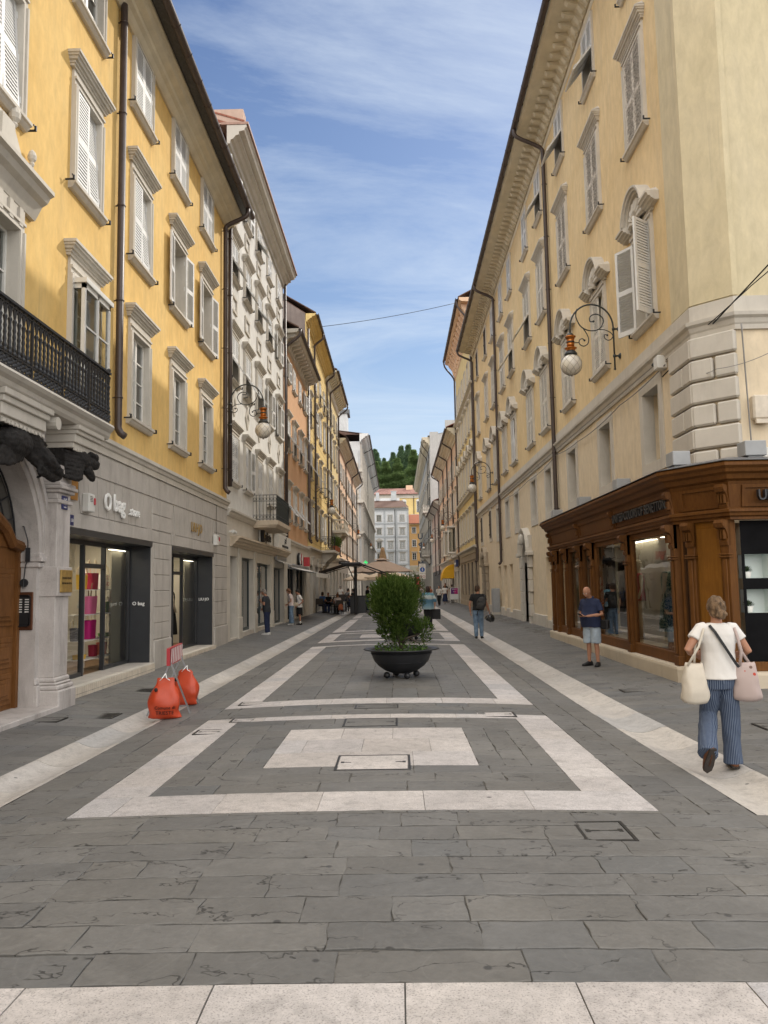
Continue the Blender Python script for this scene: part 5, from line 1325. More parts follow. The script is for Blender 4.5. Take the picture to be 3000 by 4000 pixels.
for Y in (71.1,77.3):
    m=MB(); x=X(Y); m.box(x-.8,x+.8,-.75,0,4.5,4.65,0,.03); m.box(x-.6,x+.6,-.5,0,4.1,4.5,0,.05)
    for a in (-.75,-.03,.69): m.box(x+a,x+a+.06,-.7,-.64,4.65,6.9); m.box(x+a,x+a+.06,-.7,0,6.84,6.9)
    for s in (-.75,.69): m.box(x+s,x+s+.06,-.06,0,4.65,6.84)
    m.box(x-.75,x+.75,-.7,-.64,5.7,5.76); m.box(x-.8,x+.8,-.75,0,6.9,7.0); S3.part(m,'box_window','frame'); m=MB(); m.quad((x-.7,-.67,4.65),(x+.7,-.67,4.65),(x+.7,-.67,6.9),(x-.7,-.67,6.9)); m.quad((x+.72,-.67,4.65),(x+.72,0,4.65),(x+.72,0,6.9),(x+.72,-.67,6.9)); S3.part(m,'box_glazing','glass')
S4=Bld('town_house','R',95.05,117.9,'low dusty pink building, fourth on the right')
X=S4.X
for i in range(6):
    for z in (4.4,7.8): S4.window(97+i*3.6,z,1.0,1.7,'plain',shut=wr.choice(['closed',None]),smat='old_paint')
S4.wall('wall','pink',3.6,11.4); S4.wall('ground_floor','dark_shop',-.2,3.6,ops=[])
m=MB(); m.prism([(0.02,12.0)]+cornice_prof(.7,.7,12.0)+[(0.02,11.3)],S4.x0,S4.x1,'x'); S4.part(m,'cornice','stone2'); S4.roof(12.02,.75,2.0,'tile_roof'); S4.gutter(12.0,-.8); S4.downpipe(97.5,3,11,gut=(-.8,11.9)); S4.downpipe(106,3,11,gut=(-.8,11.9))
S5=Bld('palace','R',118,182,'tall grey palace with bare side wall and a stone balcony, last on the right')
X=S5.X
for i in range(14):
    for k,z in enumerate((6.5,11,15.5,19.5)): S5.window(121+i*4.3,z,1.3,2.4 if k<3 else 1.7,'E',hood='A' if k<3 else None)
S5.wall('wall','grey',4.8,23.4); S5.wall('ground_floor','stone2',-.2,4.8,ops=[])
m=MB(); m.prism([(0.02,24.4)]+cornice_prof(1.2,1.3,24.4)+[(0.02,23.1)],S5.x0,S5.x1-.5,'x')
for i in range(58): x=S5.x0+i*1.08; m.box(x,x+.4,-.9,-.1,23.5,23.85)
S5.part(m,'cornice','cornice_paint'); S5.roof(24.5,.3,.8,'grey_box',back=4)
m=MB(); m.box(S5.x1-.35,S5.x1+.02,0,1.3,23,25.1); m.box(S5.x1-.5,S5.x1,2.4,6,24,26.9); m.box(S5.x1-.4,S5.x1+.012,-.02,9,5,23.42); m.add([(S5.x1+.013,0,23.4),(S5.x1+.013,9,23.4),(S5.x1+.013,9,26.3),(S5.x1+.013,1.3,24.7),(S5.x1+.013,0,24.5)],[tuple(range(5))]); S5.part(m,'bare_gable','grey')
for Y in (121,127): S5.downpipe(Y,5,22,gut=(-1.25,24.2),mat='steel_dark')
for Y,z in ((120.5,13.0),(128,6.6)):
    m=MB(); x=X(Y); m.box(x-2,x+2,-1.3,0,z-.3,z,0,.05); m.prism([(0,z-1.5),(-.9,z-.6),(-1.1,z-.3),(0,z-.3)],x-1.6,x-1.1,'x'); m.prism([(0,z-1.5),(-.9,z-.6),(-1.1,z-.3),(0,z-.3)],x+1.1,x+1.6,'x'); m.box(x-2,x+2,-1.25,-1.05,z+.85,z+1.0)
    for i in range(14): m.lathe([(.08,0),(.05,.1),(.11,.35),(.05,.7),(.08,.85)],6,(x-1.9+i*.29,-1.15,z))
    for s in (-1,1):
        for k in range(4): m.lathe([(.08,0),(.05,.1),(.11,.35),(.05,.7),(.08,.85)],6,(x+s*1.9,-.1-.27*k,z))
    S5.part(m,'balcony','stone2')
# ------------------------------------------------------------------ the end of the street
def fwin(root,x,z,w,h,hood=False,ped=False,mat='stone2',shade='curtain'):
    win=inst('window',surround_mesh('plain',w,h,mat),root,(x,0,z)); inst('casement',casement_mesh(w,h,2,.12),win); inst('pane',pane_mesh(w,h,.12,shade),win)
    inst('sill',sill_mesh(w,mat,.15),win)
    if hood: inst('hood',hood_mesh(w+.3,mat,'A'),win,(0,0,h+.15))
    if ped:
        m=MB(); m.prism([(-w/2-.5,h+.35),(w/2+.5,h+.35),(0,h+1.0)],-.3,0,'y'); m.build('pediment',M[mat],win)
class Front(Bld):
    def __init__(s,name,x0,x1,y,label,depth=10):
        s.side='F'; s.mid=(x0+x1)/2; s.root=empty(name,(s.mid,y,0),0,label,'building'); s.op=[]; s.x0=x0-s.mid; s.x1=x1-s.mid; s.depth=depth
    def X(s,x): return x-s.mid
W=Front('town_house',-14,3.02,190,'white building with grey trim and tiled roof closing the end of the street')
for x in (-4.25,-1.5,1.4,-7.2,-10):
    for z,h in ((17.5,1.5),(14.3,1.3),(10.9,1.5),(8.0,1.6),(4.6,1.8)): W.op.append((W.X(x)-.52,W.X(x)+.52,z,z+h)); fwin(W.root,W.X(x),z,1.04,h,z<17,z==10.9 and x==-4.25)
W.wall('wall','endwhite',0,20.4)
m=MB()
for x in (-2.9,0,-5.8,-8.6,2.8): m.box(W.X(x)-.22,W.X(x)+.22,-.10,0,6.8,20)
for z in (16.8,13.5,10.1,6.8,20): m.box(W.x0,W.x1,-.14,0,z,z+.35)
W.part(m,'stone_trim','endgrey'); m=MB(); ashlar(m,W.x0,W.x1,.2,6.6,11,1.5,d=.06,g=.06,skip=[(W.X(x)-.8,W.X(x)+.8,4.3,6.7) for x in (-4.25,-1.5,1.4)]); W.part(m,'rusticated_blocks','endgrey')
W.course('cornice','endgrey',[(-.6,20.75),(-.6,20.6),(-.3,20.4),(-.1,20.2)]); m=MB(); m.prism([(-.8,20.75),(-.8,20.85),(4,23.0),(4,22.9)],W.x0,W.x1-1.4,'x'); m.add([(W.x1-1.4,-.8,20.85),(W.x1+.1,-.8,20.8),(W.x1-1.4,4,23.0)],[(0,1,2)]); W.part(m,'roof','brown_roof')
W.downpipe(0,0,0) if False else None
m=MB(); m.tube([(W.X(-.35),-.2,0),(W.X(-.35),-.2,20.5)],.07,6); W.part(m,'downpipe','steel_dark')
m=MB(); m.box(W.x0,W.X(.9),3.9,8,22.4,23.6); W.part(m,'attic','endwhite'); m=MB(); m.box(W.X(-5),W.X(-4.2),3.5,4.5,23,25); m.box(W.X(-1.2),W.X(.1),3.5,4.6,23,25.2); m.box(W.X(-1.3),W.X(.2),3.4,4.7,25.2,25.35); W.part(m,'chimney_stack','endgrey')
O=Front('town_house',3.06,9,190,'narrow amber building with red tiled roof and corner shop closing the street')
for z,h in ((14.5,1.4),(11.2,1.6),(8.0,1.6)):
    for x in (4.25,7.3): O.op.append((O.X(x)-.45,O.X(x)+.45,z,z+h)); fwin(O.root,O.X(x),z,.9,h,z<9,mat='white_paint' if z>9 else 'stone2',shade='dark')
O.wall('wall','orange2',6.6,16.6); O.wall('ground_floor','stone2',-.2,6.6,ops=[(O.X(3.5),O.X(8),.2,4.3)])
m=MB(); m.prism([(-.6,16.7),(-.6,16.85),(4,19.4),(4,19.25)],O.x0,O.x1,'x'); m.prism([(-.3,16.8),(3,16.8),(3,18.9)],O.X(6.1),O.X(6.2),'x'); O.part(m,'roof','tile_roof2'); m=MB(); m.box(O.x0,O.x1,-.7,-.5,16.6,16.75); O.part(m,'gutter','steel_dark')
m=MB(); m.box(O.X(3.3),O.X(8),-.2,.1,5.0,6.4); O.part(m,'shop_fascia','beige_int'); m=MB(); m.box(O.X(3.5),O.X(8),.25,.3,.2,4.3); O.part(m,'shop_window','dark_shop'); m=MB(); m.box(O.X(4.5),O.X(5.7),.1,.2,.8,3.8); O.part(m,'shop_poster','red_poster'); m=MB(); m.box(O.X(3.5),O.X(4.0),-.1,.24,.2,4.4); O.part(m,'shop_column','white_plastic')
inst('lettering',text_mesh('CA',1.1,.02,'lettering',[M['brass']],1.2),O.root,(O.X(4.6),-.23,5.3))
Yb=Front('villa',-9,12,215,'yellow building with arched windows standing above the end of the street')
for x in (6.3,2.2,9.5):
    Yb.op.append((Yb.X(x)-.55,Yb.X(x)+.55,21.9,25.0)); win=inst('window',surround_mesh('plain',1.1,3.1,'white_paint'),Yb.root,(Yb.X(x),0,21.9)); inst('casement',casement_mesh(1.1,3.1,3,.12,'dark_shut'),win); inst('pane',pane_mesh(1.1,3.1,.12,'dark'),win)
    m=MB(); m.prism([(.75*cos(a),3.1+.6*sin(a)) for a in [pi*i/10 for i in range(11)]],-.08,0,'y'); m.build('arch',M['white_paint'],win)
Yb.wall('wall','gold',10,26.3); m=MB(); m.box(Yb.x0,Yb.x1,-.25,0,25.9,26.9); m.box(Yb.X(4),Yb.X(12),-.3,0,20.6,21.4); Yb.part(m,'cornice','stone2')
m=MB(); m.prism([(-1,26.9),(-1,27.05),(6,29.4),(6,29.2)],Yb.x0,Yb.x1,'x'); Yb.part(m,'roof','tile_roof3'); m=MB(); m.box(Yb.X(2.9),Yb.X(4.8),4,5.5,28.4,30); Yb.part(m,'chimney_stack','peach'); m=MB(); m.tube([(Yb.X(4.9),-.2,18),(Yb.X(4.9),-.2,26.5)],.09,6); Yb.part(m,'downpipe','steel_dark')
# wooded hill
def hz_(x,y): return 24+max(0,(y-225))*.15+2.0*mnoise.noise(Vector((x*.04,y*.04,0)))
h=MB(); nx,ny=30,24; xs=[-80+160*i/nx for i in range(nx+1)]; ys=[228+190*j/ny for j in range(ny+1)]
h.add([(x,y,hz_(x,y) if j<ny*.7 else hz_(x,228+190*.7)) for j,y in enumerate(ys) for x in xs],[(j*(nx+1)+i,j*(nx+1)+i+1,(j+1)*(nx+1)+i+1,(j+1)*(nx+1)+i) for j in range(ny) for i in range(nx)])
tag(h.build('hill',M['undergrowth'],smooth=True),kind='structure')
def conifer(seed,ht,rad,nb,mat,kind):
    q=random.Random(seed); m=MB(); tr=MB(); tr.tube([(0,0,0),(.1,0,ht*.5),(0,.05,ht*.97)],[ht*.022,ht*.014,.03],6)
    for i in range(nb):
        if kind=='c':
            t=q.random()**.62; z=ht*(.08+.92*t); r=rad*.86*(1-t)**.95*(1+.38*sin(t*30+seed))*q.uniform(.55,1.15)+.1
        else:
            t=q.random(); z=ht*(.2+.8*t); r=rad*math.sqrt(max(0.02,1-(2*t-.85)**2/1.4))*q.uniform(.3,1.05)
        a=q.uniform(0,2*pi); c=Vector((r*cos(a),r*sin(a),z-(r*.12 if kind=='c' else 0)))
        for k in range(3):
            d=Vector((cos(a)+q.uniform(-.7,.7),sin(a)+q.uniform(-.7,.7),q.uniform(-.35,.3) if kind=='c' else q.uniform(-.6,.8))).normalized()*q.uniform(.35,.8)*rad*.19
            s=Vector((q.uniform(-1,1),q.uniform(-1,1),q.uniform(-.5,.5))).normalized()*rad*q.uniform(.045,.09)
            p=c+Vector((q.uniform(-.3,.3),q.uniform(-.3,.3),q.uniform(-.25,.25)))*rad*.3
            m.tone=q.random(); m.add([tuple(p-s),tuple(p+d*.5-Vector((0,0,.05))),tuple(p+s),tuple(p+d)],[(0,1,3),(1,2,3)])
    return m.build('crown',[M[mat]],mesh_only=True,tone=True), tr.build('trunk',[M['bark']],mesh_only=True)
def leafmat(name,a,b,c):
    m,nt,bs=newmat(name); at=node(nt,'ShaderNodeAttribute',attribute_name='tone'); col=ramp(nt,at.outputs['Fac'],[(0,a),(.5,b),(1,c)])
    g=noise(nt,tx(nt),.35,3); col=mixc(nt,.8,col,ramp(nt,g,[(.35,.7),(.65,1.25)]),'MULTIPLY'); L(nt,col,bs.inputs['Base Color']); bs.inputs['Roughness'].default_value=.75; bs.inputs['Specular IOR Level'].default_value=.2
    tr=node(nt,'ShaderNodeBsdfTranslucent'); L(nt,col,tr.inputs['Color']); mx=node(nt,'ShaderNodeMixShader'); mx.inputs[0].default_value=.55
    o=[n for n in nt.nodes if n.type=='OUTPUT_MATERIAL'][0]; L(nt,bs.outputs[0],mx.inputs[1]); L(nt,tr.outputs[0],mx.inputs[2]); L(nt,mx.outputs[0],o.inputs['Surface']); return m
M['conifer']=leafmat('conifer_needles',(.10,.17,.065),(.17,.25,.095),(.27,.36,.14))
M['conifer2']=leafmat('blue_conifer_needles',(.09,.16,.09),(.15,.23,.125),(.22,.31,.165))
M['broad']=leafmat('pale_broadleaf',(.16,.225,.085),(.22,.30,.12),(.30,.38,.17))
protos=[conifer(1,15,4.3,4200,'conifer','c'),conifer(2,18,4.2,4600,'conifer2','c'),conifer(3,13,4.0,4200,'conifer','c'),conifer(4,14,4.8,4200,'broad','b'),conifer(5,10,4.5,3600,'conifer','b')]
tw=['dark green conifer','tall blue green conifer','spreading yellow green conifer','pale airy broadleaf tree','round dark tree']
pl=random.Random(5); pos=[]
for row,(y,n) in enumerate(((234,8),(244,9),(256,9),(268,9),(282,9),(298,9),(318,9),(338,9))):
    for i in range(n):
        x=-16+32*(i+.5)/n+pl.uniform(-1.6,1.6); k=pl.choice([0,1,2,0,4,1]); 
        if row>=3 and 3.5<x<12: k=3 if pl.random()<.7 else 0
        pos.append((x,y+pl.uniform(-4,4),k,row,i))
rows=['just above the yellow villa roof','in the lowest rank of the wooded hill','low on the wooded hill','in the second rank up the hill','halfway up the wooded hill','high on the wooded hill','near the crest of the hill','on the skyline of the hill']
for x,y,k,row,i in pos:
    n=sum(1 for p in pos if p[3]==row)
    o=empty('conifer_tree' if k!=3 and k!=4 else 'broadleaf_tree',(x,y,hz_(x,y)-.4),pl.uniform(0,6.28),f'{tw[k]} {rows[row]}, {["first","second","third","fourth","fifth","sixth","seventh","eighth","ninth"][i]} from the left','tree','trees on the wooded hill')
    s=pl.uniform(.75,1.1); o.scale=(s,s,s*pl.uniform(.95,1.1)); inst('crown',protos[k][0],o); inst('trunk',protos[k][1],o)
# ------------------------------------------------------------------ wall bracket lamps
M['globe']=None
def globemat():
    m,nt,b=newmat('opal_globe'); b.inputs['Base Color'].default_value=(.72,.68,.60,1); b.inputs['Roughness'].default_value=.25; b.inputs['Subsurface Weight'].default_value=.35; b.inputs['Subsurface Radius'].default_value=(.1,.1,.08); b.inputs['Coat Weight'].default_value=.4; return m
M['globe']=globemat(); M['net']=pm('globe_wire',(.20,.18,.15),.5,.1,5,metal=.5)
def lamp_parts():
    k=.001636
    def pt(x,y): return (0,-(.14+(1325-x)*k),(1440-y)*k)
    def sm(pts,n=3):   # Catmull-Rom through the traced points
        P=[Vector(p) for p in pts]; o=[]
        for i in range(len(P)-1):
            a,b,c,d=P[max(i-1,0)],P[i],P[i+1],P[min(i+2,len(P)-1)]
            for t in [j/n for j in range(n)]: o.append(tuple(.5*((2*b)+(-a+c)*t+(2*a-5*b+4*c-d)*t*t+(-a+3*b-3*c+d)*t**3)))
        o.append(tuple(P[-1])); return o
    m=MB(); m.smooth=True
    m.tube([(0,-.14,0),(0,-.14,.97)]+[(0,-(.65-.51*cos(a)),.97+.57*sin(a)) for a in [pi*i/18 for i in range(1,19)]]+[(0,-1.16,.84)],.021,8)
    def scr(pts,r): q=sm([pt(*p) for p in pts]); m.tube(q,r,7); m.sphere(q[-1],.026,8,6)
    scr([(815,560),(795,640),(800,700),(850,810),(930,870),(1030,890),(1130,860),(1190,750),(1150,670),(1070,645),(1000,680),(995,750),(1045,752)],.0145)
    scr([(890,850),(940,930),(965,1010),(950,1080),(890,1115),(830,1080),(835,1020),(880,1005),(905,1030)],.0125)
    scr([(1100,872),(1200,880),(1280,920),(1315,970),(1290,1020),(1240,1035),(1195,1000),(1200,950),(1235,960)],.0115)
    m.tube([(0,-1.16,.62),(0,-.95,.62)],.012,6)
    for z in (.28,.93): m.tube([(0,-.155,z),(0,-.06,z)],.022,8); m.lathe([(.055,-.02),(.055,.0),(.02,.03)],10,(0,0,0)) if False else None; m.tube([(0,.01,z),(0,-.012,z),(0,-.05,z)],[.075,.07,.03],12); m.lathe([(.035,-.03),(.035,.03)],8,(0,-.14,z))
    m.lathe([(.012,-.06),(.03,-.04),(.02,0)],8,(0,-.14,.0))
    arm=m.build('arm',[M['lamp_iron']],mesh_only=True)
    m=MB(); m.smooth=True; c=(0,-1.16,0)
    m.lathe([(.03,.86),(.06,.84),(.085,.80),(.09,.78)],14,c,1); m.lathe([(.08,.785),(.12,.775),(.13,.755),(.125,.75),(.10,.74),(.095,.70)],18,c); m.lathe([(.09,.72),(.092,.60)],12,c); m.lathe([(.096,.645),(.098,.615)],16,c,1); m.lathe([(.092,.62),(.09,.52)],12,c); m.lathe([(.088,.52),(.11,.505),(.145,.49),(.14,.475),(.09,.455),(.10,.44),(.085,.42)],18,c); m.lathe([(.09,.43),(.12,.40),(.145,.36),(.15,.33),(.13,.32)],18,c,1)
    head=m.build('lamp_head',[M['copper'],M['lamp_iron']],mesh_only=True)
    m=MB(); m.smooth=True; m.sphere((0,-1.16,.09),.25,24,16); gl=m.build('globe',[M['globe']],mesh_only=True)
    m=MB(); g=.2535; cc=Vector((0,-1.16,.09)); n=9
    def S(a,e): return tuple(cc+Vector((g*cos(e)*cos(a),g*cos(e)*sin(a),g*sin(e))))
    es=[R(v) for v in (-78,-52,-28,-4,20,44,66)]
    for j in range(len(es)-1):
        for i in range(n):
            o=.5*(j%2); a0=2*pi*(i+o)/n
            for s in (-.5,.5): a1=2*pi*(i+o+s)/n; m.tube([S(a0+(a1-a0)*t,es[j]+(es[j+1]-es[j])*t) for t in (0,.33,.66,1)],.0028,4)
    m.sphere((0,-1.16,-.165),.03,8,5,0); net=m.build('net',[M['net']],mesh_only=True)
    return arm,head,gl,net
LP=lamp_parts()
lampspec=[('L',23.62,6.42,'wall lamp with opal globe where the ochre and pale grey buildings meet'),('R',18.05,6.69,'largest wall lamp on the right, opal globe under copper hood above the shop'),
('L',48.7,6.35,'wall lamp on the scored gold building, beyond the small iron balcony'),('R',42.6,6.85,'wall lamp near the far downpipe of the long cream building'),('L',83,6.9,'small wall lamp on the long peach building'),('R',70.5,6.75,'wall lamp between the glazed box windows on the right'),
('R',92.5,6.9,'small wall lamp at the far end of the peach building on the right'),('L',122,7.6,'tiny wall lamp on the grey stone palace at left'),('R',121,7.4,'tiny wall lamp on the tall grey palace at right'),('R',140,7.6,'farthest tiny wall lamp down the right side')]
for s,Y,z,lab in lampspec:
    o=empty('wall_lamp',(-5.2 if s=='L' else 5.35,Y,z),pi/2 if s=='L' else -pi/2,lab,'street lamp','scrolled wall lamps along the street')
    a=inst('arm',LP[0],o); h=inst('lamp_head',LP[1],o); g=inst('globe',LP[2],o); inst('net',LP[3],g)
# ------------------------------------------------------------------ planters
M['bowl']=pm('dark_cast_bowl',(.014,.015,.018),.5,.3,8,.2,25,spec=.5)
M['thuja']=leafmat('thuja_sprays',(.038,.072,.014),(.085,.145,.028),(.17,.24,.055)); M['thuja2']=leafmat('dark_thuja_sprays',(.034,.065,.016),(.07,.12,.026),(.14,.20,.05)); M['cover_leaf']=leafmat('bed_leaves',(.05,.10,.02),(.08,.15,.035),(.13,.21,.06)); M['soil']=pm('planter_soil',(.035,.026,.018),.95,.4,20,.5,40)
m=MB(); m.smooth=True
m.lathe([(.03,.075),(.16,.085),(.28,.13),(.40,.22),(.475,.32),(.515,.43),(.53,.485),(.64,.505),(.652,.515),(.64,.525),(.52,.512),(.50,.47),(.02,.46)],40); BOWL=m.build('bowl',[M['bowl']],mesh_only=True)
m=MB(); m.lathe([(.525,.0),(.532,.012),(.525,.02)],40,(0,0,.43)); m.lathe([(.452,.0),(.462,.01),(.455,.02)],40,(0,0,.28)); BOWLR=m.build('band',[M['bowl']],mesh_only=True)
m=MB(); m.smooth=True; m.sphere((0,0,0),.057,14,10); FOOT=m.build('foot',[M['bowl']],mesh_only=True)
def shrub(seed,lobes,n,mat,size=1.0,trunk=None):
    q=random.Random(seed); cr=MB(); tot=sum(l[3]*l[4]*l[5] for l in lobes)
    for (x,y,z,rx,ry,rz) in lobes:
        nc=max(14,int(n*rx*ry*rz/tot))
        for i in range(nc):
            # sprays grow on a noisy shell, some inside
            u=q.uniform(-1,1); a=q.uniform(0,2*pi); e=math.sqrt(1-u*u); d=Vector((e*cos(a),e*sin(a),u)); k=(q.random()**.35)
            k*=1+.28*mnoise.noise(d*2.3+Vector((seed,0,0)))+.10*mnoise.noise(d*6+Vector((0,seed,0)))
            c=Vector((x+d.x*rx*k,y+d.y*ry*k,z+d.z*rz*k)); up=(d*.8+Vector((0,0,.9))+Vector((q.uniform(-.4,.4),q.uniform(-.4,.4),q.uniform(-.3,.4)))).normalized()
            sd=up.cross(Vector((q.uniform(-1,1),q.uniform(-1,1),q.uniform(-1,1)))).normalized(); L_=q.uniform(.03,.07)*size; fan=up.cross(sd)
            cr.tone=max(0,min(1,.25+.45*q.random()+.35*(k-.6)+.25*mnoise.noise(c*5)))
            for s in range(6):
                t=(s+.5)/6; b=c+up*L_*t; o=(-1)**s; tip=b+(up*.7+fan*o*.8)*L_*.42*(1-.35*t); w=sd*.0055*size+up*.006*size
                cr.add([tuple(b-w),tuple(b+w),tuple(tip)],[(0,1,2)])
            cr.add([tuple(c-sd*.006),tuple(c+sd*.006),tuple(c+up*L_*1.15)],[(0,1,2)])
    return cr
def planter(x,y,lab,slab,lobes,n,mat,seed,trunks,bl):
    z=gz(x,y)+.012; o=empty('planter_bowl',(x,y,z),0,lab,'planter','dark bowl planters down the middle of the street'); o.scale=(1.06,1.06,1.0)
    b=inst('bowl',BOWL,o); inst('band',BOWLR,b)
    for k in range(4): a=R(20-90+90*k); inst('foot',FOOT,o,(.27*cos(a),.27*sin(a),.057))
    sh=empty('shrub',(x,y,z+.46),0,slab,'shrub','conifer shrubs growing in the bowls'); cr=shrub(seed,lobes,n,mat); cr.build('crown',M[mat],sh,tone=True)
    t=MB(); t.smooth=True
    for p,r in trunks: t.tube(p,r,8)
    t.build('trunk',M['bark'],sh)
    q=random.Random(seed+9); lm=MB(); lm.lathe([(.495,-.01),(.25,.015),(.02,.02)],24,(0,0,0),1)
    for i in range(520):
        a=q.uniform(0,2*pi); r=.5*math.sqrt(q.uniform(.02,1)); c=Vector((r*cos(a),r*sin(a),q.uniform(.01,.09)+(.05 if q.random()<.2 else 0))); d=Vector((q.uniform(-1,1),q.uniform(-1,1),q.uniform(.1,.9))).normalized(); L_=q.uniform(.03,.075); s=d.cross(Vector((0,0,1))).normalized()*L_*.33
        lm.tone=q.random(); lm.add([tuple(c),tuple(c+d*L_*.5-s),tuple(c+d*L_),tuple(c+d*L_*.5+s)],[(0,1,2,3)])
    g=lm.build('bedding_plants',[M['cover_leaf'],M['soil']],None,(x,y,z+.455),tone=True); tag(g,bl,'plants',kind='stuff')
tr1=[([(0,0,-.02),(.0,0,.12),(-.06,.02,.28),(-.1,0,.6),(-.14,0,1.0)],[.045,.042,.035,.025,.01]),([(.0,0,.14),(.07,-.02,.22),(.16,-.03,.26),(.30,-.04,.30),(.42,-.05,.42)],[.034,.028,.022,.018,.008]),([(.14,-.03,.25),(.24,-.08,.20),(.34,-.1,.13)],[.014,.012,.006])]
planter(.045,14.42,'nearest dark iron bowl planter on ball feet','big green conifer shrub in the nearest bowl planter',[(-.16,0,.86,.40,.36,.50),(-.34,.0,1.00,.24,.26,.32),(.06,-.05,.98,.26,.26,.38),(-.2,.02,.40,.24,.24,.22),(-.05,0,.30,.16,.16,.20),(.40,-.06,.42,.17,.17,.19),(.46,-.02,.24,.10,.1,.11),(-.12,0,1.18,.30,.28,.20),(.16,-.02,.66,.20,.2,.26)],11000,'thuja',3,tr1,'low leafy bedding plants in the nearest bowl')
tr2=[([(0,0,-.02),(.02,0,.3),(.05,0,.8)],[.045,.035,.012])]
planter(.28,24.3,'second dark bowl planter, mostly hidden behind the nearest shrub','bushy conifer shrub in the second bowl, rising right of the nearest one',[(.0,0,.85,.52,.5,.55),(.26,0,1.08,.34,.34,.40),(-.3,0,.8,.36,.36,.42),(.10,0,1.30,.42,.4,.30),(.30,0,.75,.28,.3,.36)],4000,'thuja2',8,tr2,'low bedding plants in the second bowl')
planter(-.68,42.6,'third dark bowl planter, seen left of the nearest shrub','low spreading shrub in the third bowl planter',[(-.2,0,.35,.45,.4,.35),(.3,0,.6,.5,.45,.6),(-.1,0,.8,.4,.4,.4)],1800,'thuja2',12,tr2,'low bedding plants in the third bowl')
# ------------------------------------------------------------------ barricade and sandbags
M['red']=pm('barrier_red',(.42,.035,.045),.45,.12,8); M['barrier_white']=pm('barrier_white',(.74,.72,.70),.4,.06,8); M['bag_orange']=pm('orange_pvc',(.50,.058,.018),.42,.10,7,.15,30,spec=.5)
br=empty('barricade',(-3.30,11.60,gz(-3.3,11.6)+.012),math.atan2(1.1,-.13),'folding barricade with red and white striped plank and metal legs','barricade')
m=MB(); n=7; L0=1.06
for sd in (-1,1):
    for i in range(n*2):
        a=-L0/2+L0*i/(n*2); b_=a+L0/(n*2); sk=.03
        m.add([(a-sk,sd*.024,.71),(b_-sk,sd*.024,.71),(b_+sk,sd*.024,.92),(a+sk,sd*.024,.92)],[(0,1,2,3) if sd<0 else (3,2,1,0)],i%2)
m.box(-L0/2-.03,L0/2+.03,-.0238,.0238,.922,.935,0); m.box(-L0/2-.03,L0/2+.03,-.0238,.0238,.695,.708,0); m.box(-L0/2-.032,-L0/2-.03,-.024,.024,.695,.935,0); m.box(L0/2+.03,L0/2+.032,-.024,.024,.695,.935,0)
m.build('board',[M['red'],M['barrier_white']],br)
for e in (-1,1):
    x=e*.48
    for s in (-1,1):
        m=MB(); m.strip([(x,s*.01,.76 if s<0 else .68),(x,s*.30,.005)],.032,.02,(1,0,0)); lg=m.build('leg',M['steel'],br); 
    m=MB(); m.box(x-.01,x+.01,-.235,.235,.12,.14); m.build('brace',M['steel'],br)
def sandbag(x,y,rz,lab,seed,text,w=.20,h=.52,lean=0):
    q=random.Random(seed); rings=[]; N=28
    prof=[(0,1.10,.10),(.03,1.08,.26),(.09,1.0,.44),(.17,.90,.52),(.24,.90,.55),(.32,.99,.62),(.44,1.04,.66),(.55,1.0,.60),(.66,.88,.46),(.76,.72,.30),(.85,.60,.17),(.93,.58,.07),(1.0,.62,.03)]
    for t,wx,wy in prof:
        r=[]
        for i in range(N):
            a=2*pi*i/N; ca,sa=cos(a),sin(a); ex=math.copysign(abs(ca)**.75,ca)*w*wx; ey=math.copysign(abs(sa)**.8,sa)*w*wy*.85
            nz=.050*mnoise.noise(Vector((a*1.3+seed,t*5,seed)))*(1 if .05<t<.95 else .3)+.034*mnoise.noise(Vector((a*3.2,t*8,seed+3)))+.016*mnoise.noise(Vector((a*9,t*17,seed+7)))
            r.append((ex*(1+nz*4)+lean*t*t+.01*sin(seed+t*6),ey*(1+nz*5),t*h+(.03*abs(ca)**2 if t<.02 else 0)+ (.02*sin(a*2+seed) if t>.9 else 0)))
        rings.append(r)
    m=MB(); m.smooth=True; m.loft(rings); o=m.build('sandbag',M['bag_orange'],None,(x,y,gz(x,y)+.014),(0,0,rz)); tag(o,lab,'sandbag')
    md=o.modifiers.new('s','SUBSURF'); md.levels=1; md.render_levels=1
    c=MB()
    for sx in (-.06,.07): c.tube([(sx+lean*.9,-.03,h*.95),(sx*.5+lean,-.06,h*1.0),(lean*.7,.06,h*1.1)],.006,5)
    c.sphere((-.10,-.10,h*.74),(.025,.012,.028),8,5,1); c.build('tie_cord',[M['letter_white'],M['black']],o)
    if text:
        for s,z,sz in (('Comune di',.150,.058),('TRIESTE',.080,.066)):
            me=text_mesh(s,sz,.0015,'lettering',[M['black']],1.05,'CENTER',.0008); 
            for v in me.vertices:
                a_=v.co.x/w; v.co.y=-.85*w*.60*math.sqrt(max(.05,1-abs(a_)**2.2))*1.0-.024
            me.update(); inst('lettering',me,o,(.02,0,z))
    return o
sandbag(-3.19,10.74,R(8),'orange sandbag lettered in black at the near leg of the barricade',2,True,.205,.55,-.0)
sandbag(-3.27,12.02,R(-4),'plain orange sandbag tied to the far leg of the barricade',5,False,.20,.54,.03)
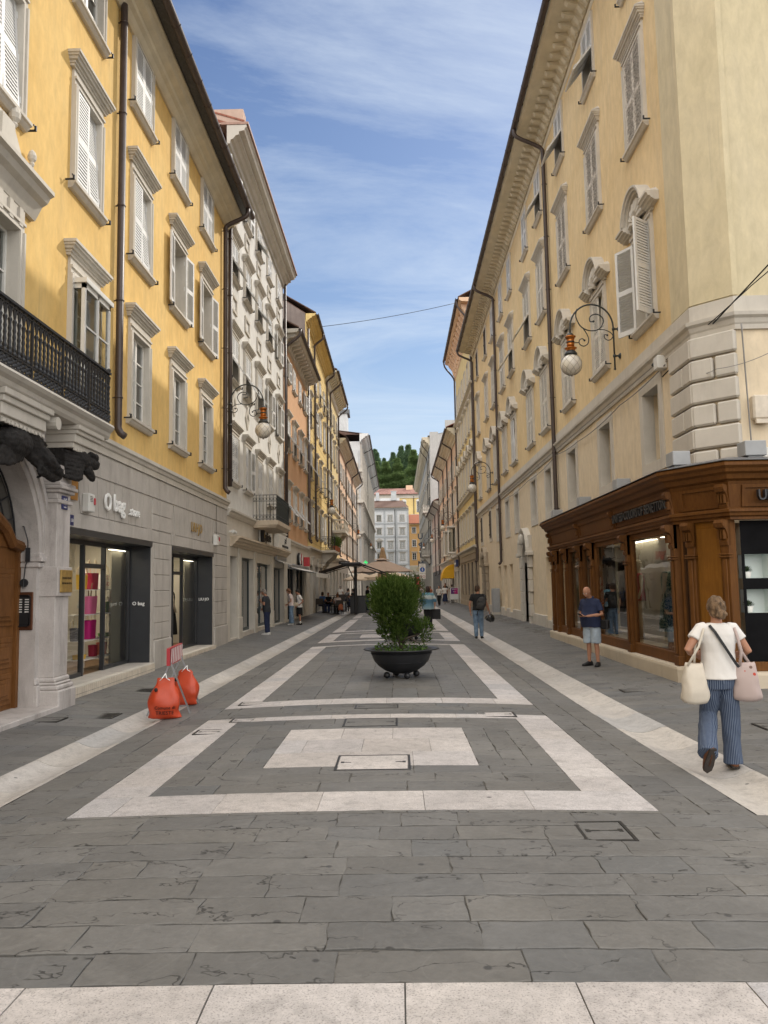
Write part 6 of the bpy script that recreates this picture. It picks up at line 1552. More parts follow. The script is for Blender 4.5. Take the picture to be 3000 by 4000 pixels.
# ------------------------------------------------------------------ plates, boxes and shop lettering on the left
def onL(Y,out=0): return (-5.2+out,Y)
def sign_board(name,Y,z,w,h,t,mats,lab,cat,out=.02,x=-5.2,rz=pi/2):
    o=empty(name,(x,Y,z),rz,lab,cat); m=MB(); m.box(-w/2,w/2,-t-out,-out,-h/2,h/2,0,.004); m.build('board',mats,o); return o
def letters(o,s,size,y,z,mat,x=0,ext=.01,bold=0,xs=1,sp=1,align='CENTER'): return inst('lettering',text_mesh(s,size,ext,'lettering',[M[mat]],sp,align,bold,xs),o,(x,y,z))
M['sign_blue']=pm('enamel_blue',(.012,.022,.12),.3,.1,5); M['ochre_plate']=pm('ochre_plaque',(.45,.22,.05),.45,.15,9,metal=.3)
o=sign_board('house_number',11.50,2.985,.20,.20,.012,M['sign_blue'],'blue enamel house number plate on the portal pilaster','house number',.0,-4.948); letters(o,'15',.14,-.014,-.03,'letter_white',ext=.001); letters(o,'CORSO',.025,-.014,-.075,'letter_white',ext=.001)
o=sign_board('house_number',12.3,2.80,.15,.17,.012,M['sign_blue'],'small blue house number plate above the first shop window','house number',.025); letters(o,'15B',.075,-.039,-.03,'letter_white',ext=.001)
o=sign_board('wall_plaque',11.52,1.82,.40,.33,.02,M['brass'],'square brass name plate screwed to the portal pilaster','plaque',.0,-4.912); letters(o,'STUDIO LEGALE',.043,-.023,.03,'black',ext=.001); letters(o,'NOTAIO IN CITTA',.04,-.023,-.045,'black',ext=.001)
o=sign_board('wall_plaque',12.36,3.36,.30,.46,.015,M['ochre_plate'],'ochre wall plaque beside the portal capital','plaque',.025); letters(o,'DELLA BORSE',.042,-.042,.11,'black',ext=.001); letters(o,'ORE 16.30',.03,-.042,-.1,'black',ext=.001)
def alarm(Y,z,lab,x=-5.2,s=1):
    o=empty('alarm_box',(x,Y,z),pi/2,lab,'alarm box'); m=MB(); m.box(-.13*s,.13*s,-.14,-.02,-.15*s,.15*s,0,.012); m.build('case',M['white_plastic'],o); m=MB(); m.box(.06*s,.11*s,-.165,-.14,-.03,.09,0,.01); m.build('beacon',M['red'],o)
    m=MB(); [m.box(-.08*s,.03*s,-.143,-.14,.02+i*.025,.03+i*.025) for i in range(4)]; m.build('vent_slots',M['steel_dark'],o)
alarm(12.85,3.13,'white alarm box with red beacon left of the white shop lettering'); alarm(22.05,3.05,'white alarm box with red beacon right of the gold lettering')
o=empty('shop_lettering',(-5.2,13.66,3.12),pi/2,'raised white shop letters over the first shop window','sign')
letters(o,'O',.44,-.06,-.02,'letter_white',-.05,.014,.006,.95,1,'LEFT'); letters(o,'bag',.44,-.06,0,'letter_white',.40,.014,.005,1.0,1.0,'LEFT'); letters(o,'.store',.25,-.06,.0,'letter_white',1.22,.012,.002,1.05,1,'LEFT')
o=empty('shop_lettering',(-5.2,19.5,3.15),pi/2,'raised gold shop letters over the second shop window','sign'); letters(o,'LIU·JO',.34,-.05,-.02,'gold_letter',-.02,.006,.004,1.12,1.05,'LEFT')
M['gold_letter']=M['brass'] if 'gold_letter' not in M else M['gold_letter']
for Y,s,z,lab in ((16.39,'O bag',1.36,'small cream letters on the dark side panel of the first shop'),(21.92,'LIU·JO',1.36,'small cream letters on the dark side panel of the second shop')):
    o=empty('shop_lettering',(-5.43,Y,z),0,lab,'sign'); letters(o,s,.105,-.004-.03,0,'letter_white',0,.002,.002)
o=empty('intercom_panel',(-5.34,11.155,1.40),0,'copper intercom panel with two rows of bells beside the portal door','intercom'); m=MB(); m.box(-.13,.13,-.025,0,-.27,.27,0,.01); m.build('plate',M['copper_dark'],o); m=MB(); m.box(-.10,.10,-.032,-.025,-.22,.23,0,.03); m.build('face',M['black'],o); m=MB()
for k in range(6):
    for s in (-1,1): m.box(s*.05-.03,s*.05+.03,-.036,-.032,-.02+k*.035,-.005+k*.035)
m.build('bell_labels',M['white_plastic'],o)
o=empty('bell_pull',(-5.34,11.14,2.0),0,'black wrought iron bell pull hanging beside the portal','bell pull'); m=MB(); m.tube([(-.05,-.02,.62),(0,-.06,.6),(.06,-.06,.4),(.06,-.05,.12),(.03,-.05,.05),(.0,-.04,-.2),(0,-.04,-.28)],.008,6); m.box(.03,.09,-.065,-.04,.1,.3); m.tube([(0,-.01,-.2),(0,-.03,-.2)],.06,12); m.build('rod',M['black_iron'],o)
o=empty('cctv_camera',(-5.2,24.0,3.42),pi/2,'small white surveillance camera at the corner of the pale grey building','camera'); m=MB(); m.tube([(0,-.02,0),(0,-.16,.02)],.03,8); m.build('arm',M['white_plastic'],o); m=MB(); m.tube([(-.08,-.16,.02),(.12,-.2,-.02)],.055,12); m.sphere((.13,-.2,-.02),.05,10,6,1); m.build('camera_body',[M['white_plastic'],M['black']],o)
# signs and awnings further along
o=sign_board('shop_sign',30.55,3.64,2.7,.56,.06,M['white_plastic'],'pale sign board with chunky black letters under the balcony','sign',.02); letters(o,'eplicate',.48,-.12,-.13,'black',.16,.015,.006,.98,1.0)
m=MB(); m.box(-1.27,-.98,-.2,-.08,-.22,.26,0,.01); m.build('logo_block',M['black'],o); letters(o,'R',.30,-.21,-.08,'brass',-1.12,.004)
o=sign_board('shop_sign',34.6,3.66,3.7,.58,.22,M['white_plastic'],'white lightbox sign right of the black lettered sign','sign',.02); letters(o,'¡raf?',.40,-.25,-.03,'black',.1,.004,0,.9); letters(o,'SNEAKERS & STREETWEAR',.15,-.25,-.23,'black',.0,.004,.001,1.05)
o=empty('shop_lettering',(-5.2,41.0,3.15),pi/2,'boxed white letters with a red stroke on the orange building','sign'); letters(o,'O',.75,-.17,-.25,'letter_white',-.42,.004,.03,.75); letters(o,'O',.75,-.10,-.25,'black',-.42,.06,.05,.75); letters(o,'/',.75,-.17,-.22,'red',0.02,.01,.02,.9); letters(o,'P',.70,-.17,-.25,'letter_white',.42,.004,.02,.75); letters(o,'P',.70,-.10,-.25,'black',.42,.06,.04,.75)
o=sign_board('shop_sign',43.5,3.1,.5,.5,.3,M['red'],'small red projecting sign on the orange building','sign',.02)
def awning(Y0,Y1,z,out,drop,mat,lab,side='L',val=.22,stripes=None):
    x=-5.2 if side=='L' else 5.35; o=empty('shop_awning',(x,(Y0+Y1)/2,z),pi/2 if side=='L' else -pi/2,lab,'awning'); w=(Y1-Y0)/2
    m=MB(); N=10; top=[[(-w+2*w*i/N,-out*t,-drop*t-.04*sin(pi*t)) for i in range(N+1)] for t in (0,.33,.66,1)]; m.loft([r+[(p[0],p[1],p[2]-.012) for p in reversed(r)] for r in top]); m.box(-w,w,-out-.012,-out+.01,-drop-val,-drop); m.build('canvas',M[mat],o)
    m=MB(); m.box(-w-.05,w+.05,-.14,.0,-.08,.1,0,.02)
    for s in (-1,1): m.tube([(s*(w-.1),-.05,-.1),(s*(w-.3),-out*.5,-drop*.5-.09),(s*(w-.1),-out,-drop-.03)],.02,6)
    m.build('case',M['steel'],o); return o
M['canvas_white']=pm('white_canvas',(.62,.60,.56),.85,.08,3); M['canvas_brown']=pm('brown_canvas',(.055,.036,.028),.85,.1,3); M['canvas_taupe']=pm('taupe_canvas',(.40,.30,.235),.85,.07,2); M['canvas_cream']=pm('cream_canvas',(.62,.50,.38),.85,.07,2); M['canvas_tan']=pm('tan_canvas',(.42,.28,.16),.85,.1,4,.3,20); M['canvas_yellow']=pm('yellow_canvas',(.72,.40,.02),.7,.08,3)
awning(33.0,35.7,2.95,.38,.18,'canvas_white','short white awning half rolled in beneath the lightbox sign',val=.06); o=awning(37.2,44.8,2.72,1.35,.34,'canvas_white','wide white awning over the orange building shop'); letters(o,'DC',.2,-1.375,-.52,'black',2.6,.003)
# yellow hooded awning on the right
o=empty('shop_awning',(5.35,75.2,2.3),-pi/2,'bright yellow quarter round awning over a shop on the right','awning'); m=MB(); m.smooth=False; W2=1.45
for k in range(7):
    a0,a1=pi/2*k/7,pi/2*(k+1)/7; f_=lambda a:(-1.15*sin(a),1.35*cos(a))
    (y0,z0),(y1,z1)=f_(a0),f_(a1); m.quad((-W2,y1,z1),(W2,y1,z1),(W2,y0,z0),(-W2,y0,z0))
    for s in (-1,1): m.add([(s*W2,0,0),(s*W2,y0,z0),(s*W2,y1,z1)],[(0,1,2) if s<0 else (2,1,0)])
m.box(-W2,W2,-1.15,-1.13,-.16,0); m.build('canvas',M['canvas_yellow'],o); m=MB(); [m.tube([(s*W2*.98,-.02,0),(s*W2*.98,-1.12,0)],.025,6) for s in (-1,1)]; m.build('frame',M['steel'],o)
o=empty('shop_sign',(5.35,69.5,3.55),-pi/2,'dark blue and white bank sign boards on the right','sign'); m=MB(); m.box(-2.6,.2,-.08,-.02,-.18,.12); m.box(.4,2.2,-.3,-.02,-.3,.3); m.build('board',M['sign_navy'],o); m=MB(); m.box(-2.4,0,-.09,-.08,-.06,.0); m.box(.6,2.0,-.31,-.3,-.1,.05); m.build('stripe',M['letter_white'],o)
# vertical letters hung out from the grey palace; read from beyond, so seen reversed here
for k,ch in enumerate('UPIM'):
    o=empty('hanging_letter',(4.55,150,10.6-k*1.75),0,['hanging grey letter U, topmost of the vertical shop sign','hanging grey letter P seen from behind, second of the vertical sign','hanging grey letter I, third of the vertical shop sign','hanging grey letter M, lowest of the vertical shop sign'][k],'sign letter','hanging letters of the vertical sign')
    me=text_mesh(ch,1.5,.06,'lettering',[M['grey_letter']],1,'CENTER',.05); me.transform(Matrix.Scale(-1,4,(1,0,0))); me.flip_normals(); inst('lettering',me,o); m=MB(); m.tube([(0,0,1.15),(.8,0,1.15)],.03,6); m.build('bracket',M['steel_dark'],o)
# pharmacy cross
M['green_led']=emis('green_led_cross',(.04,.9,.2),.6)
o=empty('pharmacy_cross',(-4.75,118,5.3),0,'lit green pharmacy cross on the left side far down the street','sign'); m=MB(); t=.18; m.box(-.6,.6,-.1,.1,-.2,.2); m.box(-.2,.2,-.1,.1,.2,.6); m.box(-.2,.2,-.1,.1,-.6,-.2); m.build('case',M['black'],o)
m=MB()
for a in ((-.6,.6,-.2,.2),(-.2,.2,.2,.6),(-.2,.2,-.6,-.2)):
    x0,x1,z0,z1=a; 
m.prism([(-.6,-.2),(-.2,-.2),(-.2,-.6),(.2,-.6),(.2,-.2),(.6,-.2),(.6,.2),(.2,.2),(.2,.6),(-.2,.6),(-.2,.2),(-.6,.2)],-.12,-.10,'y'); m.build('light',M['green_led'],o); o.scale=(.5,.5,.5)
# pedestrian zone sign
M['sign_white']=pm('sign_white',(.78,.78,.76),.4,.03,4); M['sign_traffic_blue']=pm('traffic_blue',(.01,.10,.42),.4,.05,4)
sx_,sy_=2.5,78
o=empty('traffic_sign',(sx_,sy_,gz(sx_,sy_)),0,'white pedestrian zone sign with blue disc and two red rings on a post','traffic sign'); m=MB(); m.tube([(0,.05,0),(0,.05,4.0)],.035,8); m.build('post',M['steel'],o)
m=MB(); m.box(-.32,.32,-.01,.01,2.98,3.95); m.box(-.32,.32,-.01,.01,2.42,2.94); m.build('panel',M['sign_white'],o); m=MB(); m.tube([(0,-.012,3.36),(0,-.02,3.36)],.24,24); m.build('blue_disc',M['sign_traffic_blue'],o)
m=MB(); m.sphere((0,-.024,3.50),(.035,.005,.035),8,6); m.strip([(0,-.024,3.45),(0,-.024,3.33)],.07,.006,(1,0,0)); m.strip([(0,-.024,3.34),(-.05,-.024,3.22)],.035,.006,(1,0,0)); m.strip([(0,-.024,3.34),(.06,-.024,3.22)],.035,.006,(1,0,0)); m.strip([(-.07,-.024,3.37),(.0,-.024,3.44),(.07,-.024,3.38)],.025,.006,(0,0,1)); m.build('walking_figure',M['letter_white'],o)
m=MB()
for s in (-1,1): m.tube([(s*.16+.115*cos(a),-.015,2.66+.115*sin(a)) for a in [2*pi*i/20 for i in range(21)]],.016,5)
m.build('red_rings',M['red'],o); letters(o,'ZONA',.10,-.013,3.83,'black',0,.001); letters(o,'PEDONALE',.085,-.013,3.68,'black',0,.001); letters(o,'3,5',.09,-.013,2.63,'black',-.16,.001); letters(o,'10',.11,-.013,2.62,'black',.16,.001)
# advertising board and utility cabinet on the right pavement
o=empty('pavement_sign',(5.0,69.4,gz(5,69.4)+.01),R(4),'white pavement sign with a magenta and violet poster','a-board'); m=MB(); m.box(-.36,.36,-.02,.02,.3,1.35); [m.tube([(s*.36,.0,0),(s*.36,0,1.38)],.015,6) for s in (-1,1)]; [m.tube([(s*.36,.0,1.36),(s*.36,.35,0)],.015,6) for s in (-1,1)]; m.build('frame',M['sign_white'],o)
m=MB(); m.box(-.31,.0,-.024,-.02,.78,1.3); m.build('poster_half',M['violet'],o); m=MB(); m.box(.0,.31,-.024,-.02,.78,1.3); m.build('poster_half',M['magenta'],o); letters(o,'OPEN DAY',.09,-.026,1.15,'letter_white',0,.001); letters(o,'20-21',.1,-.026,.95,'letter_white',0,.001)
o=empty('utility_cabinet',(5.13,41.2,gz(5.1,41)+.01),-pi/2,'grey metal utility cabinet against the cream wall','utility cabinet'); m=MB(); m.box(-.35,.35,-.18,.18,.12,1.35,0,.015); m.build('case',M['grey_box'],o); m=MB(); m.box(-.37,.37,-.2,.2,0,.12); m.build('base',M['stone2'],o); m=MB(); m.box(-.31,.31,-.19,-.18,.2,1.28,0,.006); m.build('door',M['grey_box'],o)
# lettering on the wooden corner shop
o=empty('shop_lettering',(4.66,14.95,2.90),-pi/2,'dark raised letters along the wooden shop fascia','sign'); letters(o,'UNITED COLORS OF BENETTON.',.25,-.06,0,'anthracite',0,.018,.001,.90,1.0)
o=empty('shop_lettering',(5.62,12.25,2.90),0,'dark raised letters on the side street fascia, cut off at the right edge','sign'); letters(o,'UNITED COLORS OF BENETTON.',.235,-.08,0,'anthracite',0,.04,.0025,.86,.92,'LEFT')
# cables
def cable(pts,r,lab,mat='black',sag=0,n=16):
    P=[Vector(p) for p in pts]; o=[]
    for a,b in zip(P,P[1:]):
        for i in range(n): t=i/n; p=a.lerp(b,t); o.append((p.x,p.y,p.z-sag*4*t*(1-t)*(b-a).length*.1))
    o.append(tuple(P[-1])); m=MB(); m.smooth=True; m.tube(o,r,6); return tag(m.build('cable',M[mat]),lab,'cable')
M['grey_cable']=pm('grey_cable',(.22,.21,.2),.6,.1,5)
cable([(-4.7,49.5,18.6),(4.8,56.5,22.6)],.018,'thin dark wire strung high across the street',sag=.12)
cable([(5.22,14.95,5.62),(5.95,11.6,6.65),(8.5,4.5,8.9)],.012,'thick dark cable rising to the right from the corner anchor',sag=.02)
cable([(5.24,14.75,5.9),(5.75,12.2,6.35),(8.2,5.2,8.6)],.009,'thinner looped cable above the thick one at the corner',sag=.10)
cable([(5.25,14.6,5.75),(5.5,13.1,5.25),(7.0,12.6,5.9)],.006,'slack grey wire drooping across the corner quoins','grey_cable',sag=.9)
cable([(5.27,14.9,5.85),(5.27,18,5.78),(5.27,22.3,5.72),(5.27,25.3,5.85),(5.27,31,5.75),(5.27,38,5.8)],.012,'grey cables looping under the string course of the cream building','grey_cable',sag=.16)
cable([(5.26,15.0,6.0),(5.26,38,6.02)],.008,'straight grey wire under the string course of the cream building','grey_cable')
cable([(5.97,13.0,3.65),(5.92,13.0,6.0)],.014,'vertical grey conduit right of the corner quoins','grey_cable')
cable([(-5.17,22.3,2.9),(-5.17,22.25,3.6),(-5.17,22.3,4.1)],.005,'thin black wire hanging on the stone beside the second shop')
o=empty('junction_box',(5.35,15.1,5.95),-pi/2,'cream junction box with small camera under the string course at the corner','junction box'); m=MB(); m.box(-.12,.12,-.2,-.0,-.14,.12,0,.015); m.build('case',M['white_plastic'],o); m=MB(); m.tube([(-.12,-.14,.05),(-.26,-.16,.02)],.035,8); m.build('camera',M['lamp_iron'],o)
o=empty('meter_box',(6.2,13.16,4.55),0,'beige meter box on the side street wall at the right edge','meter box'); m=MB(); m.box(-.16,.16,-.16,.0,-.2,.22,0,.03); m.box(-.13,.13,-.17,-.1,-.27,-.2); m.build('case',M['tile_cream'],o)
o=empty('alarm_box',(6.28,13.16,3.75),0,'white siren box with red triangle above the corner shop','alarm box'); m=MB(); m.box(-.18,.18,-.1,0,-.13,.13,0,.01); m.build('case',M['white_plastic'],o); m=MB(); m.prism([(.0,-.06),(.12,-.06),(.06,.05)],-.105,-.1,'y'); m.build('red_triangle',M['red'],o)
# ------------------------------------------------------------------ people
M['skin']=pm('tanned_skin',(.40,.20,.125),.55,.08,14,.1,90,spec=.35); M['skin2']=pm('fair_skin',(.50,.29,.21),.55,.08,14,.1,90,spec=.35)
def hairmat(n,c): return pm(n,sc(c,.7),.55,.45,9,1.0,34,stretch=(3.5,3.5,.8),spec=.35,c2=sc(c,1.5),dist=.02)
M['hair_blond']=hairmat('dark_blond_hair',(.14,.088,.048)); M['hair_brown']=hairmat('brown_hair',(.045,.026,.016)); M['hair_dark']=hairmat('dark_hair',(.014,.011,.01)); M['hair_grey']=hairmat('short_grey_hair',(.17,.15,.13)); M['hair_red']=hairmat('auburn_hair',(.15,.065,.03))
M['cloth_white']=pm('white_cotton',(.68,.655,.62),.85,.05,6,.2,90); M['cloth_navy']=pm('navy_cotton',(.016,.024,.062),.85,.15,8,.2,120); M['cloth_black']=pm('black_cotton',(.011,.011,.012),.85,.2,8,.2,120); M['denim_pale']=pm('pale_denim',(.36,.43,.50),.85,.12,9,.3,100); M['denim']=pm('blue_denim',(.10,.16,.24),.85,.25,7,.3,100,c2=(.16,.23,.32)); M['denim_dark']=pm('dark_denim',(.045,.085,.15),.85,.2,7)
M['cloth_grey']=pm('grey_cotton',(.14,.14,.14),.85,.12,8); M['cloth_blue']=pm('blue_shirt',(.05,.12,.28),.85,.1,8); M['cloth_pink']=pm('pale_pink_cotton',(.66,.56,.53),.85,.05,6); M['canvas_tote']=pm('cream_tote',(.60,.54,.45),.85,.06,5,.2,120); M['shoe_black']=pm('black_shoe',(.012,.012,.013),.6,.2,10); M['shoe_white']=pm('white_shoe',(.62,.61,.58),.55,.06,8); M['leather']=pm('brown_leather',(.13,.05,.022),.5,.2,10); M['sole']=pm('dark_rubber_sole',(.035,.028,.024),.8,.2,12,.3,60); M['orange_bag']=pm('rust_cloth',(.36,.12,.06),.8,.15,8); M['beige_bag']=pm('beige_leather',(.42,.35,.25),.5,.1,8)
def stripes():
    m,nt,b=newmat('pinstripe_linen'); g=tx(nt,(1,1,1),'UV'); 
    at=node(nt,'ShaderNodeAttribute',attribute_name='around'); s=math_(nt,'FRACT',math_(nt,'MULTIPLY',at.outputs['Fac'],1.0)); st=ramp(nt,s,[(.0,1),(.22,1),(.34,0),(.9,0),(1,1)])
    n=noise(nt,tx(nt),30,4); base=ramp(nt,n,[(.3,(.017,.032,.072)),(.7,(.028,.048,.098))]); col=mixc(nt,math_(nt,'MULTIPLY',st,.6),base,(.26,.31,.39)); L(nt,col,b.inputs['Base Color']); b.inputs['Roughness'].default_value=.9; return m
M['pinstripe']=stripes()
def dyed():
    m,nt,b=newmat('sea_print_fabric'); v=tx(nt,(1,1,1),'Generated'); sp=node(nt,'ShaderNodeSeparateXYZ'); L(nt,v,sp.inputs[0]); z=math_(nt,'ADD',sp.outputs['Z'],math_(nt,'MULTIPLY',math_(nt,'SUBTRACT',noise(nt,v,5,4),.5),.16))
    col=ramp(nt,z,[(0,(.30,.38,.40)),(.22,(.14,.25,.32)),(.45,(.06,.14,.21)),(.58,(.07,.17,.25)),(.66,(.50,.54,.52)),(.80,(.48,.53,.53)),(.86,(.10,.24,.30)),(1,(.14,.27,.33))]); L(nt,col,b.inputs['Base Color']); b.inputs['Roughness'].default_value=.9; return m
M['sea_print']=dyed()
def printed():
    m,nt,b=newmat('pink_tote_print'); v=tx(nt,(1,1,1)); vo=node(nt,'ShaderNodeTexVoronoi'); vo.inputs['Scale'].default_value=13; L(nt,v,vo.inputs['Vector'])
    d=ramp(nt,vo.outputs['Distance'],[(.17,1),(.20,0)]); rnd_=node(nt,'ShaderNodeSeparateColor'); L(nt,vo.outputs['Color'],rnd_.inputs[0]); pk=ramp(nt,rnd_.outputs[0],[(.3,0),(.35,1)]); hue=ramp(nt,rnd_.outputs[1],[(0,(.45,.05,.03)),(.5,(.16,.10,.08)),(.75,(.55,.50,.45))],'CONSTANT')
    col=mixc(nt,math_(nt,'MULTIPLY',d,pk),(.45,.36,.335),hue); L(nt,col,b.inputs['Base Color']); b.inputs['Roughness'].default_value=.85; return m
M['tote_print']=printed()
V=Vector
def ell(c,rx,ry,n=20,tilt=(0,0),flat=1.0):
    return [(c[0]+rx*math.copysign(abs(cos(a))**flat,cos(a)),c[1]+ry*math.copysign(abs(sin(a))**flat,sin(a)),c[2]+tilt[0]*cos(a)+tilt[1]*sin(a)) for a in [2*pi*i/n for i in range(n)]]
def hand(m,w,d,side,curl=.5,nrm=None):
    # palm with four unequal bent fingers and a thumb leaving its side
    w=V(w); d=V(d).normalized(); n=V(nrm).normalized() if nrm else V((-side,0,0)); n=(n-d*n.dot(d)).normalized(); s=d.cross(n)*(1)
    m.loft([[tuple(w+d*t*.09+s*(c*wd)+n*(e*.014)) for c,e in ((-1,-.7),(0,-1),(1,-.7),(1.05,.5),(0,1),(-1.05,.5))] for t,wd in ((-.15,.026),(.2,.034),(.6,.042),(1.0,.040))])
    for k,(o,ln) in enumerate(((-.031,.066),(-.010,.076),(.011,.070),(.031,.054))):
        p=w+d*.085+s*o; pts=[p]; a=.2*curl
        for q in (.45,.32,.26): a+=curl*.62; p=p+(d*cos(a)+n*sin(a))*ln*q; pts.append(p)
        m.tube([tuple(x) for x in pts],[.0095,.009,.0082,.007],7)
    p=w+d*.03-s*.033; m.tube([tuple(p),tuple(p-s*.022+d*.03+n*.012),tuple(p-s*.02+d*.058+n*.026),tuple(p-s*.008+d*.078+n*.034)],[.012,.011,.0095,.0075],7)
def xf(p,k): return V((p[0]*k,p[1]*k,p[2]*k))
class Person:
    def __init__(s,loc,rz,H,lab,skin='skin',cat='person',group=None,lean=(0,0),head=(0,0,0),turn=0,build=1.0,belly=0,hip=1.0,legs=None,arms=None,hz=.93,vox=.011,curl=(.5,.5),pn=(None,None)):
        s.k=H/1.75; s.lean=lean; s.b=build; s.belly=belly; s.hip=hip; s.hz=hz; s.vox=vox; s.skin=skin; s.headp=head; s.turn=turn
        s.root=empty('person',(loc[0],loc[1],(gz(loc[0],loc[1])+.013) if len(loc)<3 else loc[2]),rz,lab,cat,group)
        h=hz; dh=h-.93
        legs=legs or (((-.085,.01,.50),(-.09,-.02,.085),8),((.085,.0,.50),(.09,-.02,.085),-8))
        s.legs=legs; s.hipj=[V((-.085*hip,0,h-.02)),V((.085*hip,0,h-.02))]
        lx,ly=lean; s.sh=[V((-.175*build+lx,ly,1.415+dh)),V((.175*build+lx,ly,1.415+dh))]
        arms=arms or (((-.25,-.03,1.13),(-.24,.04,.88)),((.25,-.03,1.13),(.24,.04,.88)))
        s.arms=arms; s.curl=curl; s.pn=pn
        s.hc=V((lx*1.15+head[0],ly*1.2+head[1]+.015,1.625+dh)); s.nb=V((lx,ly-.01,1.46+dh)); s.dh=dh
        s.body()
    def T(s,z):  # torso centre line
        t=max(0,min(1,(z-.95-s.dh)/.47)); return V((s.lean[0]*t,s.lean[1]*t,z))
    def torso(s,m,inf=0,z0=.84,z1=1.47,bot=None):
        dh=s.dh; b=s.b; prof=[(.84,.165*s.hip,.115),(.92,.172*s.hip,.122),(1.0,.158*s.hip,.112),(1.08,.146*b,.102),(1.18,.155*b,.108),(1.28,.170*b,.118),(1.36,.178*b,.110),(1.42,.155*b,.088),(1.465,.085,.065)]
        rg=[]
        for z,rx,ry in prof:
            if z<z0-.03 or z>z1+.03: continue
            c=s.T(z+dh); bl=s.belly*math.exp(-((z-1.06)/.13)**2); rg.append(ell((c.x,c.y+bl*.55,c.z),rx+inf+bl*.55,ry+inf*.9+bl*.7,20,flat=.85))
        m.loft(rg)
    def body(s):
        m=MB(); s.torso(m)
        m.tube([tuple(s.nb-V((0,0,.02))),tuple(s.nb.lerp(s.hc,.5)+V((0,-.012,-.02))),tuple(s.hc+V((0,-.01,-.03)))],[.062,.054,.055],12)
        q=MB(); px,py,pz=s.headp; q.sphere((0,0,.02),(.074,.094,.10),16,12); q.sphere((0,.022,-.035),(.058,.068,.075),14,10); q.sphere((0,.04,-.085),(.034,.036,.03),10,8)
        q.tube([(0,.088,.012),(0,.108,-.022),(0,.096,-.034)],[.010,.016,.012],8); q.tube([(-.03,.086,-.062),(0,.096,-.06),(.03,.086,-.062)],.009,6)
        for sd in (-1,1): q.sphere((sd*.076,-.005,-.01),(.010,.020,.030),8,8); q.sphere((sd*.036,.076,-.02),(.022,.018,.02),8,6)
        q.tube([(-.045,.088,.022),(0,.094,.018),(.045,.088,.022)],.010,6)
        s.HM=Matrix.Translation(s.hc)@Matrix.Rotation(s.turn,4,'Z')@Matrix.Rotation(pz,4,'X'); m.M=s.HM; m.add(q.v,q.f); m.M=Matrix()
        for i,sd in ((0,-1),(1,1)):
            kn,an,fd=s.legs[i][:3]; hj=s.hipj[i]; kn=V(kn); an=V(an); cf=kn.lerp(an,.35)+V((0,-.012,0))
            m.tube([tuple(hj),tuple(hj.lerp(kn,.5)),tuple(kn),tuple(cf),tuple(kn.lerp(an,.75)),tuple(an)],[.085*s.hip,.072,.052,.054,.040,.036],12)
            fm=s.footM(i); m.M=fm; m.loft([ell((0,y,z),rx,rz,10) if False else [(rx*cos(a),y,z+rz*sin(a)) for a in [2*pi*j/10 for j in range(10)]] for y,z,rx,rz in ((-.06,-.045,.028,.03),(0,-.03,.036,.045),(.08,-.05,.042,.028),(.15,-.06,.040,.018),(.18,-.062,.026,.012))]); m.M=Matrix()
            el,wr_=s.arms[i]; el=V(el); wr_=V(wr_); sh=s.sh[i]
            m.tube([tuple(sh+V((-sd*.03,0,.0))),tuple(sh),tuple(sh.lerp(el,.5)),tuple(el),tuple(el.lerp(wr_,.3)),tuple(el.lerp(wr_,.75)),tuple(wr_)],[.058,.056,.047,.038,.041,.031,.026],12)
            hand(m,wr_,wr_-el,sd,s.curl[i],s.pn[i])
        m.v=[tuple(V(p)*s.k) for p in m.v]
        organic(m,'body',M[s.skin],s.vox,3,parent=s.root)
    def footM(s,i):
        kn,an,fd=s.legs[i][:3]; an=V(an); pitch=s.legs[i][3] if len(s.legs[i])>3 else 0
        return Matrix.Translation(an)@Matrix.Rotation(R(fd),4,'Z')@Matrix.Rotation(R(pitch),4,'X')
    def wear(s,m,name,mat,sm=3,fold=0,fs=9,vox=None,mats=None,k=True):
        if k: m.v=[tuple(V(p)*s.k) for p in m.v]
        fo=(lambda c:fold*(mnoise.noise(V((c.x*fs,c.y*fs,c.z*fs*.45)))+.6*mnoise.noise(V((c.x*fs*2+c.z*9,c.y*fs*2,c.z*fs*1.1))))) if fold else None
        return organic(m,name,mats or M[mat],vox or s.vox,sm,parent=s.root,fold=fo)
    def shirt(s,mat,inf=.016,sleeve=.55,bot=.86,name='t_shirt',collar=False,flare=0,fold=.006,loose=.012):
        m=MB(); dh=s.dh; b=s.b; rg=[]
        for z,rx,ry in ((bot,.172*s.hip+flare,.122+flare),(max(bot+.05,.95),.165*s.hip+flare*.7,.117+flare*.7),(1.08,.152*b+flare*.4,.108+flare*.4),(1.18,.158*b,.110),(1.28,.172*b,.120),(1.36,.180*b,.112),(1.42,.160*b,.09),(1.462,.088,.068),(1.475,.075,.06)):
            c=s.T(z+dh); bl=s.belly*math.exp(-((z-1.06)/.13)**2); rg.append(ell((c.x,c.y+bl*.55,c.z),rx+inf+bl*.55,ry+inf+bl*.7,22,flat=.85))
        m.loft(rg)
        for i,sd in ((0,-1),(1,1)):
            el,wr_=map(V,s.arms[i]); sh=s.sh[i]
            if sleeve<=1: e=sh.lerp(el,sleeve); m.tube([tuple(sh+V((-sd*.05,0,.004))),tuple(sh+V((-sd*.004,0,.002))),tuple(sh.lerp(e,.5)),tuple(e)],[.068,.069,.058+loose*.5,.055+loose*.8],14)
            else: w=el.lerp(wr_,min(1,sleeve-1)); m.tube([tuple(sh+V((-sd*.04,0,.01))),tuple(sh),tuple(sh.lerp(el,.5)),tuple(el),tuple(w)],[.066,.066,.056+loose*.5,.05+loose*.5,.04+loose],14)
        if collar: m.tube([tuple(s.nb+V((.075*cos(a),.06*sin(a)+.005,.035-.02*sin(a)))) for a in [2*pi*i/16 for i in range(17)]],.018,6)
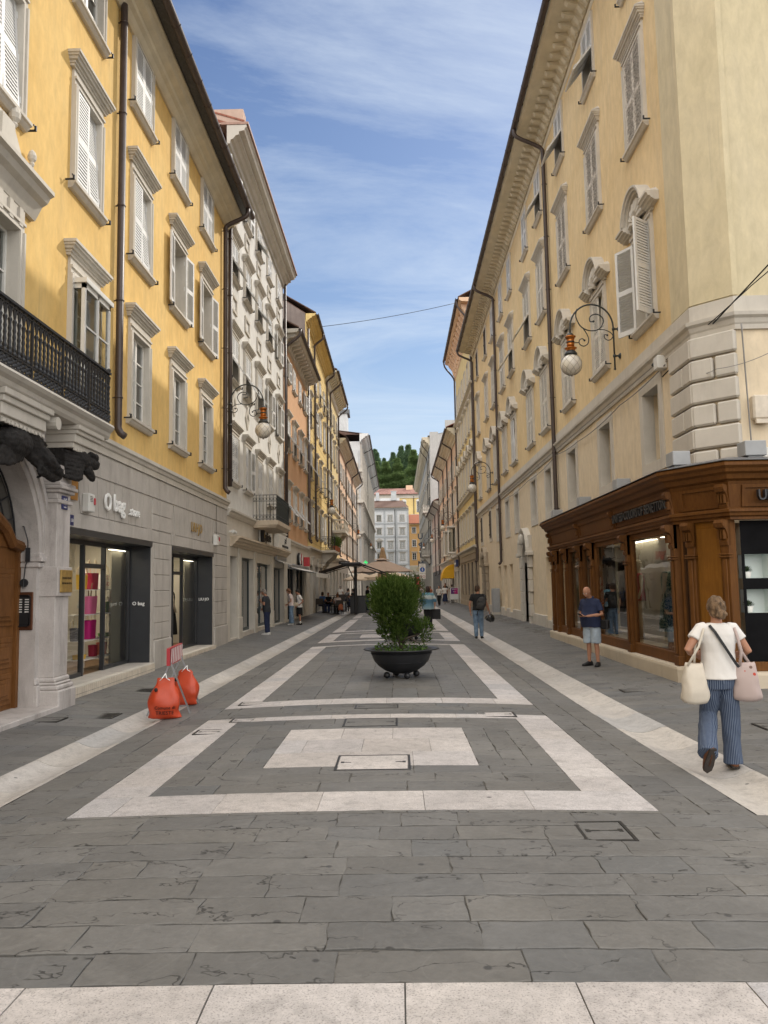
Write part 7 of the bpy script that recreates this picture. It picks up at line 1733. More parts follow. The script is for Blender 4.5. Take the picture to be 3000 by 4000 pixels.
        return s.wear(m,name,mat,4,fold)
    def trousers(s,mat,r=(.105,.092,.075,.07),to=1.0,name='trousers',top=.97,fold=.007,fs=8,ext=0,seat=.012):
        m=MB(); dh=s.dh; m.loft([ell(s.T(z+dh),rx*s.hip+seat,ry+seat,20,flat=.85) for z,rx,ry in ((.80,.150,.112),(.86,.168,.120),(.93,.170,.122),(top,.160,.112))])
        for i in (0,1):
            kn,an=V(s.legs[i][0]),V(s.legs[i][1]); hj=s.hipj[i]+V((0,0,-.02))
            if to<=.6: pts=[hj,hj.lerp(kn,.45),hj.lerp(kn,to/.5)]; rr=[r[0],r[1],r[2]]
            else: e=an+(an-kn).normalized()*ext; pts=[hj,hj.lerp(kn,.5),kn,kn.lerp(e,.5),e]; rr=[r[0],(r[0]+r[1])/2,r[1],r[2],r[3]]
            m.tube([tuple(p) for p in pts],rr,16)
        o=s.wear(m,name,mat,4,fold,fs)
        return o
    def shoes(s,mat,sole='sole',name='shoe'):
        for i in (0,1):
            m=MB(); m.smooth=True; fm=s.footM(i)
            m.loft([[(rx*cos(a),y,z+max(-.085-z,rz*sin(a))) for a in [2*pi*j/14 for j in range(14)]] for y,z,rx,rz in ((-.085,-.045,.02,.03),(-.075,-.04,.036,.045),(-.02,-.03,.042,.065),(.05,-.04,.045,.05),(.12,-.052,.049,.034),(.17,-.058,.044,.026),(.205,-.064,.02,.015))])
            m.M=Matrix(); v=m.v; m.v=[tuple((fm@V(p))*s.k) for p in v]; sh=m.build(name,M[mat],s.root)
            m=MB(); m.M=Matrix.Scale(s.k,4)@fm; m.prism([(x,y) for x,y in ((-.035,-.085),(.035,-.085),(.042,0),(.052,.11),(.044,.18),(.0,.212),(-.044,.18),(-.052,.11),(-.042,0))],-.085,-.066,'z'); m.build('sole',M[sole],sh)
    def hair(s,mat,kind='short',vox=None):
        m=MB(); q=MB()
        if kind!='bald':
            q.sphere((0,-.014,.042),(.083,.098,.094),16,12); q.sphere((0,-.045,-.01),(.076,.070,.085),14,10)
            if kind=='buzz': q=MB(); q.sphere((0,-.010,.030),(.077,.096,.096),16,12); q.sphere((0,-.04,-.01),(.068,.062,.07),14,10)
            if kind=='bun':
                q.sphere((0,-.03,.02),(.092,.10,.105),16,12); q.sphere((0,-.055,-.04),(.078,.06,.06),12,8); q.sphere((.015,-.125,-.055),(.055,.044,.050),12,8); q.sphere((.02,-.10,-.02),(.03,.03,.03),10,8)
                for a in range(7): q.tube([(.015+.03*cos(a),-.12,-.055+.03*sin(a)),(.015+.06*cos(a*1.1),-.135,-.06+.055*sin(a*1.1))],.006,5)
            if kind=='long': q.loft([ell((0,-.045,z),rx,ry,16) for z,rx,ry in ((-.22,.085,.035),(-.14,.10,.05),(-.06,.095,.065),(.02,.088,.075))])
            if kind=='bob': q.loft([ell((0,-.03,z),rx,ry,16) for z,rx,ry in ((-.10,.088,.07),(-.05,.096,.08),(.03,.09,.085))])
            # keep the face clear
            q.v=[(p[0],min(p[1],.052+max(0,(p[2]-.05))*.6),p[2]) for p in q.v]
            m.M=s.HM; m.add(q.v,q.f); m.M=Matrix(); m.v=[tuple(V(p)*s.k) for p in m.v]
            organic(m,'hair',M[mat],vox or .009,2,.011,20,s.root)
    def face(s,brow='hair_dark'):
        for sd in (-1,1):
            m=MB(); m.smooth=True; m.M=Matrix.Scale(s.k,4)@s.HM; m.sphere((sd*.033,.089,.002),(.013,.008,.008),10,6); m.sphere((sd*.033,.0955,.001),(.0055,.003,.0055),8,5,1); m.build('eye',[M['letter_white'],M['black']],s.root)
            m=MB(); m.M=Matrix.Scale(s.k,4)@s.HM; m.tube([(sd*.015,.097,.022),(sd*.033,.096,.028),(sd*.052,.084,.022)],.0045,5); m.build('eyebrow',M[brow],s.root)
        m=MB(); m.M=Matrix.Scale(s.k,4)@s.HM; m.tube([(-.026,.090,-.060),(0,.103,-.061),(.026,.090,-.060)],[.003,.006,.003],6); m.build('mouth',M['lip'],s.root)
    def item(s,name,m,mats,smooth=None):
        m.v=[tuple(V(p)*s.k) for p in m.v]; return m.build(name,mats,s.root,smooth=smooth)
M['lip']=pm('lips',(.27,.10,.08),.5,.1,10)
def held(name,lab,cat,m,mats,loc,rz=0,smooth=None,group=None):
    o=m.build(name,mats,None,loc,(0,0,rz),smooth=smooth); return tag(o,lab,cat,group)
def tote(w,h,d,seed,slump=.1):
    q=random.Random(seed); rg=[]
    for t in [i/12 for i in range(13)]:
        ww=w*(.60+.44*(1-t)**.75)*(1 if t>.04 else .93); dd=d*(.22+.80*sin(pi*(1-t)*.70+.10))*(1 if t>.05 else .7); N=26; r=[]
        for i in range(N):
            a=2*pi*i/N; n=.13*mnoise.noise(V((cos(a)*1.5+seed,sin(a)*1.5,t*4)))+.05*mnoise.noise(V((cos(a)*4+seed,sin(a)*4,t*9)))
            r.append((ww/2*math.copysign(abs(cos(a))**.62,cos(a))*(1+n*.8),dd/2*math.copysign(abs(sin(a))**.8,sin(a))*(1+n*2.2),h*t+slump*h*.5*(abs(cos(a))**2)*(1-t)*.6-(.03*sin(a)**2*t)))
        rg.append(r)
    m=MB(); m.smooth=True; m.loft(rg); return m
# --- the woman walking away on the right
wl=(2.97,7.42); W_=Person(wl,R(-2),1.56,'woman seen from behind walking with two shoulder bags, white tee and pinstriped blue trousers','skin',vox=.0085,
  legs=(((-.10,.10,.52),(-.25,-.26,.22),12,-62),((.10,.03,.50),(.105,.02,.085),-6)),arms=(((-.325,-.05,1.20),(-.16,.16,1.13)),((.30,-.04,1.18),(.17,.17,1.10))),head=(.01,.01,.05),hip=1.02,build=.95,curl=(1.1,1.1))
W_.shirt('cloth_white',.016,.50,.90,'t_shirt',fold=.005,loose=.02,flare=.018)
pt=W_.trousers('pinstripe',(.108,.094,.090,.098),1.0,top=.96,fold=.012,fs=7,ext=.05,seat=.004)
def around(o,k,n=52):
    me=o.data; at=me.attributes.new('around','FLOAT','POINT'); W=W_; vals=[]
    for v in me.vertices:
        c=v.co/k; best=None
        for i in (0,1):
            pts=[W.hipj[i],V(W.legs[i][0]),V(W.legs[i][1])]
            for a,b in zip(pts,pts[1:]):
                d=b-a; t=max(0,min(1,(c-a).dot(d)/d.length_squared)); p=a+d*t; r=(c-p).length
                if best is None or r<best[0]: best=(r,c-p,i)
        p=best[1]; u=c.x-W.hipj[best[2]].x if c.z>.8 else p.x; vals.append(u/.02 if c.z>.74 else (math.atan2(p.x,-p.y)*.105/.02))
    at.data.foreach_set('value',vals)
around(pt,W_.k)
W_.shoes('leather'); W_.hair('hair_blond','bun',.008)
m=MB(); m.strip([(-.10,-.085,1.455),(-.065,-.138,1.39),(.03,-.158,1.22),(.12,-.155,1.07),(.15,-.155,1.03)],.028,.006,(1,0,.3)); W_.item('shoulder_strap',m,M['black'])
k=W_.k
def wp(x,y,z): return (wl[0]+x*k,wl[1]+y*k,gz(*wl)+.013+z*k)
tm=tote(.265,.38,.14,3,.25)
for s in (-1,1): tm.strip([(-.03+.05*s,s*.03,.35),(.04,s*.03,.52),(.10,s*.02,.66),(.125,s*.0,.715),(.125,.05,.72)],.022,.005,(1,0,.2))
held('tote_bag','plain cream cloth tote hanging at the left side of the walking woman','bag',tm,M['canvas_tote'],wp(-.28,-.07,.655),R(10))
tm=tote(.25,.36,.13,8,.22)
for s in (-1,1): tm.strip([(.05*s,s*.03,.32),(-.03,s*.035,.46),(-.06,s*.02,.60),(-.075,s*.0,.665),(-.075,.05,.67)],.026,.005,(1,0,.2))
held('tote_bag','pinkish printed tote hanging at the right side of the walking woman','bag',tm,M['tote_print'],wp(.235,-.10,.68),R(-16))
# --- man with phone by the wooden shop
P1=Person((3.97,16.25),R(128),1.62,'stout bald man in navy polo and pale shorts looking at his phone','skin',vox=.010,build=1.10,belly=.075,hip=1.12,head=(0,.075,-.5),lean=(0,.02),
  legs=(((-.10,.0,.50),(-.12,-.02,.085),25),((.10,.0,.50),(.12,-.02,.085),-10)),arms=(((-.29,.0,1.13),(-.09,.26,1.10)),((.29,.0,1.13),(.08,.26,1.10))),curl=(1.0,1.0),pn=((0,0,1),(0,0,1)))
P1.shirt('cloth_navy',.022,.72,.85,'polo_shirt',True,.02,.006,.022); P1.trousers('denim_pale',(.118,.115,.112,.1),.5,'shorts' and 1.0,) if False else P1.trousers('denim_pale',(.120,.118,.112),.50,'shorts',.96,.010,10)
P1.shoes('shoe_black','shoe_black'); P1.hair('hair_grey','buzz') if False else None; P1.face('hair_grey')
m=MB(); m.M=Matrix.Translation((3.97-.0,16.25,0)); 
pm_=P1.root.matrix_basis
def onp(P,p): c=cos(P.root.rotation_euler.z); s=sin(P.root.rotation_euler.z); k=P.k; return (P.root.location.x+(p[0]*c-p[1]*s)*k,P.root.location.y+(p[0]*s+p[1]*c)*k,P.root.location.z+p[2]*k)
m=MB(); m.box(-.036,.036,-.07,.07,-.005,.005,0,.003); o=held('phone','black phone held by the stout man','phone',m,M['black'],onp(P1,(0,.365,1.125)),R(128)); o.rotation_euler=(R(28),0,R(128))
m=MB(); m.box(-.09,.09,-.05,.05,-.11,.08,0,.02); m.strip([(0,0,.08),(0,.0,.42),(-.06,.02,.58)],.02,.006,(0,1,0)); m.sphere((-.0,-.06,-.02),(.04,.04,.04),10,8); held('shoulder_bag','small black camera bag at the hip of the stout man','bag',m,M['black'],onp(P1,(-.33,-.04,.93)),R(128))
# --- man with rucksack and helmet
P2=Person((2.60,25.6),R(-4),1.73,'man in black tee and jeans walking away with rucksack and helmet','skin',vox=.011,turn=R(-35),legs=(((-.085,.02,.50),(-.08,-.05,.085),4),((.09,.05,.51),(.10,.03,.085),-10)),arms=(((-.27,-.02,1.13),(-.25,.02,.87)),((.28,-.03,1.14),(.36,.04,.90))),curl=(.5,1.3))
P2.shirt('cloth_black',.016,.6,.93); P2.trousers('denim',(.095,.078,.066,.062),fold=.006); P2.shoes('shoe_black','shoe_white'); P2.hair('hair_brown','short')
m=MB(); m.sphere((0,0,.0),(.16,.10,.21),16,12); m.box(-.13,.13,-.10,.06,-.2,.08); m.sphere((0,-.09,-.09),(.12,.05,.09),12,8); o=organic(m,'rucksack',M['rucksack_grey'],.012,5,.008,9); o.location=onp(P2,(.11,-.20,1.17)); o.rotation_euler=(0,R(14),R(-10)); tag(o,'dark grey rucksack slung on one shoulder of the man in jeans','rucksack')
m=MB(); m.smooth=True; m.strip([(.05,0,.18),(.06,.04,.26),(.05,.12,.27)],.06,.012,(1,0,0)); m.strip([(-.03,-.04,-.2),(-.06,-.03,-.3),(-.05,-.02,-.42)],.025,.005,(1,0,0)); m.build('strap',M['black'],o)
m=MB(); m.sphere((0,0,0),(.15,.13,.13),18,12); m.box(-.14,.05,-.1,.1,-.12,-.03); m.sphere((.07,0,-.03),(.09,.11,.08),12,8); o=organic(m,'helmet',M['helmet_black'],.012,4); o.location=onp(P2,(.40,.06,.68)); o.rotation_euler=(R(20),R(25),R(20)); tag(o,'black motorcycle helmet dangling from the hand of the man in jeans','helmet')
m=MB(); m.box(-.14,-.125,-.07,.07,-.03,.04); m.build('visor',M['steel'],o)
# --- woman in sea print top
P3=Person((1.20,31.4),R(6),1.66,'woman in loose blue sea print top and black trousers seen from behind','skin2',vox=.013,build=1.05,hip=1.1,arms=(((-.30,.02,1.16),(-.22,.16,1.12)),((.30,-.02,1.13),(.29,.03,.88))),curl=(.8,1.2))
P3.shirt('sea_print',.05,1.15,.78,'tunic',fold=.012,loose=.05,flare=.03); P3.trousers('cloth_black',(.105,.095,.085,.08)); P3.shoes('shoe_black'); P3.hair('hair_red' if False else 'hair_dark2','long')
m=MB(); m.box(-.16,.16,-.05,.05,0,.40,0,.004); m.tube([(-.07,0,.4),(-.06,0,.52),(.06,0,.52),(.07,0,.4)],.006,5); held('shopping_bag','black paper shopping bag held beside the blue sea print top','bag',m,M['black'],onp(P3,(.36,.04,.36)),R(-8))
# --- window shoppers on the left
P4=Person((-4.66,27.9),R(78),1.62,'man in dark tee and dark trousers with white shoes looking into a shop window','skin',vox=.012,lean=(0,.05),head=(0,.06,-.35),arms=(((-.24,.03,1.14),(-.06,.23,1.30)),((.25,-.02,1.12),(.22,.22,1.0))),curl=(1.2,.8),belly=.02)
P4.shirt('cloth_dark_slate',.02,.6,.86,loose=.02); P4.trousers('cloth_navy',(.095,.08,.07,.068)); P4.shoes('shoe_white','shoe_white'); P4.hair('hair_grey','short'); P4.face()
P5=Person((-4.72,34.7),R(95),1.60,'woman in pale pink tee and wide blue jeans looking into the window','skin2',vox=.013,lean=(0,.04),head=(0,.07,-.6),arms=(((-.24,.0,1.15),(-.14,.18,1.0)),((.24,.0,1.14),(.14,.2,.98))))
P5.shirt('cloth_pink',.018,.6,.92); P5.trousers('denim',(.105,.105,.115,.125),top=1.02); P5.shoes('shoe_white','shoe_white'); P5.hair('hair_red','bob'); P5.face()
m=MB(); m.box(-.12,.12,-.05,.05,-.08,.08,0,.02); m.strip([(0,0,.08),(.02,0,.3),(.06,0,.5)],.014,.004,(0,1,0)); held('shoulder_bag','small beige bag at the hip of the woman in wide jeans','bag',m,M['beige_bag'],onp(P5,(-.05,-.20,.98)),R(10))
P6=Person((-4.42,35.3),R(100),1.58,'boy in white tee and black shorts with hand on hip','skin',vox=.013,head=(0,.06,-.5),lean=(0,.03),arms=(((-.27,-.16,1.16),(-.18,.02,1.0)),((.24,.0,1.14),(.2,.14,.95))),build=.92)
P6.shirt('cloth_white',.024,.65,.86); P6.trousers('cloth_black',(.105,.105,.11),.47,'shorts'); P6.shoes('shoe_black','shoe_black'); P6.hair('hair_dark','short'); P6.face()
m=MB()
for i in (0,1):
    an=V(P6.legs[i][1]); m.tube([tuple(an+V((0,0,-.03))),tuple(an+V((0,0,.1)))],.046,10)
P6.item('socks',m,M['cloth_white'],True)
# --- people further up the street on the right
def simple(loc,rz,H,lab,top,bot,hair,kind='short',skin='skin2',sleeve=.5,shoe='shoe_black',skirt=None,walk=0,arms=None,group=None,**kw):
    lg=(((-.085,.02+.12*walk,.51),(-.09,.22*walk,.085),0,0),((.085,.02,.50),(.09,-.22*walk,.13 if walk else .085),0,-35 if walk else 0))
    P=Person(loc,rz,H,lab,skin,vox=.018,legs=kw.pop('legs',lg),arms=arms,**kw); P.shirt(top,.018,sleeve,.9 if not skirt else .96,fold=.006)
    if skirt:
        m=MB(); m.loft([ell((0,0,z),rx,ry,20) for z,rx,ry in ((.22,.27,.21),(.5,.24,.19),(.8,.19,.15),(1.0,.16,.12))]); P.wear(m,'skirt',skirt,4,.014,12)
    else: P.trousers(bot,(.10,.088,.08,.078))
    P.shoes(shoe); P.hair(hair,kind); return P
Q1=simple((3.50,66.5),R(165),1.66,'dark haired woman in white blouse and black trousers walking towards the viewer','cloth_white','cloth_black','hair_brown','bob',sleeve=1.7,walk=1,arms=(((-.30,-.02,1.15),(-.12,.12,1.05)),((.24,.03,1.16),(.08,.14,1.42)))); Q1.face()
simple((4.15,69),R(0),1.66,'woman in white tee and long navy skirt seen from behind','cloth_white',None,'hair_red','long',skirt='cloth_navy',shoe='shoe_white')
simple((4.92,71.3),R(-5),1.62,'woman in black top and grey trousers with elbow out, seen from behind','cloth_black','cloth_grey','hair_brown','bun',shoe='shoe_white',walk=.6,arms=(((-.26,-.02,1.15),(-.2,.1,1.0)),((.36,-.05,1.2),(.18,.05,1.05))))
simple((4.58,75.5),R(0),1.78,'man in black with a red bag strap beyond the navy skirt','cloth_black','cloth_navy','hair_red','short')
Q2=simple((2.98,72),R(150),1.68,'woman with light curly hair in orange top behind the white blouse','orange_bag','cloth_navy','hair_blond','bob'); Q2.face()
simple((2.35,76),R(170),1.70,'older person in pale blouse half hidden behind the curly haired woman','cloth_pink','cloth_grey','hair_grey','short')
for k,(x,y,t,lab) in enumerate(((3.3,150,'cloth_black','distant person in black by the lit corner shop'),(4.3,158,'cloth_navy','distant person in navy right of the corner shop door'),(1.6,146,'cloth_white','distant person in white left of the corner shop'))): simple((x,y),R(180*(k%2)),1.7,lab,t,'cloth_black','hair_dark')
# ------------------------------------------------------------------ shop interiors on the left
M['shop_lamp']=emis('shop_ceiling_lamp',(1,.88,.70),14)
M['shop_lamp_soft']=emis('soft_shop_lamp',(1,.90,.74),5)
def clamp_lamp(x,y,z,w,d,rz,lab):
    o=empty('ceiling_light',(x,y,z),rz,lab,'ceiling light'); m=MB(); m.box(-w/2-.02,w/2+.02,-d/2-.02,d/2+.02,.0,.05); m.build('housing',M['anthracite'],o); m=MB(); m.box(-w/2,w/2,-d/2,d/2,-.012,-.001); m.build('diffuser',M['shop_lamp' if x<-6.3 else 'shop_lamp_soft'],o)
clamp_lamp(-6.4,15.2,2.80,3.2,.35,pi/2,'long ceiling light inside the first shop'); clamp_lamp(-6.4,21.0,2.76,2.6,.35,pi/2,'long ceiling light inside the second shop'); clamp_lamp(-5.745,16.0,2.50,.9,.07,pi/2,'slim added fill strip above the backdrop of the first shop'); clamp_lamp(-5.745,21.4,2.46,.9,.07,pi/2,'slim added fill strip above the backdrop of the second shop')  # the two slim strips are added fill, brightening the beige backdrop panels
clamp_lamp(5.7,15.2,2.58,2.2,.45,pi/2,'ceiling light in the near window of the wooden corner shop'); clamp_lamp(5.7,18.0,2.58,2.2,.45,pi/2,'ceiling light in the middle window of the wooden corner shop'); clamp_lamp(-6.2,30.2,2.58,2.4,.3,pi/2,'ceiling light in the pale grey building shop')
o=empty('backdrop_screen',(-5.83,16.45,.18),pi/2,'olive beige display panel behind the right pane of the first shop','panel'); m=MB(); m.box(-.62,.85,-.02,.02,0,2.45,0,.005); m.build('board',M['beige_int'],o)
o=empty('backdrop_screen',(-5.83,22.05,.14),pi/2,'olive beige display panel behind the pane of the second shop','panel'); m=MB(); m.box(-.75,.8,-.02,.02,0,2.4,0,.005); m.build('board',M['beige_int'],o)
o=empty('display_shelf',(-6.0,15.35,.18),pi/2,'white metal shelf unit full of handbags behind the shop door','shelf'); 
SZ=(.22,.57,1.05,1.52)
for z in SZ: m=MB(); m.box(-.85,.95,-.18,.18,z-.015,z,0); m.build('shelf',M['white_plastic'],o)
for x in (-.85,.05,.93):
    for y in (-.17,.17): m=MB(); m.box(x-.01,x+.01,y-.01,y+.01,0,2.0); m.build('post',M['white_plastic'],o)
def bagmat(n,c): M[n]=pm(n,c,.5,.06,6,.1,30)
bagmat('crimson_bag',(.28,.015,.04)); bagmat('pink_bag',(.60,.13,.26)); bagmat('magenta_bag',(.42,.01,.14)); bagmat('yellow_bag',(.60,.36,.02)); bagmat('green_bag',(.13,.30,.03)); bagmat('coral_bag',(.62,.20,.14)); bagmat('blue_bag',(.02,.10,.30)); bagmat('charcoal_bag',(.03,.03,.035))
def handbag(Y,z,w,h,d,mat,lab,handle='handle_cream',tall=.26,x=-6.0):
    o=empty('handbag',(x,Y,.18+z),pi/2,lab,'handbag','handbags on the shop shelf'); m=MB(); m.loft([ell((0,0,t*h),w/2*(.84+.18*t),d/2*(.9+.1*t),16,flat=.5) for t in (0,.05,.5,.95,1)]); m.build('pouch',M[mat],o)
    if tall:
        m=MB(); [m.tube([(-w*.28,s*d*.4,h*.9),(-w*.22,s*d*.42,h+tall*.7),(0,s*d*.3,h+tall),(w*.22,s*d*.42,h+tall*.7),(w*.28,s*d*.4,h*.9)],.010,6) for s in (-1,1)]; m.build('handle',M[handle],o)
M['handle_cream']=pm('cream_rope',(.55,.45,.30),.7,.1,10); M['handle_brown']=pm('tan_strap',(.16,.09,.05),.6,.1,10)
handbag(14.80,1.52,.28,.28,.16,'yellow_bag','yellow handbag on the top shelf',tall=.15); handbag(15.30,1.52,.34,.32,.18,'crimson_bag','crimson handbag with cream handles on the top shelf')
handbag(15.20,1.05,.46,.34,.18,'pink_bag','wide pink handbag with brown straps on the middle shelf','handle_brown',.28); handbag(15.20,.57,.40,.36,.18,'magenta_bag','magenta handbag with cream rope on the lower shelf',tall=.12); handbag(15.40,.22,.24,.22,.14,'crimson_bag','small crimson pouch on the bottom shelf',tall=0)
handbag(16.00,1.05,.2,.22,.14,'green_bag','green pouch on the middle shelf',tall=.1); handbag(16.17,1.05,.16,.14,.12,'coral_bag','small coral purse beside the green pouch',tall=0); handbag(15.85,.22,.3,.24,.16,'coral_bag','coral pouch on the bottom shelf',tall=.1); handbag(15.95,.57,.34,.07,.16,'green_bag','flat green purse on the lower shelf',tall=0); handbag(14.75,.22,.3,.08,.2,'yellow_bag','flat yellow purse on the bottom shelf',tall=0); handbag(14.55,.57,.26,.24,.16,'charcoal_bag','charcoal handbag at the left end of the lower shelf',tall=.15)
handbag(15.90,1.52,.34,.30,.14,'white_plastic','white tote with red letters on the top shelf',tall=.2); o=bpy.data.objects['handbag'] if False else None
o=empty('shop_lettering',(-5.91,15.9,1.84),pi/2,'red letters printed on the white tote','sign'); letters(o,'SL I',.12,-.0,.06,'red',0,.001); letters(o,'AD',.12,0,-.07,'red',0,.001)
def mannequin(x,y,z,rz,H,lab,dress,long=True,skin='white_plastic',legs=True):
    o=empty('mannequin',(x,y,z),rz,lab,'mannequin'); k=H/1.75; m=MB(); m.smooth=True
    m.loft([ell((0,0,q*k),rx*k,ry*k,16) for q,rx,ry in ((1.40,.15,.08),(1.46,.07,.055),(1.53,.047,.047),(1.57,.06,.07),(1.65,.072,.09),(1.73,.055,.07),(1.76,.02,.03))])
    for s in (-1,1):
        m.tube([(s*.17*k,0,1.41*k),(s*.23*k,.02,1.12*k),(s*.22*k,.10,.88*k)],[.045*k,.035*k,.024*k],8)
        if legs: m.tube([(s*.08*k,0,.9*k),(s*.08*k,.01,.5*k),(s*.08*k,-.01,.03*k)],[.075*k,.05*k,.032*k],10)
    m.lathe([(.16,0),(.16,.012),(.01,.014)],16); m.build('figure',M[skin],o); m=MB(); m.smooth=True; bot=.32 if long else .82
    m.loft([ell((0,0,q*k),rx*k,ry*k,20) for q,rx,ry in (((bot,.24,.19),(.6,.22,.17)) if long else ())+((.84,.185,.14),(.95,.175,.125),(1.08,.145,.105),(1.28,.178,.122),(1.38,.17,.11),(1.45,.09,.07))],cap=True)
    m.build('dress' if long else 'top',M[dress],o)
    return o
def pat(n,a,b,s):
    m,nt,bs=newmat(n); col=ramp(nt,noise(nt,tx(nt),s,3,.6),[(.42,a),(.5,b),(.58,a)]); L(nt,col,bs.inputs['Base Color']); bs.inputs['Roughness'].default_value=.8; M[n]=m
pat('teal_print',(.02,.12,.14),(.42,.52,.42),20); pat('red_print',(.30,.012,.02),(.55,.5,.45),10)
mannequin(-6.1,20.95,.16,R(-60),1.78,'mannequin in dark dress inside the second shop','cloth_black',True,'cloth_cream_skin')
mannequin(5.0,14.62,.44,R(60),1.70,'mannequin in teal patterned dress in the near window of the corner shop','teal_print',True,'cloth_cream_skin'); mannequin(5.3,17.3,.44,R(90),1.70,'mannequin in maroon top in the middle window of the corner shop','crimson_bag',False,'beige_int'); mannequin(5.35,21.0,.44,R(90),1.7,'mannequin in red print in the far window of the corner shop','red_print',True)
def potted(x,z,lab,seed):
    wx=5.35+(x-.22) ; o=empty('potted_plant',(wx,12.52,z),0,lab,'potted plant','small plants in the white niches'); m=MB(); m.smooth=True; m.lathe([(.05,0),(.055,.01),(.07,.10),(.066,.10),(.06,.085),(.01,.08)],18); m.build('pot',M['white_plastic'],o); q=random.Random(seed); m=MB()
    for i in range(130):
        a=q.uniform(0,2*pi); e=q.uniform(.1,1.3); d=V((cos(a)*cos(e),sin(a)*cos(e)*.7,sin(e))); p=V((0,0,.09)); L_=q.uniform(.06,.13); s=d.cross(V((0,0,1))).normalized()*.009; m.tone=q.random(); b=p+d*L_*.5
        m.add([tuple(b),tuple(b+d*L_*.3-s),tuple(b+d*L_*.5),tuple(b+d*L_*.3+s)],[(0,1,2,3)]); m.add([tuple(p-s*.15),tuple(p+s*.15),tuple(b)],[(0,1,2)])
    m.build('leaves',M['broad'],o,tone=True)
M['broad']=leafmat('grey_green_leaves',(.05,.085,.045),(.09,.13,.07),(.14,.18,.11))
potted(.41,1.692,'grey green plant in a white pot in the upper niche',1); potted(.41,1.152,'grey green plant in a white pot in the lower niche',2)
# garments glimpsed in the grey building shop
for i,(Y,mat,lab) in enumerate(((26.9,'yellow_bag','yellow folded garments in the narrow shop window'),(30.0,'charcoal_bag','dark jacket hanging in the wide shop window'),(33.4,'pink_bag','pink garment hanging in the sneaker shop window'),(34.6,'pink_bag','second pink garment hanging in the sneaker shop window'))):
    o=empty('hanging_garment',(-5.9,Y,1.0 if i else .9),pi/2,lab,'garment'); m=MB(); m.smooth=True; m.loft([ell((0,0,z),rx,ry,14) for z,rx,ry in ((0,.18,.06),(.3,.17,.07),(.6,.19,.07),(.68,.08,.04))]); m.build('cloth',M[mat],o); m=MB(); m.tube([(0,0,.66),(0,0,.78),(.03,0,.82),(.0,0,.85)],.006,5); m.build('hanger',M['steel'],o)
o=empty('backdrop_screen',(-5.75,33.9,.2),pi/2,'black and white geometric panel at the foot of the sneaker shop window','panel'); m=MB(); m.box(-.5,.5,-.02,.02,0,.75); m.build('board',M['black'],o); m=MB(); m.prism([(-.45,.05),(-.1,.05),(.1,.35),(-.1,.7),(-.45,.7),(-.2,.37)],-.026,-.02,'y'); m.build('chevron',M['letter_white'],o)
# ------------------------------------------------------------------ cafe terrace
M['rattan']=pm('dark_woven_seat',(.055,.045,.038),.8,.25,30,.4,80); M['chair_frame']=pm('dark_chair_frame',(.022,.022,.024),.5,.15,8)
def chair_proto(h=.45,lab=''):
    o=empty('cafe_chair'); m=MB(); m.box(-.23,.23,-.22,.22,h-.03,h,0,.01); m.build('seat',M['rattan'],o); m=MB(); m.loft([[(-.22,-.22-.1*t,h+.02+.44*t),(.22,-.22-.1*t,h+.02+.44*t),(.22,-.25-.1*t,h+.02+.44*t),(-.22,-.25-.1*t,h+.02+.44*t)] for t in (0.1,.5,1)]); m.build('backrest',M['rattan'],o)
    for sx in (-1,1):
        m=MB(); m.tube([(sx*.23,.21,0),(sx*.23,.2,h+.2),(sx*.23,-.2,h+.22)],.016,6); m.build('leg',M['chair_frame'],o); m=MB(); m.tube([(sx*.23,-.27,0),(sx*.23,-.22,h),(sx*.23,-.33,h+.47)],.016,6); m.build('leg',M['chair_frame'],o)
    return o
def table_proto(h=.73,r=.36):
    o=empty('cafe_table'); m=MB(); m.box(-r,r,-r,r,h-.03,h,0,.008); m.build('tabletop',M['chair_frame'],o); m=MB(); m.tube([(0,0,.03),(0,0,h-.03)],.03,8); m.build('pedestal',M['chair_frame'],o); m=MB(); m.box(-.22,.22,-.22,.22,0,.03,0,.008); m.build('base',M['chair_frame'],o); return o
ch=chair_proto(); st=chair_proto(.74); tb=table_proto(); ht=table_proto(1.05,.32)
def put(proto,first,x,y,rz,lab,cat,group):
    o=proto if first else copy_tree(proto); o.location=(x,y,gz(x,y)+.013); o.rotation_euler=(0,0,rz); return tag(o,lab,cat,group)
chairs=[(-4.95,49.9,R(0),'cafe chair nearest the wall by the white awning'),(-4.55,51.2,R(180),'cafe chair beyond the low table by the wall'),(-3.75,49.9,R(15),'cafe chair with a rust bag on its back, at the gutter'),(-4.2,51.4,R(200),'cafe chair beside the rust bag chair, turned to the wall'),(-2.45,51.9,R(-80),'empty cafe chair against the dark service block'),(-1.9,52.3,R(100),'cafe chair right of the dark service block'),(-1.3,53.0,R(90),'cafe chair nearest the third planter'),(-4.6,57.3,R(170),'cafe chair deep under the brown canopy'),(-3.6,57.8,R(10),'cafe chair deep under the canopy by the gutter')]
for i,c in enumerate(chairs): put(ch,i==0,c[0],c[1],c[2],c[3],'chair','dark chairs on the cafe terrace')
for i,c in enumerate(((-4.75,50.6,0,'low cafe table against the wall'),(-4.0,50.7,0,'low cafe table by the gutter with a glass'),(-1.6,52.8,0,'low cafe table by the third planter'),(-4.1,57.6,0,'low cafe table deep under the canopy'))): put(tb,i==0,*c,'table','low tables on the cafe terrace')
for i,c in enumerate(((-3.9,54.6,R(180),'high stool facing the leaning person'),(-4.5,54.8,R(90),'high stool by the wall'),(-3.3,55.2,R(-100),'high stool at the gutter side'),(-3.75,56.2,R(180),'high stool under the leaning person'))): put(st,i==0,*c,'stool','high stools on the cafe terrace')
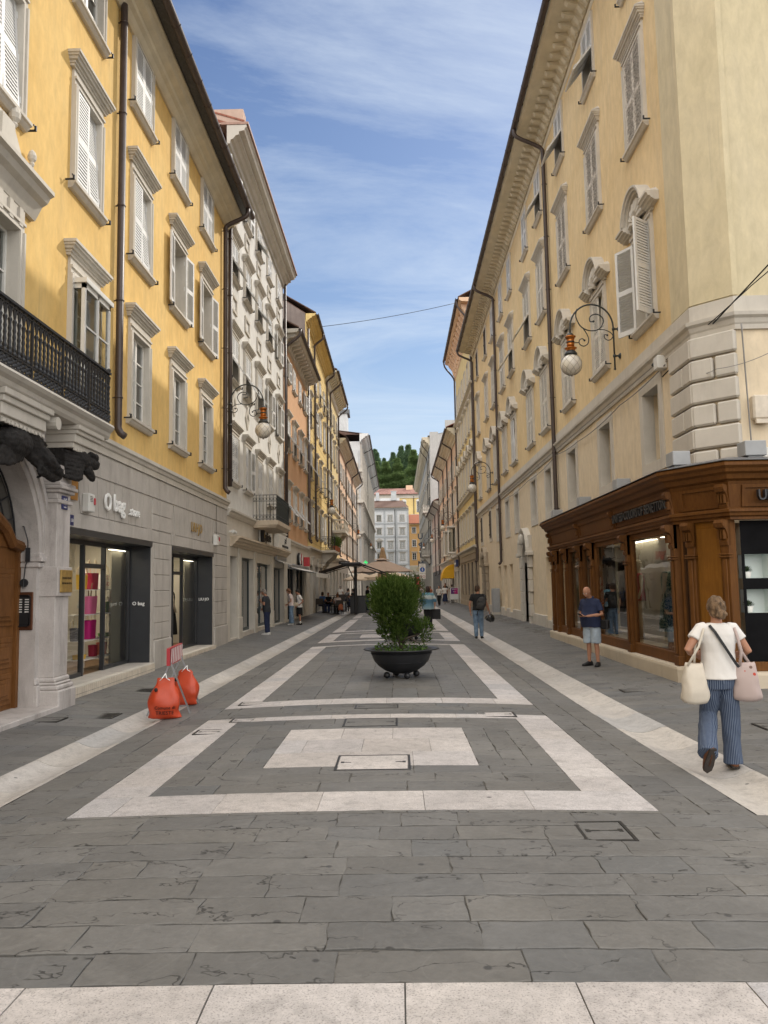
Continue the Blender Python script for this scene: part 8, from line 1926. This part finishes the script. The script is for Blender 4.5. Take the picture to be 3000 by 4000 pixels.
for i,c in enumerate(((-4.0,55.2,0,'high bar table near the leaning person'),(-4.6,56.6,0,'high bar table by the wall'))): put(ht,i==0,*c,'bar table','high tables on the cafe terrace')
o=empty('service_station',(-2.7,51.6,gz(-2.7,51.6)),0,'dark service block around the canopy post','service counter'); m=MB(); m.box(-.42,.62,-.3,.3,0,1.12,0,.02); m.build('cabinet',M['anthracite'],o); m=MB(); m.box(-.45,.65,-.33,.33,1.12,1.16,0,.01); m.build('counter_top',M['chair_frame'],o)
cz=gz(-2.6,49.2)
o=empty('terrace_canopy',(-2.63,49.2,cz),0,'dark double canopy with brown fabric on one central post','canopy'); m=MB(); m.tube([(0,0,0),(0,0,3.0)],.10,10); m.strip([(-.1,0,2.2),(-.35,0,2.75),(-.5,0,3.12)],.06,.06,(0,1,0)); m.build('post',M['chair_frame'],o)
m=MB(); m.box(-.75,.42,-1.9,1.9,3.05,3.22,0,.04); m.build('cassette',M['chair_frame'],o)
m=MB(); m.loft([[(-.6,y,3.14),(-2.05,y,2.70),(-2.05,y,2.67),(-.6,y,3.11)] for y in (-1.85,0,1.85)]); m.build('fabric',M['canvas_brown'],o); m=MB(); m.box(-2.12,-2.03,-1.95,1.95,2.42,2.74,0,.02); m.build('front_bar',M['canvas_brown'],o)
m=MB()
for y in (-1.7,1.7):
    m.strip([(-.5,y,3.02),(-1.3,y*.8,2.82),(-2.05,y,2.60)],.05,.04,(0,1,0)); m.strip([(.4,y,3.12),(1.5,y*.85,2.72),(2.5,y,2.30)],.06,.05,(0,1,0)); m.strip([(.4,y*.9,3.02),(1.5,y,2.56),(2.55,y*.95,2.24)],.05,.04,(0,1,0))
m.box(2.48,2.60,-1.9,1.9,2.18,2.34,0,.02); m.tube([(2.54,-1.7,2.3),(2.54,-1.7,1.95)],.03,6); m.build('arms',M['chair_frame'],o)
o=empty('menu_sign',(-3.45,51.0,3.25),0,'small dark sign board above the terrace canopy','sign'); m=MB(); m.box(-.36,.36,-.03,.03,-.1,.1,0,.008); m.tube([(-.36,0,0),(-1.75,0,0)],.015,6); m.build('board',M['black'],o); letters(o,'SNACK',.13,-.035,-.045,'letter_white',0,.001)
def umbrella(x,y,r,zr,zt,mat,lab,n=8,pole='chair_frame',val=.0,vent=True):
    z0=gz(x,y); o=empty('parasol',(x,y,z0),R(11),lab,'parasol'); m=MB(); m.tube([(0,0,0),(0,0,zt+.02)],.045,10); m.build('pole',M[pole],o); m=MB(); m.lathe([(.32,0),(.32,.06),(.05,.10)],16); m.build('base',M['anthracite'],o)
    rg=[]
    for t in (0,.12,.35,.6,.8,1):
        ring=[]
        for i in range(n*4):
            a=2*pi*i/(n*4); ph=(i%4)/4; rr=r*t*(cos(pi/n)/cos(pi/n*(2*ph-1)) if t>0 else 1); sagz=-.035*sin(pi*ph)*t; ring.append((max(rr,.03)*cos(a),max(rr,.03)*sin(a),zt-(zt-zr)*(t**1.15)+sagz))
        rg.append(ring)
    m=MB(); m.loft(rg[::-1],cap=False); m.loft([[(p[0],p[1],p[2]-.012) for p in ring] for ring in rg],cap=False)
    if val: ring=rg[-1]; m.loft([[(p[0],p[1],p[2]-val+.03*(i%2)) for i,p in enumerate(ring)],ring],cap=False)
    m.build('canopy',M[mat],o)
    if vent:
        m=MB(); m.lathe([(r*.24,zt-.06),(r*.20,zt-.01),(r*.05,zt+.07),(.02,zt+.09)],n*2); m.build('vent_cap',M[mat],o)
    m=MB()
    for i in range(n): a=2*pi*i/n; m.tube([(.05*cos(a),.05*sin(a),zt-.05),(r*.98*cos(a),r*.98*sin(a),zr-.03)],.012,4)
    m.build('ribs',M[pole],o); return o
umbrella(-1.05,53.2,2.24,2.66,3.52,'canvas_taupe','large taupe parasol over the terrace, left of the shrub'); umbrella(-.85,61,1.75,2.42,2.92,'canvas_cream','cream parasol low behind the taupe one',6,val=.12,vent=False); umbrella(-3.0,66,1.6,2.4,2.9,'canvas_cream','cream parasol farther back by the left wall',6,val=.12,vent=False); umbrella(-.1,70,1.7,2.4,2.9,'canvas_cream','farthest cream parasol behind the terrace',6,val=.12,vent=False)
o=empty('parasol',(-1.05,57.5,gz(-1,57.5)),0,'tall closed tan parasol standing behind the taupe one','parasol'); m=MB(); m.tube([(0,0,0),(0,0,4.55)],.04,8); m.build('pole',M['chair_frame'],o); rg=[]
for z,r in ((1.75,.36),(2.2,.34),(3.0,.30),(3.8,.22),(4.3,.13),(4.52,.10)): rg.append([(r*(1+.22*cos(8*a))*cos(a),r*(1+.22*cos(8*a))*sin(a),z) for a in [2*pi*i/48 for i in range(48)]])
m=MB(); m.smooth=True; m.loft(rg); m.build('canopy',M['canvas_tan'],o)
# people on the terrace
def seated(x,y,rz,lab,top,bot,hair,kind,h=.46,lean=.1,skin='skin',**kw):
    z=gz(x,y)+.013+(h-.46)
    return simple((x,y,z),rz,1.68,lab,top,bot,hair,kind,skin,hz=.55,lean=(0,lean),legs=(((-.11,.40,.50),(-.10,.42,.085),0),((.11,.40,.50),(.10,.38,.085),0)),arms=(((-.25,.08+lean,.78),(-.12,.34+lean,.74)),((.25,.08+lean,.78),(.12,.34+lean,.76))),**kw)
seated(-4.9,49.95,R(-30),'person in blue shirt leaning over the low cafe table','cloth_blue','cloth_navy','hair_brown','bob',lean=.16); seated(-3.8,50.05,R(25),'person in pale top sitting at the low cafe table by the gutter','cloth_pink','cloth_black','hair_red','bob',lean=.12); seated(-4.5,51.1,R(170),'person in dark top sitting with their face to the viewer','cloth_black','cloth_navy','hair_dark','short')
seated(-3.85,56.1,R(-60),'person in grey tee leaning forward on a high stool','cloth_grey','cloth_navy','hair_dark','short',h=.76,lean=.30); seated(-3.1,56.2,R(60),'person in black on a high stool beside the canopy post','cloth_black','cloth_black','hair_dark','bob',h=.76)
simple((-2.05,53.1),R(-75),1.76,'shaven man in black jumper standing at the cafe table','cloth_black','denim_dark','hair_dark','buzz','skin',sleeve=1.9,shoe='shoe_white'); simple((-3.35,62),R(70),1.78,'man in blue shirt and dark trousers walking behind the terrace','cloth_blue','cloth_black','hair_grey','short','skin',walk=.7); simple((-4.6,63),R(-20),1.74,'man in pale tee standing against the far wall','cloth_white','cloth_navy','hair_grey','short','skin'); simple((-1.9,60.5),R(120),1.66,'woman in pink top beneath the cream parasol','cloth_pink','cloth_grey','hair_dark','bob')
m=MB(); m.smooth=True; m.loft([ell((0,0,z),rx,ry,12) for z,rx,ry in ((0,.16,.07),(.15,.17,.08),(.32,.13,.05),(.4,.05,.02))]); held('hanging_bag','rust coloured bag hanging from the back of a cafe chair','bag',m,M['orange_bag'],(-3.62,49.62,.22),R(20))
m=MB(); m.lathe([(.03,0),(.035,.1),(.033,.11),(.005,.02)],10); held('drinking_glass','glass on the low cafe table by the gutter','glass',m,M['white_plastic'],(-4.0,50.6,gz(-4,50.6)+.75)); m=MB(); m.box(-.06,.06,-.05,.05,0,.13,0,.005); held('napkin_box','white napkin box on the low table by the third planter','box',m,M['white_plastic'],(-1.6,52.7,gz(-1.6,52.8)+.745))
# flower boxes on the gold building's balcony
for i,Y in enumerate((53.8,55.2,56.4)):
    o=empty('balcony_plant',(-4.25,Y,4.2),0,['leafy pot plant at the near end of the gold balcony','tall pot plant in the middle of the gold balcony','leafy pot plant at the far end of the gold balcony'][i],'plant','pot plants on the gold balcony'); m=MB(); m.lathe([(.12,0),(.17,.3),(.14,.3),(.02,.25)],12); m.build('pot',M['orange_bag'],o); shrub(40+i,[(0,0,.62,.3,.35,.42)],420,'thuja',1.6).build('leaves',M['thuja'],o,tone=True)
bpy.data.scenes.remove(TMP)
